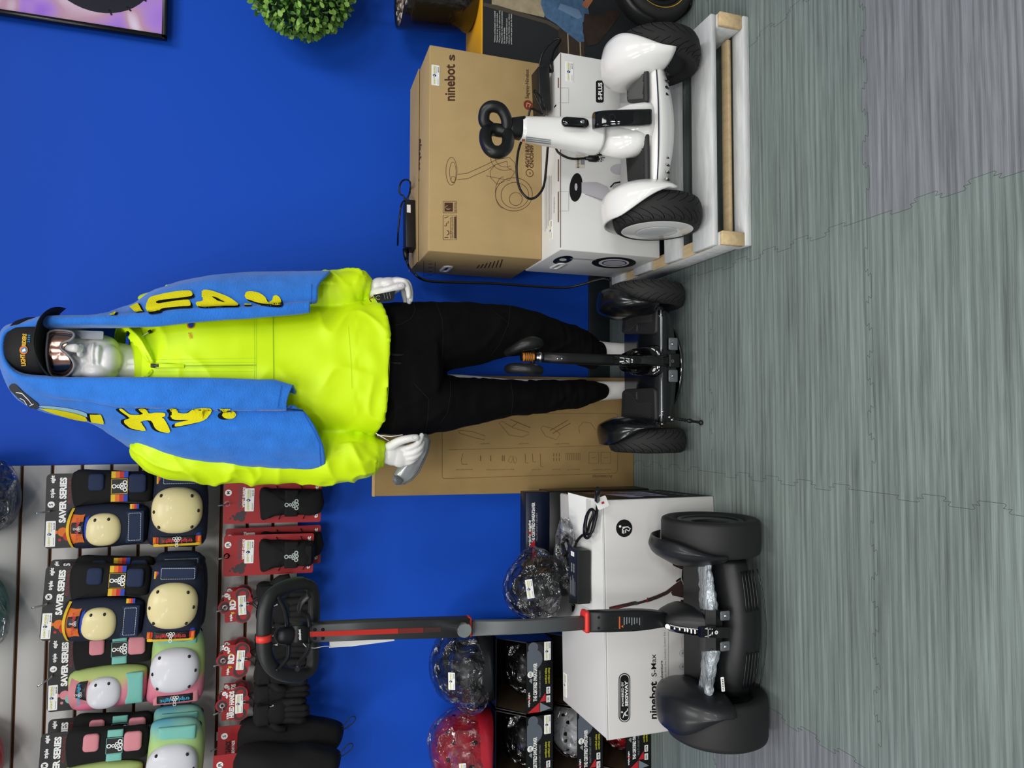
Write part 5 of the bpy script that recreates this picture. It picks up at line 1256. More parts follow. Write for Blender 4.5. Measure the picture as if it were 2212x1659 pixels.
for a in ([(1345, 1550), (1348, 1540), (1355, 1534), (1355, 1530)], [(1347, 1543), (1355, 1545)], [(1350, 1538), (1350, 1546)]): pl3(a, 1.8, WHITE, off=.0018)
pd(mb, P, 1343, 1538, 2, 2, WHITE, .0018)
mb.ptext(P, 'ninebot', (1418, 1553), (1418, 1472), 15, BLACK, bold=.028); mb.ptext(P, 'S-Max', (1418, 1461), (1416, 1413), 11, BLACK, bold=.005)
mb.ptext(P, 'Your Adventure', (1433, 1497), (1431, 1427), 5.5, BLACK, bold=.01); mb.ptext(P, 'Your adventure? Add the Ninebot Gokart Kit', (1440, 1506), (1437, 1365), 4, GREYP, bold=.01)
pl3([(1443, 1505), (1443, 1365)], .8, GREYP)
for y in (1411, 1440, 1469):
    pl3([(1474+7*math.cos(PI*k/3), y+7*math.sin(PI*k/3)) for k in range(6)], .9, GREYP, True); pd(mb, P, 1474, y, 2.4, 3, GREYP, .001, 10); pl3([(1484, y-7), (1484, y+8)], 1.4, GREYP)
pd(mb, P, 1348, 1141, 17.5, 19, BLACK, .0008, 36); pd(mb, P, 1339, 1137, 2.6, 2.6, WHITE, .0014)
for a in ([(1350, 1139), (1344, 1143), (1344, 1152)], [(1344, 1139), (1356, 1138), (1361, 1142), (1358, 1147), (1351, 1143)], [(1347, 1145), (1347, 1153)], [(1351, 1145), (1351, 1151)]): pl3(a, 1.9, WHITE, off=.0014)
# printed scooter picture in dark brown tones
PB = mat('print_dark_brown', '1c1313', .5); PB2 = mat('print_brown', '3a2a28', .5); PR = mat('print_dull_red', '8a1f22', .5)
def pol(pts, m, off=.001, S=None): mb.ppoly(S or P, pts, m, off)
mb.pstroke(P, [(1316, 1315), (1374, 1302)], 8, PB2, .001, across=1); mb.pstroke(P, [(1318, 1316), (1345, 1309)], 2.2, PR, .0016, across=1)
mb.pstroke(P, [(1374, 1304), (1398, 1297)], 5.5, PB2, .001, across=1); mb.pstroke(P, [(1397, 1301), (1398, 1291)], 2.5, PR, .0018, across=1)
mb.pstroke(P, [(1398, 1297), (1420, 1289), (1440, 1280), (1458, 1266), (1472, 1256)], 8, PB2, .0013, across=1); mb.pstroke(P, [(1460, 1256), (1470, 1249)], 4, PB, .0016, across=1)
pd(mb, P, 1373, 1303, 4, 4, STEEL, .002)
pol([(1447, 1192), (1447, 1206), (1454, 1222), (1470, 1229), (1505, 1232), (1505, 1188), (1448, 1186)], PB2, .001); pol([(1450, 1190), (1505, 1190), (1505, 1230), (1480, 1228), (1462, 1212)], PB, .0014)
pol([(1473, 1230), (1472, 1248), (1480, 1275), (1505, 1310), (1505, 1228)], PB, .0011); pol([(1449, 1280), (1458, 1264), (1470, 1252), (1480, 1276), (1500, 1276), (1500, 1296), (1470, 1290), (1452, 1286)], PB2, .0015)
pol([(1470, 1296), (1470, 1320), (1505, 1330), (1505, 1296)], PB, .0012); pd(mb, P, 1494, 1277, 1.5, 1.5, WHITE, .002)
# right side: dark photographic panel
S = PP['R']; R_f = FF['R']
mb.rect(.004, .004, d-.008, h-.008, R_f, BLACK, off=.0008); LB = mat('side_print_pale', 'a6a8cc', .5); BRN = mat('side_print_brown', '6a4a3a', .5)
mb.poly([R_f @ V(x, y, .0012) for x, y in ((.05, .12), (.25, .10), (.27, .20), (.18, .26), (.05, .24))], LB); mb.poly([R_f @ V(x, y, .0012) for x, y in ((.16, .19), (.29, .2), (.29, .29), (.2, .3))], BRN)
for k in range(5): mb.rect(.05+.045*k, .13, .016, .07, R_f, BLACK, off=.0016)
for k in range(6): mb.rect(.05+.04*k, .05, .025, .012, R_f, GREYP, off=.0014)
S = PP['T']
for k in range(4): pl3([(1278-k*5, 1118), (1279-k*5, 1280-k*12)], .7, GREYP, S=S)
mb.ptext(S, 'WARNING', (1291, 1136), (1294, 1172), 5, GREYP, bold=.01, flip=True); pol([(1295, 1129), (1295, 1121), (1300, 1125)], YEL, .001, S)
pd(mb, S, 1236, 1308, 7, 14, BLACK, .001); pl3([(1232, 1303), (1240, 1308)], 1.6, WHITE, S=S, off=.0014)
for y in (1362, 1520): pass
mb.build('carton_body', t)
mb = MB(); T_ = FF['T']; mb.box(B @ V(w/2, .003, h+.0012), (w-.004, .006, .003), WC2, rot=B.to_3x3(), bev=.001)
M = T_ @ Matrix.Translation((w-.305, 0, .0005)); rows = []
for i in range(9):
    f = i/8; rows.append([T_ @ V(w-.31+.31*f, .002, .001+.0015*f), T_ @ V(w-.31+.31*f, .11, .003+.004*math.sin(f*5)), T_ @ V(w-.31+.31*f+.008*f, .215, .002+.012*f), T_ @ V(w-.31+.31*f+.008*f, .215, .012*f), T_ @ V(w-.31+.31*f, .11, .001+.004*math.sin(f*5)), T_ @ V(w-.31+.31*f, .002, .0)])
mb.loft(rows, WHITE, smooth=False)
mb.build('top_flap', t)
mb = MB(); c, n = PP['T'].hit(1222, 1480); lc = T_.inverted() @ c
price_tag(mb, T_ @ Matrix.Translation((lc.x-.035, lc.y-.008, 0)), .07, .022); mb.build('price_sticker', t)

# ---- helmet boxes
HB = mat('helmet_box_black', '0b0c0e', .35, spec=.5); HBI = mat('helmet_box_inside', '4a3a28', .8); HBN = mat('helmet_box_navy', '10182e', .35); HG = mat('helmet_print_grey', '59606a', .5); HG2 = mat('helmet_print_dark', '2a2c31', .5)
DRED = mat('box_print_red', 'c0202a', .5); DGR = mat('box_print_grey', '76828a', .5)
BW, BH, BD = .226, .172, .27; OPEN = .092
def helmet_box(loc, label, size, hel, group='open-front helmet boxes in the stack', base=HB, hred=False, rz=0):
    t = thing('helmet_box', label, 'box', loc, rz, group)
    mb = MB(); e = .0025; w, h, d = BW-.003, BH-.002, BD
    mb.box((w/2, d/2, e/2), (w, d, e), base); mb.box((w/2, d-e/2, h/2), (w, e, h), base)
    for x in (e/2, w-e/2):   # sides with the slanted cut at the front
        pr = [(0, 0), (d, 0), (d, h), (.075, h), (0, OPEN)]
        M = fr((x-e/2, 0, 0), (0, 1, 0), (0, 0, 1)); mb.prism(pr, M, e, base, mside=base)
        M2 = fr((x+(e*.52 if x < w/2 else -e*.52), .02, .004), (0, 1, 0), (0, 0, 1)); mb.poly([V(x+(e*.55 if x < w/2 else -e*.55), y, z) for y, z in ((.004, .004), (d-.01, .004), (d-.01, h-.01), (.08, h-.01), (.004, OPEN))], HBI)
    mb.box((w/2, (d+.075)/2, h-e/2), (w, d-.075, e), base)
    mb.box((w/2, e/2, OPEN/2), (w, e, OPEN), base)
    F = fr((0, 0, 0), (1, 0, 0), (0, 0, 1))
    mb.poly([F @ V(x, y, .0006) for x, y in ((.004, OPEN-.002), (.052, .046), (.004, .046+.0))], DRED) if False else None
    mb.poly([F @ V(x, y, .0006) for x, y in ((.003, .088), (.003, .048), (.032, .048))], DRED); mb.poly([F @ V(x, y, .0007) for x, y in ((.003, .046), (.032, .046), (.010, .008))], DGR); mb.poly([F @ V(x, y, .0007) for x, y in ((.034, .048), (.060, .028), (.034, .026))][::1], DRED)
    mb.text('triple eight', F @ Matrix.Translation((.022, .081, 0)), .0055, WHITE, bold=.03, w=.045, off=.0013); eight(mb, F, .046, .083, .006, DRED, rot=-.6)
    mb.text('THE CERTIFIED SWEATSAVER', F @ Matrix.Translation((.038, .057, 0)), .0115, WHITE, bold=.035, w=.118, off=.0015); mb.text('MULTI-SPORT HELMET', F @ Matrix.Translation((.050, .044, 0)), .0065, GREYP, w=.082, off=.0015)
    for k in range(2): mb.text('certified safety', F @ Matrix.Translation((.088, .024-.010*k, 0)), .006, YEL, bold=.02, w=.050, off=.0015)
    for k, s_ in enumerate(('CPSC', 'ASTM')): mb.rect(.030+.027*k, .012, .021, .013, F, WHITE, off=.0015); mb.text(s_, F @ Matrix.Translation((.032+.027*k, .0155, 0)), .006, BLACK, bold=.02, w=.016, off=.0021)
    mb.disc(.122, .079, .010, F, WHITE, off=.0015); mb.text(size, F @ Matrix.Translation((.122, .076, 0)), .006, BLACK, bold=.02, align='C', off=.0021)
    mb.poly([F @ V(x, y, .0007) for x, y in ((.093, .073), (.102, .083), (.108, .079), (.108, .072))], GREYP)
    for a, b, c_ in (((.150, .088), .028, HG), ((.168, .070), .032, HG), ((.192, .060), .026, HG2)): mb.poly([F @ V(max(.13, min(w-.004, a[0]+b*math.cos(2*PI*k/20))), max(.005, min(OPEN-.002, a[1]+b*math.sin(2*PI*k/20))), .00065+b*.01) for k in range(20)], c_)
    mb.disc(.205, .070, .017, F, HG, off=.0021)
    for q in ((.200, .074), (.209, .066)): mb.disc(*q, .0032, F, BLACK, off=.0015)
    mb.build('box_tray', t, world=False)
    mb = MB(); price_tag(mb, F @ Matrix.Translation((w-.062, .010, 0)) , .058, .022); mb.build('price_sticker', t, world=False)
    return t
def bag_mat():
    m = bpy.data.materials.new('clear_crinkled_plastic'); m.use_nodes = True; nt = m.node_tree; nt.nodes.clear(); N = nt.nodes.new; L = nt.links.new
    out = N('ShaderNodeOutputMaterial'); mx = N('ShaderNodeMixShader'); tr = N('ShaderNodeBsdfTransparent'); gl = N('ShaderNodeBsdfGlossy'); lw = N('ShaderNodeLayerWeight')
    gl.inputs['Roughness'].default_value = .10; gl.inputs['Color'].default_value = (1, 1, 1, 1); tr.inputs[0].default_value = (.93, .94, .95, 1)
    tc = N('ShaderNodeTexCoord'); n = N('ShaderNodeTexVoronoi'); n.feature = 'F1'; n.inputs['Scale'].default_value = 22; L(tc.outputs['Object'], n.inputs['Vector'])
    n2 = N('ShaderNodeTexNoise'); n2.inputs['Scale'].default_value = 14; n2.inputs['Detail'].default_value = 3; n2.inputs['Distortion'].default_value = 1.5; L(tc.outputs['Object'], n2.inputs['Vector'])
    ad = N('ShaderNodeMath'); ad.operation = 'ADD'; L(n.outputs['Distance'], ad.inputs[0]); L(n2.outputs[0], ad.inputs[1])
    bp = N('ShaderNodeBump'); bp.inputs['Strength'].default_value = 1; bp.inputs['Distance'].default_value = .05; L(ad.outputs[0], bp.inputs['Height'])
    L(bp.outputs[0], gl.inputs['Normal']); L(bp.outputs[0], lw.inputs['Normal']); lw.inputs['Blend'].default_value = .35
    mr = N('ShaderNodeMapRange'); mr.inputs[3].default_value = .07; mr.inputs[4].default_value = .65; L(lw.outputs['Fresnel'], mr.inputs[0])
    L(mr.outputs[0], mx.inputs[0]); L(tr.outputs[0], mx.inputs[1]); L(gl.outputs[0], mx.inputs[2]); L(mx.outputs[0], out.inputs[0]); return m
BAG = bag_mat()
def helmet(loc, label, color, R=(.095, .115, .085), rz=0, bag=1.14, group=None, knot=(1, -.2, .3), tagpos=None, sd=1, flat=True, emblem=False, rx=0):
    """skate helmet inside a clear bag, resting on its rim"""
    M = Matrix.Translation(loc) @ Matrix.Rotation(rz, 4, 'Z') @ Matrix.Rotation(rx, 4, 'X')
    t = thing('skate_helmet', label, 'helmet', M=M, group=group)
    HM = mat('helmet_'+color, color, .32, spec=.5, coat=.15); mb = MB(); rows = []
    n = 40
    for i in range(15):
        a = PI/2*i/14; rr = math.cos(a)**.8 if i < 14 else .02; z = math.sin(a)
        rows.append([V(R[0]*rr*math.cos(2*PI*k/n), R[1]*rr*math.sin(2*PI*k/n), R[2]*(.28+.72*z)+(.010*math.cos(4*PI*k/n) if i == 0 else 0)) for k in range(n)])
    rows.insert(0, [V(R[0]*.99*math.cos(2*PI*k/n), R[1]*.99*math.sin(2*PI*k/n), R[2]*(.02+.14*max(0, -math.sin(2*PI*k/n))**2+.10*max(0, math.sin(2*PI*k/n))**2)) for k in range(n)])
    rows.insert(0, [V(R[0]*.90*math.cos(2*PI*k/n), R[1]*.90*math.sin(2*PI*k/n), R[2]*(.02+.14*max(0, -math.sin(2*PI*k/n))**2+.10*max(0, math.sin(2*PI*k/n))**2)) for k in range(n)])
    mb.loft(rows, HM); o = mb.build('shell', t, world=False)
    mb = MB()
    for az, el in ((-100, 50), (-80, 50), (-128, 40), (-52, 40), (-150, 45), (-30, 45), (-90, 18), (-122, 12), (-58, 12), (0, 30), (180, 30)):
        a, e = math.radians(az), math.radians(el); rr = math.cos(e)**.8; p = V(R[0]*rr*math.cos(a), R[1]*rr*math.sin(a), R[2]*(.28+.72*math.sin(e))); nn = V(p.x/R[0]**2, p.y/R[1]**2, (p.z-.28*R[2])/R[2]**2).normalized()
        G = fr(p+nn*.0012, nn.cross(V(0, 0, 1)).normalized(), V(0, 0, 1)); G = G if (G.to_3x3() @ V(0, 0, 1)).dot(nn) > 0 else fr(p+nn*.0012, -nn.cross(V(0, 0, 1)).normalized(), V(0, 0, 1))
        mb.dome(oval(.012, .019, 14), G, .0006, BLACK, rings=2)
    absorb(o, mb, False)
    if emblem: mb = MB(); p = V(-.05*0, -R[1]*.98, R[2]*.36); G = fr(p+V(0, -.003, 0), (1, 0, 0), (0, -.1, 1)); eight(mb, G, -.02, 0, .013, WHITE, rot=.2); absorb(o, mb, False)
    mb = MB(); b = bmesh.new(); bmesh.ops.create_icosphere(b, subdivisions=4, radius=1)
    for v in b.verts:
        p = v.co.copy(); q = 1+.03*noise.noise(p*2.2+V(sd, 0, 0))+.04*abs(noise.noise(p*6+V(0, sd, 0)))+.03*abs(noise.noise(p*13+V(0, sd, 0)))
        kn = max(0, p.dot(Vector(knot).normalized())-.80)/.2; q += .26*kn**1.6
        v.co = V(p.x*R[0]*bag*q, p.y*R[1]*bag*q, R[2]*.50+p.z*R[2]*(.53*bag if p.z > 0 else .52)*q)
        if v.co.z < -.001: v.co.z = -.001
    mb.merge(b, Matrix(), BAG, True); b.free(); mb.build('clear_bag', t, world=False)
    if tagpos:
        mb = MB(); a, e, tw_ = [math.radians(x) for x in tagpos]; dd = V(math.cos(e)*math.cos(a), math.cos(e)*math.sin(a), math.sin(e)); p = V(R[0]*bag*dd.x*1.03, R[1]*bag*dd.y*1.03, R[2]*.5+R[2]*.62*bag*dd.z*1.03)
        G = fr(p, V(-dd.y, dd.x, 0)*(1 if a > 0 else 1), V(0, 0, 1)); x_ = V(0, 0, 1).cross(dd).normalized(); up_ = dd.cross(x_).normalized(); x_ = x_
        G = fr(p, x_, up_); G = G @ Matrix.Rotation(tw_, 4, 'Z') @ Matrix.Translation((-.026, -.010, .002)); price_tag(mb, G, .052, .021); mb.build('price_sticker', t, world=False)
    return t
FY = -.302
colx = {0: -1.159, 1: -.930, 2: -.701}
zs_ = [0, .174, .348]
NM = {0: 'column at the photo edge', 1: 'middle column', 2: 'column behind the steering column'}
cfg = [(0, 0, 'S/M', 'b5202c', 'black open helmet box with a red helmet, lowest box at the photo corner'), (0, 1, 'L/XL', 'e8e8ea', 'black open helmet box holding a white bagged helmet'), (0, 2, 'L/XL', '17181a', 'black open helmet box under the bagged red helmet'),
       (1, 2, 'XS/S', '17181a', 'black open helmet box marked XS/S under the larger bagged black helmet')]
for c_, r_, sz, hc_, lb in cfg:
    bx = helmet_box((colx[c_], FY, zs_[r_]), lb, sz, None)
    helmet((colx[c_]+BW/2-.0015, FY+.135, zs_[r_]+.006), {'b5202c': 'red helmet in clear plastic inside the lowest helmet box', 'e8e8ea': 'white helmet in clear plastic inside its open box', '17181a': ('black bagged helmet inside the open XS/S box' if c_ == 1 else 'black bagged helmet inside the box below the red helmet')}[hc_], hc_, R=(.088, .105, .118), bag=1.03, knot=(.2, -1, .5), sd=c_*3+r_)
for r_ in (0, 1):
    helmet_box((colx[1], FY, zs_[r_]), 'black helmet box mostly hidden behind the large white carton, %s of the middle stack' % ('lowest' if r_ == 0 else 'second'), 'M', None)
def plain_box(name, loc, dims, m, label, cat_, rz=0, deco=None, group=None):
    t = thing(name, label, cat_, loc, rz, group); mb = MB(); w, d, h = dims; mb.box((w/2, d/2, h/2), dims, m, bev=.0015, seg=1)
    if deco: deco(mb, w, d, h)
    mb.build('box_body', t, world=False); return t
def navy(mb, w, d, h):
    F = fr((0, 0, 0), (1, 0, 0), (0, 0, 1))
    mb.poly([F @ V(x, y, .0008) for x, y in ((w-.235, h*.80), (w-.165, .056), (w-.205, .040))], DRED); mb.poly([F @ V(x, y, .0010) for x, y in ((w-.172, .070), (w-.150, .052), (w-.172, .048))], DRED)
    mb.poly([F @ V(x, y, .0009) for x, y in ((w-.20, .020), (w-.165, .064), (w-.185, .012))], DGR)
    mb.text('triple eight', F @ Matrix.Translation((w-.172, .064, 0)), .007, WHITE, bold=.03, w=.085, shear=.2); eight(mb, F, w-.128, .067, .007, DRED, rot=-.6)
    mb.text('THE CERTIFIED SWEATSAVER', F @ Matrix.Translation((w-.162, .050, 0)), .010, WHITE, bold=.035, w=.130); mb.text('MULTI-SPORT HELMET', F @ Matrix.Translation((w-.155, .040, 0)), .0055, GREYP, w=.09)
plain_box('helmet_box', (-.585, -.30, .362), (.348, .055, .080), HBN, 'navy helmet box with white and red print, on top beside the leaning carton', 'box', deco=navy)
plain_box('helmet_box', (-.585, -.30, 0), (.348, .10, .180), HB, 'black helmet box on the floor under the navy box stack', 'box')
plain_box('helmet_box', (-.585, -.30, .181), (.348, .10, .180), HB, 'black helmet box directly under the navy helmet box', 'box')
HXW = (.103, .118, .150)
_q = PY(1185, 1268, -.425)
helmet((_q.x, -.425, .355), 'black helmet in clear plastic sitting between the navy box and the steering column', '141517', R=(.092, .10, .185), rz=.2, bag=1.05, knot=(1, -.1, .1), tagpos=(-88, 28, 4), sd=2)
helmet((-.795, -.185, .522), 'black bagged helmet on top of the XS/S box beside the steering column', '1a1b1d', R=(.120, .128, .190), rz=.1, bag=1.04, knot=(-.8, -.6, -.2), tagpos=(-98, 30, 2), sd=5)
helmet((-1.062, -.185, .522), 'red skate helmet in clear plastic on top of the stack at the photo edge', 'b01f30', R=(.122, .128, .190), rz=0, bag=1.04, knot=(.6, -.3, .9), tagpos=(-92, 14, 4), sd=8, emblem=True)

# ---- chargers and cables
CH = mat('charger_black', '141517', .45, bump=.05, bscale=400); CBL = mat('cable_black', '0c0c0d', .35); LBN = mat('charger_label', '1c2030', .45)
def cable(pts, r=.003, name='cable', par=None, n=8, m=CBL):
    mb = MB(); L = cat(pts, n); mb.tube(L, r, m, 8); return mb.build(name, par)
# charger on the big white carton
TZ = .3509+.016
t = thing('charger', 'black power brick with printed label and coiled lead on the large white carton', 'charger', PZ(1250, 1245, TZ))
def slab(par, quad, z0, hh, m, name, label=True):
    """brick over four photo corners at height z0"""
    q = [PZ(a, b, z0+hh) for a, b in quad]; mb = MB(); c = sum(q, V(0, 0, 0))/4; f = lambda k: [c+(p-c)*k for p in q]
    dn = V(0, 0, -hh); mb.loft([[p+dn for p in f(.985)], [p+dn*.9 for p in q], [p+dn*.1 for p in q], f(.97)], m, smooth=False); return mb, q, c
mb, q, c = slab(t, [(1229, 1304), (1247, 1306), (1247, 1190), (1229, 1182)], TZ-.006, .040, CH, 'brick')
M = fr(q[0], q[3]-q[0], q[1]-q[0]); Lx = (q[3]-q[0]).length; Ly = (q[1]-q[0]).length
if (M.to_3x3() @ V(0, 0, 1)).z < 0: M = fr(q[1], q[2]-q[1], q[0]-q[1])
mb.prism(rrect(Lx*.86, Ly*.84, .002, 2, Lx*.5, Ly*.5), M, .001, LBN)
for k in range(5): mb.rect(Lx*.12, Ly*(.2+.13*k), Lx*(.25+.05*(k % 3)), Ly*.05, M, GREYP, off=.0014)
for k in range(6): mb.disc(Lx*(.55+.05*(k % 3)), Ly*(.35+.25*(k//3)), Ly*.08, M, GREYP, off=.0014, n=10)
mb.rect(Lx*.80, Ly*.3, Lx*.08, Ly*.4, M, WHITE, off=.0014); mb.build('brick', t)
z = TZ+.004
P_ = [PZ(1242, 1184, z+.01), PZ(1246, 1170, z), PZ(1256, 1158, z), PZ(1268, 1150, z), PZ(1274, 1130, z+.004), PZ(1282, 1108, z), PZ(1278, 1100, z), PZ(1268, 1112, z+.006), PZ(1262, 1140, z), PZ(1264, 1160, z+.006), PZ(1274, 1158, z), PZ(1282, 1130, z), PZ(1284, 1106, z+.006), PZ(1274, 1102, z+.008), PZ(1266, 1125, z+.01), PZ(1266, 1152, z+.01), PZ(1278, 1150, z+.008), PZ(1286, 1125, z), PZ(1290, 1100, z), PZ(1290, 1078, z+.02)]
cable(P_, .0042, 'coiled_lead', t)
mb = MB(); a, b = PZ(1290, 1080, z+.02), PZ(1291, 1056, z+.045); mb.tube([a, a.lerp(b, .5), b], [.0075, .0070, .0065], CBL, 12); mb.build('plug', t)
mb = MB(); M = fr(PZ(1300, 1086, TZ+.005), V(1, .15, .35), V(-.2, 0, 1)); mb.prism(rrect(.030, .034, .004, 3, 0, 0), M, .0012, WHITE); mb.rect(-.004, -.006, .006, .008, M, DRED, off=.0018); mb.build('cable_tag', t)
# bagged mains lead
t = thing('power_cable', 'coiled mains lead in a clear bag behind the power brick on the white carton', 'cable', PZ(1222, 1240, TZ))
P_ = [PZ(1226, 1292, z), PZ(1224, 1270, z), PZ(1224, 1240, z+.01), PZ(1222, 1200, z+.015), PZ(1216, 1172, z+.015), PZ(1222, 1158, z+.012), PZ(1234, 1164, z+.015), PZ(1228, 1190, z+.018), PZ(1218, 1200, z+.02), PZ(1214, 1178, z+.022), PZ(1224, 1166, z+.02), PZ(1230, 1180, z+.02)]
cable(P_, .0048, 'lead', t)
mb = MB(); b = bmesh.new(); bmesh.ops.create_icosphere(b, subdivisions=4, radius=1); c = PZ(1222, 1205, TZ+.022)
for v in b.verts:
    p = v.co.copy(); q = 1+.10*noise.noise(p*2.5)+.07*abs(noise.noise(p*6)); v.co = V(c.x+p.x*.115*q, c.y+p.y*.050*q, max(TZ-.016, c.z+p.z*.030*q))
mb.merge(b, Matrix(), BAG, True); b.free(); mb.build('clear_bag', t)

# ================================================================== GOODS ON THE SLAT WALL
CDB = mat('pack_card_black', '17181a', .5); NVY = mat('navy_fabric', '141d33', .8, bump=.3, bscale=400); NVY2 = mat('navy_fabric_light', '1d2a4a', .8, bump=.3, bscale=400); BFB = mat('black_fabric', '08080a', .85, bump=.3, bscale=300)
CRM = mat('cream_plastic', 'e6d8a2', .38, coat=.1); CAPW = mat('white_cap_plastic', 'dcdce4', .35, coat=.1); STW = mat('white_stitch', 'c4cad0', .7)
S_Y, S_O, S_R, S_B = mat('strap_yellow', 'e0b820', .6), mat('strap_orange', 'e07022', .6), mat('strap_red', 'c02a20', .6), mat('strap_blue', '1f3fae', .6)
MINT = mat('mint_strap', '78c0b4', .6, bump=.2, bscale=300); PNK = mat('pink_strap', 'd88a94', .65, bump=.2, bscale=300); CARDRED = mat('card_red', 'a01e24', .45); CARDDK = mat('card_dark_grey', '3a3034', .5); AQUA = mat('aqua_fabric', '54a6c4', .75, bump=.2, bscale=300); CYAN = mat('print_cyan', '2a9cc8', .5)
def tie():
    m = bpy.data.materials.new('pastel_dyed_fabric'); m.use_nodes = True; nt = m.node_tree; N = nt.nodes.new; L = nt.links.new; p = nt.nodes['Principled BSDF']; p.inputs['Roughness'].default_value = .8
    tc = N('ShaderNodeTexCoord'); sp = N('ShaderNodeSeparateXYZ'); L(tc.outputs['Object'], sp.inputs[0]); n = N('ShaderNodeTexNoise'); n.inputs['Scale'].default_value = 9; L(tc.outputs['Object'], n.inputs[0])
    a = N('ShaderNodeMath'); a.operation = 'MULTIPLY_ADD'; L(n.outputs[0], a.inputs[0]); a.inputs[1].default_value = .10; L(sp.outputs[0], a.inputs[2])
    mr = N('ShaderNodeMapRange'); mr.inputs[1].default_value = -.07; mr.inputs[2].default_value = .18; L(a.outputs[0], mr.inputs[0]); cr = N('ShaderNodeValToRGB'); L(mr.outputs[0], cr.inputs[0]); e = cr.color_ramp
    e.elements[0].color = (*srgb('d8608c'), 1); e.elements[1].color = (*srgb('5cb0c8'), 1)
    for ps, c in ((.30, 'dc8a98'), (.42, 'b8c878'), (.75, 'a8cc84')): q = e.elements.new(ps); q.color = (*srgb(c), 1)
    L(cr.outputs[0], p.inputs['Base Color']); return m
TIE = tie()
SCL = 741.
def L2_(v, py): return ((1104-py)/SCL, (107-v)/SCL)     # photo pixels of the first pack -> pack coordinates (x, z)
def loc_frame(y=0, rot=0): return Matrix.Translation((0, y, 0)) @ fr((0, 0, 0), (1, 0, 0), (0, 0, 1))
def outl(pts): return [L2_(*p) for p in pts]
def smooth_out(pts, n=4): return [(p.x, p.y) for p in cat([(*L2_(*q), 0) for q in pts], n, True)]
def domez(h, p, s_): return h*max(0, 1-min(1, s_)**p)**(1/p)
def hook(loc, length=.16, label='', bent=False):
    mb = MB(); x, y, z = loc
    mb.box((x, -.0225, z-.004), (.028, .004, .034), STEEL, bev=.001); mb.box((x, -.0205, z+.012), (.026, .010, .006), STEEL)
    mb.tube([V(x, -.022, z-.004), V(x, y-.02, z-.002), V(x+(-.012 if bent else 0), y-.045, z+.022)], .0026, STEEL, 8)
    o = mb.build('slatwall_hook'); tag(o, label, 'hook', 'chrome hooks in the slat wall grooves'); return o
PRICE_G = None
def eyelet(mb, M, x, z, r=.0085): mb.disc(x, z, r, M, STEEL, off=.0012, r2=r*.62, n=20); mb.disc(x, z, r*.62, M, BLACK, off=.0009, n=16)
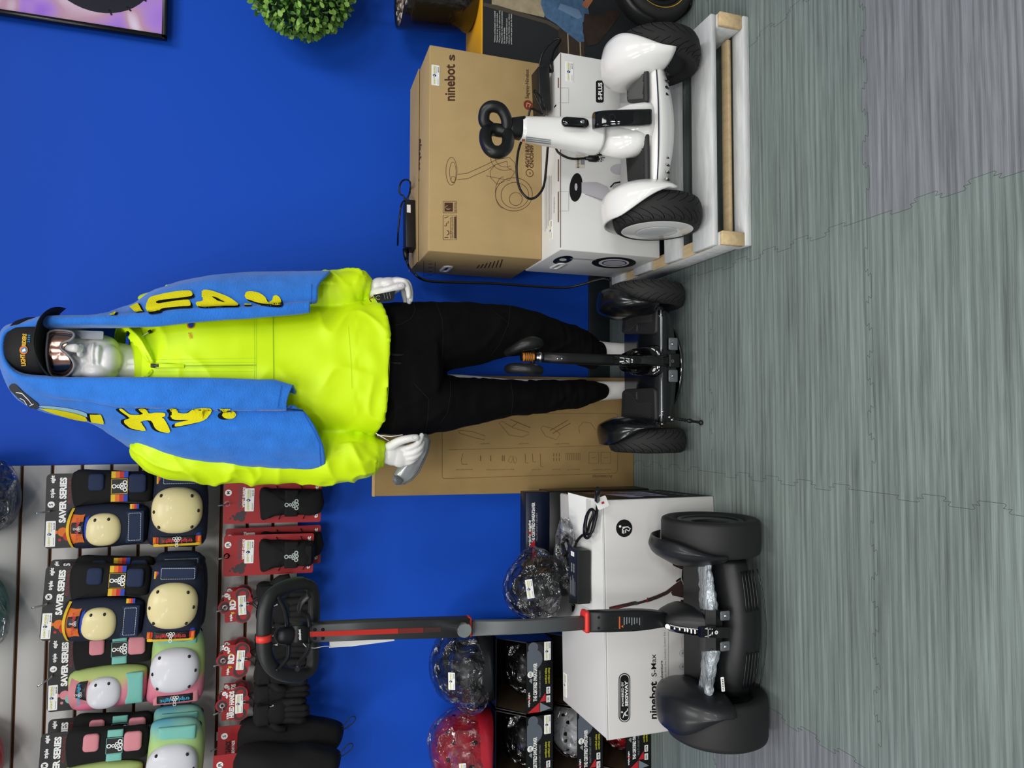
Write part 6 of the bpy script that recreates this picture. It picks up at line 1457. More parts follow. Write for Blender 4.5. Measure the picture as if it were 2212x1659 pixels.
def make_pack(name, label, size, pastel=False, full=True):
    t = thing(name, label, 'protective gear', group=None); M = loc_frame()
    FAB, FAB2, CAP_ = (TIE, AQUA, CAPW) if pastel else (NVY, NVY2, CRM)
    mb = MB(); c = outl([(97, 1182), (97, 1028), (410, 1020), (410, 1182)]); x0, x1, z0, z1 = -.105, .105, -.405, .010
    mb.prism(rrect(x1-x0, z1-z0, .012, 4, 0, (z0+z1)/2), M @ Matrix.Translation((0, 0, 0)), .0015, CDB); W = .0020
    mb.text('SAVER SERIES', M @ Matrix.Translation((-.034, -.040, 0)), .0155, WHITE, bold=.05, w=.128, off=W); mb.text('PROTECTIVE PACK', M @ Matrix.Translation((.020, -.053, 0)), .008, mat('dim_red_print', '7a1c22', .5), bold=.02, w=.074, off=W)
    mb.text('triple', M @ Matrix.Translation((.037, -.010, 0)), .009, WHITE, bold=.04, w=.026, off=W, shear=.1); mb.text('eight', M @ Matrix.Translation((.078, -.010, 0)), .009, WHITE, bold=.04, w=.022, off=W, shear=.1); eight(mb, M, .068, -.008, .010, DRED, rot=0)
    mb.disc(.018, -.004, .009, M, WHITE, off=W); mb.text(size, M @ Matrix.Translation((.018, -.0078, 0)), .009, BLACK, bold=.02, align='C', off=W+.0004)
    for k in range(3): mb.text(('INCLUDES:', 'WRISTSAVER Guard', 'ELBOW + KNEE Pads')[k], M @ Matrix.Translation((.062 if k else .085, -.062-.008*k, 0)), .005, WHITE, w=(.016, .038, .038)[k], off=W)
    for (a, b, r_), m_ in zip(((-.060, -.035, .013), (-.072, -.050, .014), (-.052, -.058, .012), (-.082, -.028, .004), (-.060, -.018, .005)), (S_O, S_R, S_Y, S_R, S_O) if not pastel else (PNK, MINT, TIE, PNK, PNK)): mb.disc(a, b, r_, M, m_, off=W+abs(a)*.002)
    eight(mb, M, -.062, -.046, .012, BLACK, rot=.0)
    eyelet(mb, M, 0, 0); card = mb.build('hang_card', t, world=False)
    mb = MB(); price_tag(mb, M @ Matrix.Translation((-.100, -.017, .0016)), .072, .024); mb.build('price_sticker', t, world=False)
    def stripes(mb, v0, v1, p0, p1, off):   # stripes stacked along v
        for k, m_ in enumerate((S_Y, S_O, S_R, S_B)):
            a, b = v0+(v1-v0)*k/4, v0+(v1-v0)*(k+1)/4; (xa, za), (xb, zb) = L2_(a, p1), L2_(b, p0)
            mb.poly([M @ V(x, z, off) for x, z in ((xa, za), (xb, za), (xb, zb), (xa, zb))], m_)
    def padbox(mb, v0, v1, p0, p1, h, m, z=0, r=.01):
        (xa, za), (xb, zb) = L2_(v0, p1), L2_(v1, p0); mb.dome([(x, y) for x, y in rrect(xb-xa, za-zb, r, 4, (xa+xb)/2, (za+zb)/2)], M @ Matrix.Translation((0, 0, z)), h, m, p=4, rings=6)
    def stitch(mb, v0, v1, p0, p1, off, m=STW):
        (xa, za), (xb, zb) = L2_(v0, p1), L2_(v1, p0); P = [(xa, za), (xb, za), (xb, zb), (xa, zb), (xa, za)]
        for a, b in zip(P[:-1], P[1:]):
            n = max(2, int(math.hypot(b[0]-a[0], b[1]-a[1])/.006))
            for k in range(n): mb.line([(a[0]+(b[0]-a[0])*(k+.15)/n, a[1]+(b[1]-a[1])*(k+.15)/n), (a[0]+(b[0]-a[0])*(k+.8)/n, a[1]+(b[1]-a[1])*(k+.8)/n)], M, .0011, m, off=off)
    # wrist guard
    mb = MB(); o_ = smooth_out([(150, 1024), (152, 1090), (170, 1093), (240, 1088), (290, 1090), (302, 1080), (300, 1028), (260, 1024), (200, 1020)]); mb.dome(o_, M @ Matrix.Translation((0, 0, .002)), .030, BFB, p=3.5, rings=8); wg = mb.build('wrist_guard', t, world=False)
    mb = MB()
    P2 = PNK if pastel else NVY2
    padbox(mb, 182, 212, 1026, 1062, .009, P2, .030); padbox(mb, 258, 292, 1028, 1068, .009, P2, .030)
    (xa, za), (xb, zb) = L2_(225, 1070), L2_(257, 1037); mb.prism(rrect(xb-xa, za-zb, .002, 1, (xa+xb)/2, (za+zb)/2), M @ Matrix.Translation((0, 0, .031)), .003, BLACK); mb.line([(xa+.001, za-.001), (xb-.001, za-.001), (xb-.001, zb+.001), (xa+.001, zb+.001)], M, .0012, MINT if pastel else S_Y, off=.0346, closed=True)
    eight(mb, M @ Matrix.Translation((0, 0, .034)), (xa+xb)/2, (za+zb)/2-.002, .0165, WHITE, w=.16)
    if pastel: 
        for p0, p1 in ((1022, 1037), (1070, 1086)): padbox(mb, 226, 256, p0, p1, .006, MINT, .028, .002)
    else: stripes(mb, 225, 257, 1022, 1036, .0335); stripes(mb, 225, 257, 1071, 1086, .0335)
    mb.build('wrist_strap', wg, world=False)
    if full:
        # elbow pad
        mb = MB(); o_ = smooth_out([(150, 1098), (140, 1130), (150, 1178), (200, 1184), (260, 1180), (292, 1172), (296, 1120), (286, 1098), (220, 1090)]); mb.dome(o_, M @ Matrix.Translation((0, 0, .002)), .040, FAB, p=2.6, rings=9); ep = mb.build('elbow_pad', t, world=False)
        mb = MB(); Z = .0560
        def bow(mb, v0, v1, p0, p1, m, z): # strap segment bent outwards over the cushion
            R_ = []
            for k in range(13):
                f = k/12; p = p0+(p1-p0)*f; q = 4*(f-.5)**2; (xa, za), (xb, zb) = L2_(v0+6*q, p), L2_(v1+6*q, p); R_.append([M @ V(xa, za, z-.008-.030*q), M @ V(xb, zb, z-.004-.026*q)])
            mb.loft(R_, m, close=False, cap=False, smooth=True)
        if pastel: bow(mb, 146, 184, 1100, 1178, PNK, Z-.004); bow(mb, 160, 180, 1104, 1170, BLACK, Z-.001)
        else:
            for (a, b), m_ in zip(((146, 152), (152, 176), (176, 185)), (S_Y, S_O, S_B)): bow(mb, a, b, 1098, 1180, m_, Z-.003)
            bow(mb, 155, 177, 1108, 1168, BLACK, Z-.0005)
        x_, z_ = L2_(168, 1162); G = M @ Matrix.Translation((x_, z_, Z-.0015)) ; mb.text('triple eight', G @ Matrix.Translation((0, -.003, 0)), .0075, CYAN if pastel else DRED, bold=.03, w=.064, off=0); eight(mb, G, .032, 0, .0075, WHITE)
        mb.build('elbow_strap', ep, world=False); mb = MB()
        padbox(mb, 255, 290, 1106, 1174, .008, MINT if pastel else NVY2, .0315, .003)
        if not pastel: stitch(mb, 261, 284, 1111, 1168, .0400); stripes(mb, 262, 279, 1092, 1102, .034)
        mb.build('velcro_tab', ep, world=False)
        mb = MB(); (cx, cz) = L2_(214, 1143); mb.dome(oval(.092, .090, 36, cx, cz, p=2.5), M @ Matrix.Translation((0, 0, .034)), .020, CAP_, p=2.5, rings=8, back=.004)
        for a, b in ((200, 1122), (225, 1121)): q = L2_(a, b); mb.dome(oval(.011, .0075, 14, *q), M @ Matrix.Translation((0, 0, .038+domez(.020, 2.5, math.hypot((a-214)/33, (b-1143)/34)*.98)+.0006)), .0014, BLACK, rings=2)
        tag(mb.build('pad_cap', ep, world=False), 'white hard cap' if pastel else 'cream hard cap')
    # knee pad
    mb = MB(); o_ = smooth_out([(305, 1050), (310, 1020), (350, 1014), (395, 1020), (412, 1060), (414, 1130), (405, 1186), (350, 1190), (300, 1182), (296, 1150), (302, 1100)]); mb.dome(o_, M @ Matrix.Translation((0, 0, .002)), .048, FAB, p=2.8, rings=9); kp = mb.build('knee_pad', t, world=False)
    mb = MB(); padbox(mb, 323, 398, 1024, 1053, .010, MINT if pastel else NVY2, .036, .003)
    if not pastel: stitch(mb, 327, 394, 1027, 1050, .0465); stripes(mb, 313, 322, 1034, 1050, .041)
    mb.build('velcro_tab', kp, world=False); mb = MB()
    if pastel: padbox(mb, 310, 404, 1157, 1184, .014, PNK, .028, .003)
    else:
        for (a, b), m_ in zip(((1157, 1163), (1163, 1178), (1178, 1185)), (S_B, S_R, S_Y)): padbox(mb, 308, 404, a, b, .012 if m_ is not S_R else .0125, m_, .030, .002)
        padbox(mb, 308, 316, 1163, 1179, .0132, S_O, .030, .001); padbox(mb, 396, 404, 1163, 1179, .0132, S_O, .030, .001)
    padbox(mb, 317, 395, 1162, 1180, .0185, BLACK, .0285, .002); x_, z_ = L2_(387, 1174); G = M @ Matrix.Translation((x_, z_, .0476)) @ Matrix.Rotation(PI/2, 4, 'Z')
    mb.text('triple eight', G @ Matrix.Translation((0, -.006, 0)), .010, CYAN if pastel else DRED, bold=.03, w=.082, off=0); eight(mb, G, .042, 0, .012, WHITE)
    mb.build('knee_strap', kp, world=False)
    mb = MB(); (cx, cz) = L2_(355, 1107); mb.dome(oval(.134, .136, 44, cx, cz, p=2.5), M @ Matrix.Translation((0, 0, .040)), .032, CAP_, p=2.4, rings=10, back=.005)
    for a, b in ((325, 1074), (385, 1076), (312, 1108), (398, 1108), (322, 1140), (386, 1142)): q = L2_(a, b); mb.dome(oval(.011, .0085, 14, *q), M @ Matrix.Translation((0, 0, .045+domez(.032, 2.4, ((abs(a-355)/49.6)**2.5+(abs(b-1107)/50.4)**2.5)**.4)+.0006)), .0022, BLACK, rings=2)
    tag(mb.build('pad_cap', kp, world=False), 'white hard cap' if pastel else 'cream hard cap'); return t
def placeM(v, py, y, rot=0, yaw=0, s=1.): return Matrix.Translation(PY(v, py, y)) @ Matrix.Rotation(yaw, 4, 'Z') @ Matrix.Rotation(math.radians(rot), 4, 'Y') @ Matrix.Scale(s, 4)
def put(t, M): t.matrix_world = M; WM[t.name] = M.copy()
GN, GP_ = 'boxed navy protective gear packs hanging on the slat wall', None
a = make_pack('pad_set', 'navy and cream knee, elbow and wrist pad set marked S, nearest the mannequin', 'S'); put(a, placeM(107, 1104, -.120, 0))
hook(PY(107, 1104, -.120), label='chrome hook through the navy pad set marked S')
b = make_pack('pad_set', 'navy and cream pad set marked M, hanging in front of a second navy set', 'M'); put(b, placeM(101, 1303, -.185, 3, s=.955))
c = copy_tree(b, None, placeM(113, 1288, -.115, 1.5, s=.975), 'navy pad set half hidden behind the navy set marked M'); hook(PY(101, 1303, -.185), label='chrome hook holding the two navy pad sets')
d_ = make_pack('pad_set', 'pastel pad set marked L with white caps and pink and mint straps', 'L', True); put(d_, placeM(112, 1459, -.110, 0, s=.96))
hook(PY(112, 1459, -.110), label='bent chrome hook above the pastel pad set marked L', bent=True)
e_ = make_pack('pad_set', 'pastel pad set marked M at the photo edge, in front of another pastel set', 'M', True); put(e_, placeM(92, 1668, -.180, 2, s=.97))
f_ = copy_tree(e_, None, placeM(108, 1634, -.105, 2, s=.97), 'pastel pad set partly hidden behind the pastel set marked M')
hook(PY(92, 1668, -.180), label='chrome hook holding the two pastel pad sets at the photo edge')

# ---- red carded wrist guards
def cards_common(mb, M, w, h, size):
    mb.prism(rrect(w, h, .006, 3, 0, -h/2+.010), M, .0012, CARDRED); W = .0016
    mb.disc(w*.27, -.002, .0095, M, WHITE, off=W); mb.text(size, M @ Matrix.Translation((w*.27, -.006, 0)), .009, BLACK, bold=.02, align='C', off=W+.0004); eyelet(mb, M, 0, 0)
    for (x, z, r) in ((-.045, -.010, .003), (-.038, -.018, .004), (-.045, -.026, .007), (-.036, -.034, .010), (-.045, -.042, .010), (-.030, -.046, .009)): mb.disc(x, z, r, M, CARDDK, off=W+abs(z)*.004)
    eight(mb, M, -.040, -.048, .012, CARDRED)
    mb.text('WRISTSAVER II', M @ Matrix.Translation((-.020, -.040, 0)), .0085, mat('dim_card_print', '5a4a4e', .5), bold=.04, w=w*.60, off=W); mb.text('WRIST GUARDS', M @ Matrix.Translation((-.012, -.050, 0)), .007, WHITE, bold=.04, w=w*.50, off=W)
    mb.text('triple eight', M @ Matrix.Translation((-w*.40, -h+.020, 0)), .011, WHITE, bold=.04, w=w*.82, off=W)
def make_wrist(label, size, h=.285):
    t = thing('wrist_guard_card', label, 'wrist guards'); M = loc_frame(); mb = MB(); cards_common(mb, M, .122, h, size); mb.build('hang_card', t, world=False)
    mb = MB(); price_tag(mb, M @ Matrix.Translation((-.024, -.076, .0014)), .070, .026); mb.build('price_sticker', t, world=False)
    mb = MB(); hh = h-.10
    o_ = [(p.x, p.y) for p in cat([(x, z-.105, 0) for x, z in ((-.042, .006), (.038, .012), (.044, -.02), (.040, -.09), (.040, -hh+.03), (.03, -hh+.012), (-.03, -hh+.018), (-.036, -.10), (-.034, -.05), (-.046, -.01))], 4, True)]
    mb.dome(o_, M @ Matrix.Translation((0, 0, .0015)), .036, BFB, p=3, rings=8); g = mb.build('wrist_guard', t, world=False); displace(g, lambda p, n: .003*nz(p, 25, 25)+.004*max(0, 1-abs(nz((p.x*.4, p.y, p.z*1.6), 22, 26))*3))
    mb = MB(); mb.dome(rrect(.082, .040, .004, 3, .002, -.185), M @ Matrix.Translation((0, 0, .030)), .009, BFB, p=5, rings=4); eight(mb, M @ Matrix.Translation((0, 0, .040)), -.002, -.187, .017, mat('emblem_grey', 'aeb8b4', .5), w=.18)
    for z in (-.13, -.235): mb.dome(rrect(.060, .022, .004, 3, 0, z), M @ Matrix.Translation((0, 0, .026)), .008, BFB, p=5, rings=4)
    for z in (-.150, -.222): mb.tube([M @ V(.052, z+.01, .002), M @ V(.036, z, .030), M @ V(-.034, z-.004, .032), M @ V(-.05, z, .002)], .0014, BLACK, 6)
    mb.build('strap', g, world=False); return t
w1 = make_wrist('black wrist guards on a red card marked M, nearest the mannequin', 'M'); put(w1, placeM(491, 1088, -.125, 1)); copy_tree(w1, None, placeM(494, 1084, -.075, 0), 'red wrist guard card hidden behind the red card marked M')
hook(PY(491, 1088, -.125), label='chrome hook through the red card marked M')
w2 = make_wrist('black wrist guards on a red card marked JR, in front of a longer card', 'JR', .262); put(w2, placeM(490, 1201, -.125, 1)); w2b = make_wrist('longer red wrist guard card behind the card marked JR', 'S', .285); put(w2b, placeM(494, 1185, -.070, 0))
hook(PY(490, 1201, -.125), label='chrome hook through the red card marked JR')

# ---- gloves on three-lobed red cards
def make_glove(label, kind, size):
    t = thing('glove_pack', label, 'gloves'); M = loc_frame(); mb = MB(); W = .0016
    blobs = [(0, 0, .021), (-.030, -.052, .027), (.030, -.052, .027), (0, -.030, .026), (-.010, -.068, .016), (.012, -.068, .016)]
    for k, (x, z, r) in enumerate(blobs): mb.prism(oval(2*r, 2*r, 28, x, z), M @ Matrix.Translation((0, 0, .0001*k)), .0012, CARDRED)
    mb.prism(rrect(.098, .036, .003, 2, .0, -.016), M @ Matrix.Translation((0, 0, .0008)), .0012, CARDRED)
    for x, z, r in ((0, 0, .016), (-.034, -.054, .020), (.034, -.054, .020)): mb.disc(x, z, r, M, CARDDK, off=.0024, r2=r*.62)
    eyelet(mb, M @ Matrix.Translation((0, 0, .0018)), 0, 0, .008); eyelet(mb, M @ Matrix.Translation((0, 0, .0018)), .004, -.068, .006)
    mb.disc(.038, -.006, .007, M, WHITE, off=.0026); mb.text(size, M @ Matrix.Translation((.038, -.009, 0)), .006, BLACK, bold=.02, align='C', off=.003)
    mb.text('triple', M @ Matrix.Translation((-.046, -.020, 0)), .007, WHITE, bold=.05, w=.022, off=.0028, shear=.1); mb.text('eight', M @ Matrix.Translation((.022, -.016, 0)), .007, WHITE, bold=.05, w=.018, off=.0028, shear=.1)
    if kind == 'RD':
        mb.text('RD', M @ Matrix.Translation((-.010, -.032, 0)), .017, WHITE, bold=.06, off=.0030)
        for x in (-.020, .020): mb.poly([M @ V(x+a, -.024+b, .003) for a, b in ((-.003, .006), (.004, .006), (.001, .001), (.004, .001), (-.003, -.008), (-.001, -.001), (-.004, -.001))], S_Y)
    else: mb.text('HIRED HANDS', M @ Matrix.Translation((-.042, -.036, 0)), .014, WHITE, bold=.05, w=.086, off=.0030)
    mb.build('hang_card', t, world=False)
    mb = MB(); price_tag(mb, M @ Matrix.Translation((-.030, -.064, .0028)), .062, .024); mb.build('price_sticker', t, world=False)
    for s in (-1, 1):
        mb = MB(); ox = s*.028; yb = .006 if s > 0 else .030
        def P(x, z, y=0): return M @ V(ox+x*s, z, yb+y)
        mb.dome([(ox+a*s, b) for a, b in [(q.x, q.y) for q in cat([(x, z, 0) for x, z in ((-.030, -.105), (.030, -.100), (.036, -.140), (.040, -.185), (.030, -.205), (-.034, -.205), (-.040, -.170), (-.032, -.130))], 4, True)]], M @ Matrix.Translation((0, 0, yb-.004)), .034, BFB, p=3, rings=7)
        for k in range(4): x = -.028+.018*k; mb.tube([P(x, -.190, .012), P(x*1.12, -.225, .016), P(x*1.15, -.245-.012*(k in (1, 2)), .024), P(x*1.12, -.262-.012*(k in (1, 2)), .020)], [.0115, .0115, .0105, .006], BFB, 10)
        mb.tube([P(.030, -.150, .010), P(.050, -.175, .018), P(.054, -.200, .022)], [.014, .012, .008], BFB, 10)
        g = mb.build('glove', t, world=False); displace(g, lambda p, n: .003*nz(p, 30, 23)+.003*max(0, 1-abs(nz((p.x*1.5, p.y, p.z*.6), 28, 24))*3)); mb = MB(); mb.dome([(ox+a, b) for a, b in rrect(.066, .042, .004, 3, 0, -.128)], M @ Matrix.Translation((0, 0, yb+.018)), .014, BFB, p=5, rings=4); eight(mb, M @ Matrix.Translation((0, 0, yb+.026)), ox+.026, -.155, .006, WHITE); mb.build('wrist_strap', g, world=False)
    mb = MB(); 
    for s in (-1, 1): mb.tube([M @ V(.004, -.068, .004), M @ V(.003+s*.004, -.085, .008), M @ V(s*.02, -.104, .016)], .0013, BLACK, 6)
    mb.build('cord_loop', t, world=False); return t
g1 = make_glove('black gloves on a three-lobed red card with white RD letters', 'RD', 'S'); put(g1, placeM(486, 1312, -.130, -3, s=.93)); copy_tree(g1, None, placeM(490, 1300, -.064, 2, s=.90), 'dark red glove card and gloves tucked behind the RD card')
g2 = make_glove('black gloves on a three-lobed red card marked M behind the steering wheel', 'RD', 'M'); put(g2, placeM(482, 1427, -.130, 4, s=.93)); copy_tree(g2, None, placeM(486, 1416, -.064, -2, s=.90), 'second glove card tucked behind the card marked M near the steering wheel')
g3 = make_glove('black slide gloves on a red card with hired hands lettering', 'HH', 'L'); put(g3, placeM(480, 1524, -.135, 0, s=.90)); copy_tree(g3, None, placeM(484, 1507, -.066, 1, s=.88), 'slide gloves on the S card behind the hired hands card marked L')
for v, p, lb in ((486, 1312, 'the RD glove card'), (482, 1427, 'the glove card marked M'), (480, 1530, 'the hired hands glove card')): hook(PY(v, p, -.130), label='chrome hook through '+lb)

# ---- mesh-bagged knee pads with red headers
def make_bag(label, size):
    t = thing('bagged_pads', label, 'protective gear'); M = loc_frame(); mb = MB(); W = .0236
    mb.prism(rrect(.118, .098, .002, 1, -.0, -.042), M @ Matrix.Translation((0, 0, .022)), .0014, CARDRED); W = .0240
    mb.disc(.030, -.012, .0095, M, WHITE, off=W); mb.text(size, M @ Matrix.Translation((.030, -.016, 0)), .009, BLACK, bold=.02, align='C', off=W+.0005)
    mb.text('STREET 2-PACK', M @ Matrix.Translation((-.056, -.030, 0)), .013, BLACK, bold=.05, w=.072, off=W); mb.text('KNEE + ELBOW PADS', M @ Matrix.Translation((-.056, -.042, 0)), .008, WHITE, bold=.04, w=.070, off=W)
    mb.text('triple', M @ Matrix.Translation((-.050, -.076, 0)), .011, WHITE, bold=.04, w=.036, off=W, shear=.1); mb.text('eight', M @ Matrix.Translation((.014, -.074, 0)), .011, WHITE, bold=.04, w=.034, off=W, shear=.1); eight(mb, M, -.002, -.070, .013, CARDDK)
    mb.build('header_card', t, world=False)
    mb = MB(); o_ = [(q.x, q.y) for q in cat([(x, z, 0) for x, z in ((-.062, -.06), (.060, -.06), (.062, -.16), (.056, -.26), (.040, -.33), (.010, -.365), (-.045, -.345), (-.070, -.25), (-.068, -.15))], 4, True)]
    mb.dome(o_, M, .075, BFB, p=3, rings=9); g = mb.build('pad_bundle', t, world=False); displace(g, lambda p, n: .010*nz(p, 9, 21)+.007*max(0, 1-abs(nz((p.x, p.y, p.z*.5), 16, 22))*3)); S_ = None
    mb = MB(); mb.text('triple eight', M @ Matrix.Translation((-.03, -.165, 0)), .010, mat('dim_red_print', '7a1c22', .5), bold=.03, w=.075, off=.0700); eight(mb, M @ Matrix.Translation((0, 0, .071)), .004, -.160, .012, GREYP)
    mb.tube([M @ V(-.058, -.12, .045), M @ V(-.035, -.2, .068), M @ V(-.03, -.3, .062), M @ V(-.02, -.35, .04)], .0018, mat('mesh_bag_edge', '242628', .6), 6); mb.dome(rrect(.020, .012, .002, 2, -.045, -.125), M @ Matrix.Translation((0, 0, .055)), .010, GUN, p=5, rings=3); mb.build('bag_seam', g, world=False)
    mb = MB(); mb.tube(cat([M @ V(.01, -.355, .02), M @ V(.012, -.375, .02), M @ V(.03, -.400, .02), M @ V(.044, -.402, .02), M @ V(.044, -.388, .02), M @ V(.028, -.372, .02), M @ V(.014, -.360, .02)], 4), .0016, BLACK, 6); mb.build('cord_loop', t, world=False); return t
b1 = make_bag('black mesh-bagged pads with a red header card marked S beside the hired hands gloves', 'S'); put(b1, placeM(476, 1606, -.105, 1, s=.98))
b2 = make_bag('black mesh-bagged pads with a red header marked JR at the photo edge', 'JR'); put(b2, placeM(466, 1668, -.200, 1, s=.95))
hook(PY(476, 1606, -.08), label='chrome hook behind the red header cards of the mesh-bagged pads')

# ---- bagged helmets hanging at the top of the panel
for v, p, col_, sd, lb in ((-34, 1082, '2a3c5c', 11, 'navy helmet in a clear bag at the upper photo edge near the towel'), (-62, 1330, '1c6a64', 12, 'teal helmet in a clear bag at the upper photo edge over the pastel pads'), (-75, 1665, 'c0303c', 13, 'red helmet in a clear bag just entering the upper photo corner')):
    q = PY(v, p, -.155); helmet((q.x, -.045, q.z+.030), lb, col_, R=(.105, .12, .17), bag=1.10, knot=(.7 if sd == 11 else -.3, -.75, .1), sd=sd, rx=1.25)
    hook((q.x, -.150, q.z+.175), label='chrome hook holding the '+lb.split(' at ')[0].split(' just ')[0])

# ================================================================== RIGHT: SCREEN, TOPIARY, KICK SCOOTER, CABLES
t = thing('wall_screen', 'black-framed wall screen showing a purple and pink picture with a dark tyre', 'television', (1.55, -.02, 1.55))
FRB = mat('screen_frame_black', '0a0a0b', .3)
def scrm():
    m = bpy.data.materials.new('screen_picture'); m.use_nodes = True; nt = m.node_tree; N = nt.nodes.new; L = nt.links.new; p = nt.nodes['Principled BSDF']; p.inputs['Roughness'].default_value = .2
    tc = N('ShaderNodeTexCoord'); n = N('ShaderNodeTexNoise'); n.inputs['Scale'].default_value = 5.5; n.inputs['Detail'].default_value = 1; n.inputs['Distortion'].default_value = .8; L(tc.outputs['Object'], n.inputs[0]); cr = N('ShaderNodeValToRGB'); L(n.outputs[0], cr.inputs[0]); e = cr.color_ramp
    e.elements[0].position = .32; e.elements[0].color = (*srgb('8a60c8'), 1); e.elements[1].position = .68; e.elements[1].color = (*srgb('d8d0e4'), 1)
    for ps, c in ((.45, 'a078c8'), (.56, 'b08aa0')): q = e.elements.new(ps); q.color = (*srgb(c), 1)
    L(cr.outputs[0], p.inputs['Base Color']); L(cr.outputs[0], p.inputs['Emission Color']); p.inputs['Emission Strength'].default_value = .35; return m
X0, Z0, X1, Z1 = 1.188, 1.552, 2.05, 2.06
mb = MB(); mb.box(((X0+X1)/2, -.012, (Z0+Z1)/2), (X1-X0-.02, .020, Z1-Z0-.02), FRB)
for c, d in ((((X0+X1)/2, -.030, Z0+.007), (X1-X0, .020, .014)), (((X0+X1)/2, -.030, Z1-.007), (X1-X0, .020, .014)), ((X0+.007, -.030, (Z0+Z1)/2), (.014, .020, Z1-Z0)), ((X1-.007, -.030, (Z0+Z1)/2), (.014, .020, Z1-Z0))): mb.box(c, d, FRB, bev=.002, seg=1)
mb.build('frame', t)
mb = MB(); mb.box(((X0+X1)/2, -.024, (Z0+Z1)/2), (X1-X0-.03, .006, Z1-Z0-.03), scrm())
G = fr((0, -.0272, 0), (1, 0, 0), (0, 0, 1)); TD = mat('screen_dark_tyre', '1a1c2a', .4)
q = PY(215, -82, -.027); mb.poly([V(q.x+.16*math.cos(2*PI*k/48)*1.0, -.0275, q.z+.16*math.sin(2*PI*k/48)) for k in range(48) if q.z+.16*math.sin(2*PI*k/48) > 0], TD)
for k in range(7): a = PI+.2+.35*k; mb.tube([V(q.x+.150*math.cos(a), -.0278, q.z+.150*math.sin(a)), V(q.x+.166*math.cos(a+.03), -.0278, q.z+.166*math.sin(a+.03))], .003, TD, 5)
mb.build('display_panel', t)
# pot and topiary
PC = V(1.402, -.200, .598)
POTM = mat('hammered_black_glaze', '15110c', .16, spec=.7, coat=.4, bump=.6, bscale=45, bdist=.004)
t = thing('topiary_pot', 'glossy hammered black pot with pebbles and a clipped green ball, on the yellow carton', 'plant', PC)
mb = MB(); M = Matrix.Translation(PC); mb.lathe([(0, 0), (.085, 0), (.100, .010), (.108, .05), (.118, .14), (.124, .205), (.127, .243), (.124, .246), (.118, .240), (.116, .225), (0, .222)], M, POTM, 56); mb.build('pot', t)
mb = MB(); rr = random.Random(5); PBM = [mat('pebble_pale', 'c8bfae', .6), mat('pebble_tan', '8a7560', .6), mat('pebble_dark', '4a4038', .6)]
for k in range(170):
    a, r = rr.random()*2*PI, .108*math.sqrt(rr.random()); mb.ell(PC+V(r*math.cos(a), r*math.sin(a), .232+rr.random()*.008), (.006+rr.random()*.006, .006+rr.random()*.005, .005), rr.choice(PBM), seg=8, rings=5)
tag(mb.build('pebbles', t), kind='stuff')
mb = MB(); mb.tube([PC+V(0, 0, .21), PC+V(-.015, 0, .34), PC+V(-.035, 0, .46)], .009, mat('stem_brown', '4a3422', .8), 10); mb.build('trunk', t)
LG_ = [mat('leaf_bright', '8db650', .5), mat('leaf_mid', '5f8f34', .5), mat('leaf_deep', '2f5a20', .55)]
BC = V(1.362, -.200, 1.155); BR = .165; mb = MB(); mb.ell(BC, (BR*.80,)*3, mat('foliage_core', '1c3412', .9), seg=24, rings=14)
for k in range(2600):
    z = 1-2*(k+.5)/2600; a = k*2.39996; d = V(math.sqrt(1-z*z)*math.cos(a), math.sqrt(1-z*z)*math.sin(a), z); r = BR*(.86+.17*rr.random()); p = BC+d*r
    up = (V(rr.uniform(-1, 1), rr.uniform(-1, 1), rr.uniform(-1, 1))+d*1.2).normalized(); sd_ = up.cross(d+V(rr.uniform(-.6, .6), rr.uniform(-.6, .6), rr.uniform(-.6, .6))).normalized(); ln = .015+.008*rr.random(); wd = .0055+.003*rr.random(); nn = up.cross(sd_)
    pts = [p-up*ln*.4, p+sd_*wd+nn*.002, p+sd_*wd*.9+up*ln*.35+nn*.002, p+up*ln*.6, p-sd_*wd*.9+up*ln*.35+nn*.002, p-sd_*wd+nn*.002]
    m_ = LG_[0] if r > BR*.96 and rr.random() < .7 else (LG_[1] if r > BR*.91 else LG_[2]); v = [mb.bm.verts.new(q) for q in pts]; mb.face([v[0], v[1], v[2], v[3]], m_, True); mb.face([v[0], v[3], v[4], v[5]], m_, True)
tag(mb.build('foliage', t, fix=False), kind='stuff')
# kick scooter front wheel at the photo edge
KC = V(1.332, -.585, .126)
t = thing('kick_scooter', 'black electric kick scooter with a yellow-ringed wheel at the right photo edge', 'scooter', (KC.x, KC.y, 0))
Gk = Matrix(((1, 0, 0, KC.x), (0, 0, -1, KC.y), (0, 1, 0, KC.z), (0, 0, 0, 1)))
mb = MB(); mb.lathe(tyre_profile(.125, .06, False), Gk, RUB, 64, closed=True); o = mb.build('tyre', t)
mb = MB(); YR = mat('rim_yellow', 'd8a818', .4); mb.lathe([(.086, -.02), (.086, .024), (.074, .026), (.072, .020), (.03, .022), (.02, .03), (0, .032)], Gk, GUN, 48); mb.lathe([(.098, .0262), (.099, .0278), (.0925, .0285), (.092, .027)], Gk, YR, 64, closed=True)
for k in range(6): a = 2*PI*k/6+.3; mb.box(Gk @ V(.052*math.cos(a), .052*math.sin(a), .024), (.028, .006, .008), GUN, rot=Gk.to_3x3() @ Matrix.Rotation(a, 3, 'Z') @ Matrix(((1, 0, 0), (0, 0, -1), (0, 1, 0))), bev=.002)
mb.build('rim', o)
mb = MB(); R_k = []
for k in range(17):
    a = math.radians(25+150*k/16); R_k.append([Gk @ V(r*math.cos(a), r*math.sin(a), z) for r, z in ((.138, -.03), (.146, -.02), (.146, .02), (.138, .03), (.134, .028), (.140, .018), (.140, -.018), (.134, -.028))])
mb.loft(R_k, GUN); mb.build('mudguard', t)
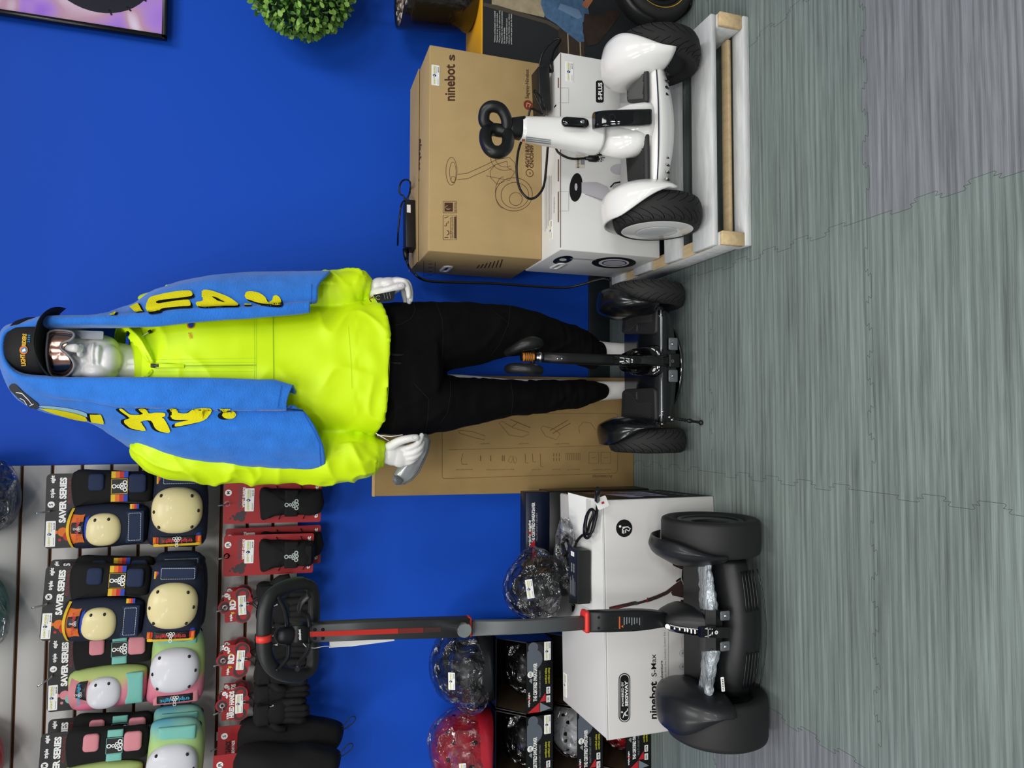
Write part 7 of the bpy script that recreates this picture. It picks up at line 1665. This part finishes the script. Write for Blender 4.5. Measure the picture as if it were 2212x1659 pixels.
mb = MB(); mb.tube([KC+V(.0, -.045, 0), KC+V(.01, -.045, .09), KC+V(.03, -.02, .17), KC+V(.06, 0, .30)], [.012, .014, .018, .02], GUN, 14); mb.tube([KC+V(.0, .045, 0), KC+V(.01, .045, .09), KC+V(.03, .02, .17)], [.012, .014, .016], GUN, 14); mb.tube([KC+V(.03, 0, .17), KC+V(.10, 0, .45), KC+V(.14, 0, .95)], .022, GUN, 16); mb.build('fork', t)
mb = MB(); mb.box(KC+V(.42, 0, -.02), (.55, .14, .045), GUN, bev=.01); mb.tube([KC+V(.16, 0, -.01), KC+V(.06, 0, .20)], .03, GUN, 16); mb.build('deck', t)
mb = MB(); L = cat([PZ(1492, -12, .006), PZ(1492, 10, .005), PZ(1484, 24, .004), PZ(1468, 38, .004), PZ(1454, 48, .004), PZ(1446, 60, .004)], 6); mb.tube(L, .0042, CBL, 8)
o = mb.build('floor_cable'); tag(o, 'thin black cable lying on the grey floor by the kick scooter wheel', 'cable')

# charger on top of the brown carton with its long lead
TOPZ = .4335+.357+.002
t = thing('charger', 'slim black charger on top of the brown carton, long lead to the floor scooter', 'charger', PZ(892, 480, TOPZ))
mb = MB(); a, b = PZ(886, 434, TOPZ+.016), PZ(887, 538, TOPZ+.016); c = (a+b)/2; ang = math.atan2((a-b).y, (a-b).x)
mb.box((c.x, c.y+.018, TOPZ+.0165), ((a-b).length, .052, .032), CH, rot=Matrix.Rotation(ang, 3, 'Z'), bev=.003); M = Matrix.Translation((c.x, c.y+.018, TOPZ+.0165)) @ Matrix.Rotation(ang, 4, 'Z') @ fr((0, -.0262, 0), (1, 0, 0), (0, 0, 1)); mb.rect(.035, .0, .026, .012, M, WHITE, off=.0006); mb.build('brick', t)
YL = c.y+.015
cable([PY(876, 436, YL), PY(872, 424, YL), PY(864, 418, YL), PY(863, 404, YL), PY(868, 392, YL+.0), PY(878, 388, YL), PY(886, 394, YL-.02), PZ(886, 408, TOPZ+.003), PZ(882, 425, TOPZ+.012), PY(868, 440, c.y-.012), PY(863, 470, c.y-.014), PY(860, 500, c.y-.012), PY(859, 530, c.y+.02)], .0028, 'output_lead', t)
mb = MB(); e0 = PY(876, 538, YL); mb.tube([e0, PY(877, 552, YL-.002), PY(878, 562, YL-.004)], [.010, .009, .006], CBL, 12); mb.build('plug', t)
cable([PY(878, 560, YL-.004), PY(884, 578, YL-.02), PY(896, 592, -.38), PY(912, 603, -.37), PY(935, 608, -.36), PY(990, 610, -.34), PY(1060, 612, -.33), PY(1120, 616, -.32), PY(1180, 620, -.32), PY(1225, 621, -.33), PY(1258, 614, -.35), PY(1285, 606, -.38), PY(1305, 602, -.40), PY(1318, 606, -.415)], .0040, 'mains_lead', t)
# charger on the ledge of the white carton
LZ = .1085+.3245+.002
t = thing('charger', 'black charger wedged on the white carton ledge with a looping lead', 'charger', PZ(1190, 205, LZ))
mb = MB(); a, b = PY(1186, 158, -.50), PY(1178, 246, -.50); c = (a+b)/2; L_ = (a-b).length; ang = math.atan2((a-b).z, (a-b).x)
mb.box((c.x, -.500, LZ+.026+.006), (L_, .062, .036), CH, rot=Matrix.Rotation(-.04, 3, 'Z') @ Matrix.Rotation(-.06, 3, 'Y'), bev=.003); mb.build('brick', t)
mb = MB(); e0 = PY(1192, 156, -.51); mb.tube([e0, PY(1190, 140, -.512), PY(1192, 128, -.512)], [.008, .0075, .0045], CBL, 12); mb.build('plug', t)
cable([PY(1192, 130, -.512), PY(1196, 110, -.50), PY(1208, 92, -.49), PY(1210, 86, -.485), PY(1202, 84, -.48), PY(1186, 96, -.47), PY(1172, 116, -.46), PY(1166, 140, -.45), PY(1166, 168, -.445)], .0032, 'mains_lead', t)
cable([PY(1182, 248, -.50), PY(1178, 235, -.54), PY(1172, 214, -.54), PY(1160, 200, -.545), PY(1154, 196, -.545), PY(1156, 206, -.55), PY(1166, 228, -.55), PY(1172, 246, -.55), PY(1160, 240, -.55), PY(1146, 236, -.55), PY(1140, 262, -.54)], .0032, 'looped_lead', t)
cable([PY(1138, 270, -0.574), PY(1128, 300, -0.584), PY(1119, 330, -0.584), PY(1116, 370, -0.584), PY(1122, 405, -0.584), PY(1136, 425, -0.589), PY(1150, 429, -0.589), PY(1164, 420, -0.594), PY(1175, 400, -0.594), PY(1180, 360, -0.594), PY(1183, 320, -0.599), PY(1186, 290, -0.604)], .0036, 'hanging_lead', t)
cable([PY(1196, 300, -.595), PY(1203, 325, -.595), PY(1216, 336, -.60), PY(1236, 343, -.60), PY(1264, 342, -.60)], .0034, 'plug_lead', t)
mb = MB(); a = PY(1264, 342, -.60); M = fr(a, PY(1280, 342, -.60)-a, PY(1264, 330, -.60)-a); mb.tube([a, M @ V(.010, 0, 0), M @ V(.012, 0, 0), M @ V(.034, 0, 0), M @ V(.040, 0, 0)], [.005, .006, .0095, .0115, .009], CBL, 12)
for y in (-.006, .006): mb.box(M @ V(.050, y, 0), (.018, .0015, .005), STEEL, rot=M.to_3x3())
mb.tube([M @ V(.038, 0, .006), M @ V(.060, 0, .006)], .0022, STEEL, 8); mb.build('mains_plug', t)
mb = MB(); mb.box(PY(1205, 226, -.53), (.022, .016, .010), CBL, rot=Matrix.Rotation(.6, 3, 'Y'), bev=.002); cb = mb.build('small_plug', t)

# ---- repeats share a group
for pre, g in (('pad_set', 'protective pad sets hanging on the slat wall'), ('wrist_guard_card', 'red wrist guard cards on the slat wall'), ('glove_pack', 'three-lobed glove packs on the slat wall'),
               ('bagged_pads', 'mesh-bagged pads with red headers'), ('skate_helmet', 'skate helmets in clear bags'), ('helmet_box', 'helmet boxes in the stack behind the white carton'),
               ('charger', 'black power bricks on the cartons'), ('balance_scooter', 'two-wheeled balance scooters'), ('cardboard_box', 'scooter shipping cartons')):
    for o in bpy.data.objects:
        if o.parent is None and o.name.split('.')[0] == pre: o['group'] = g
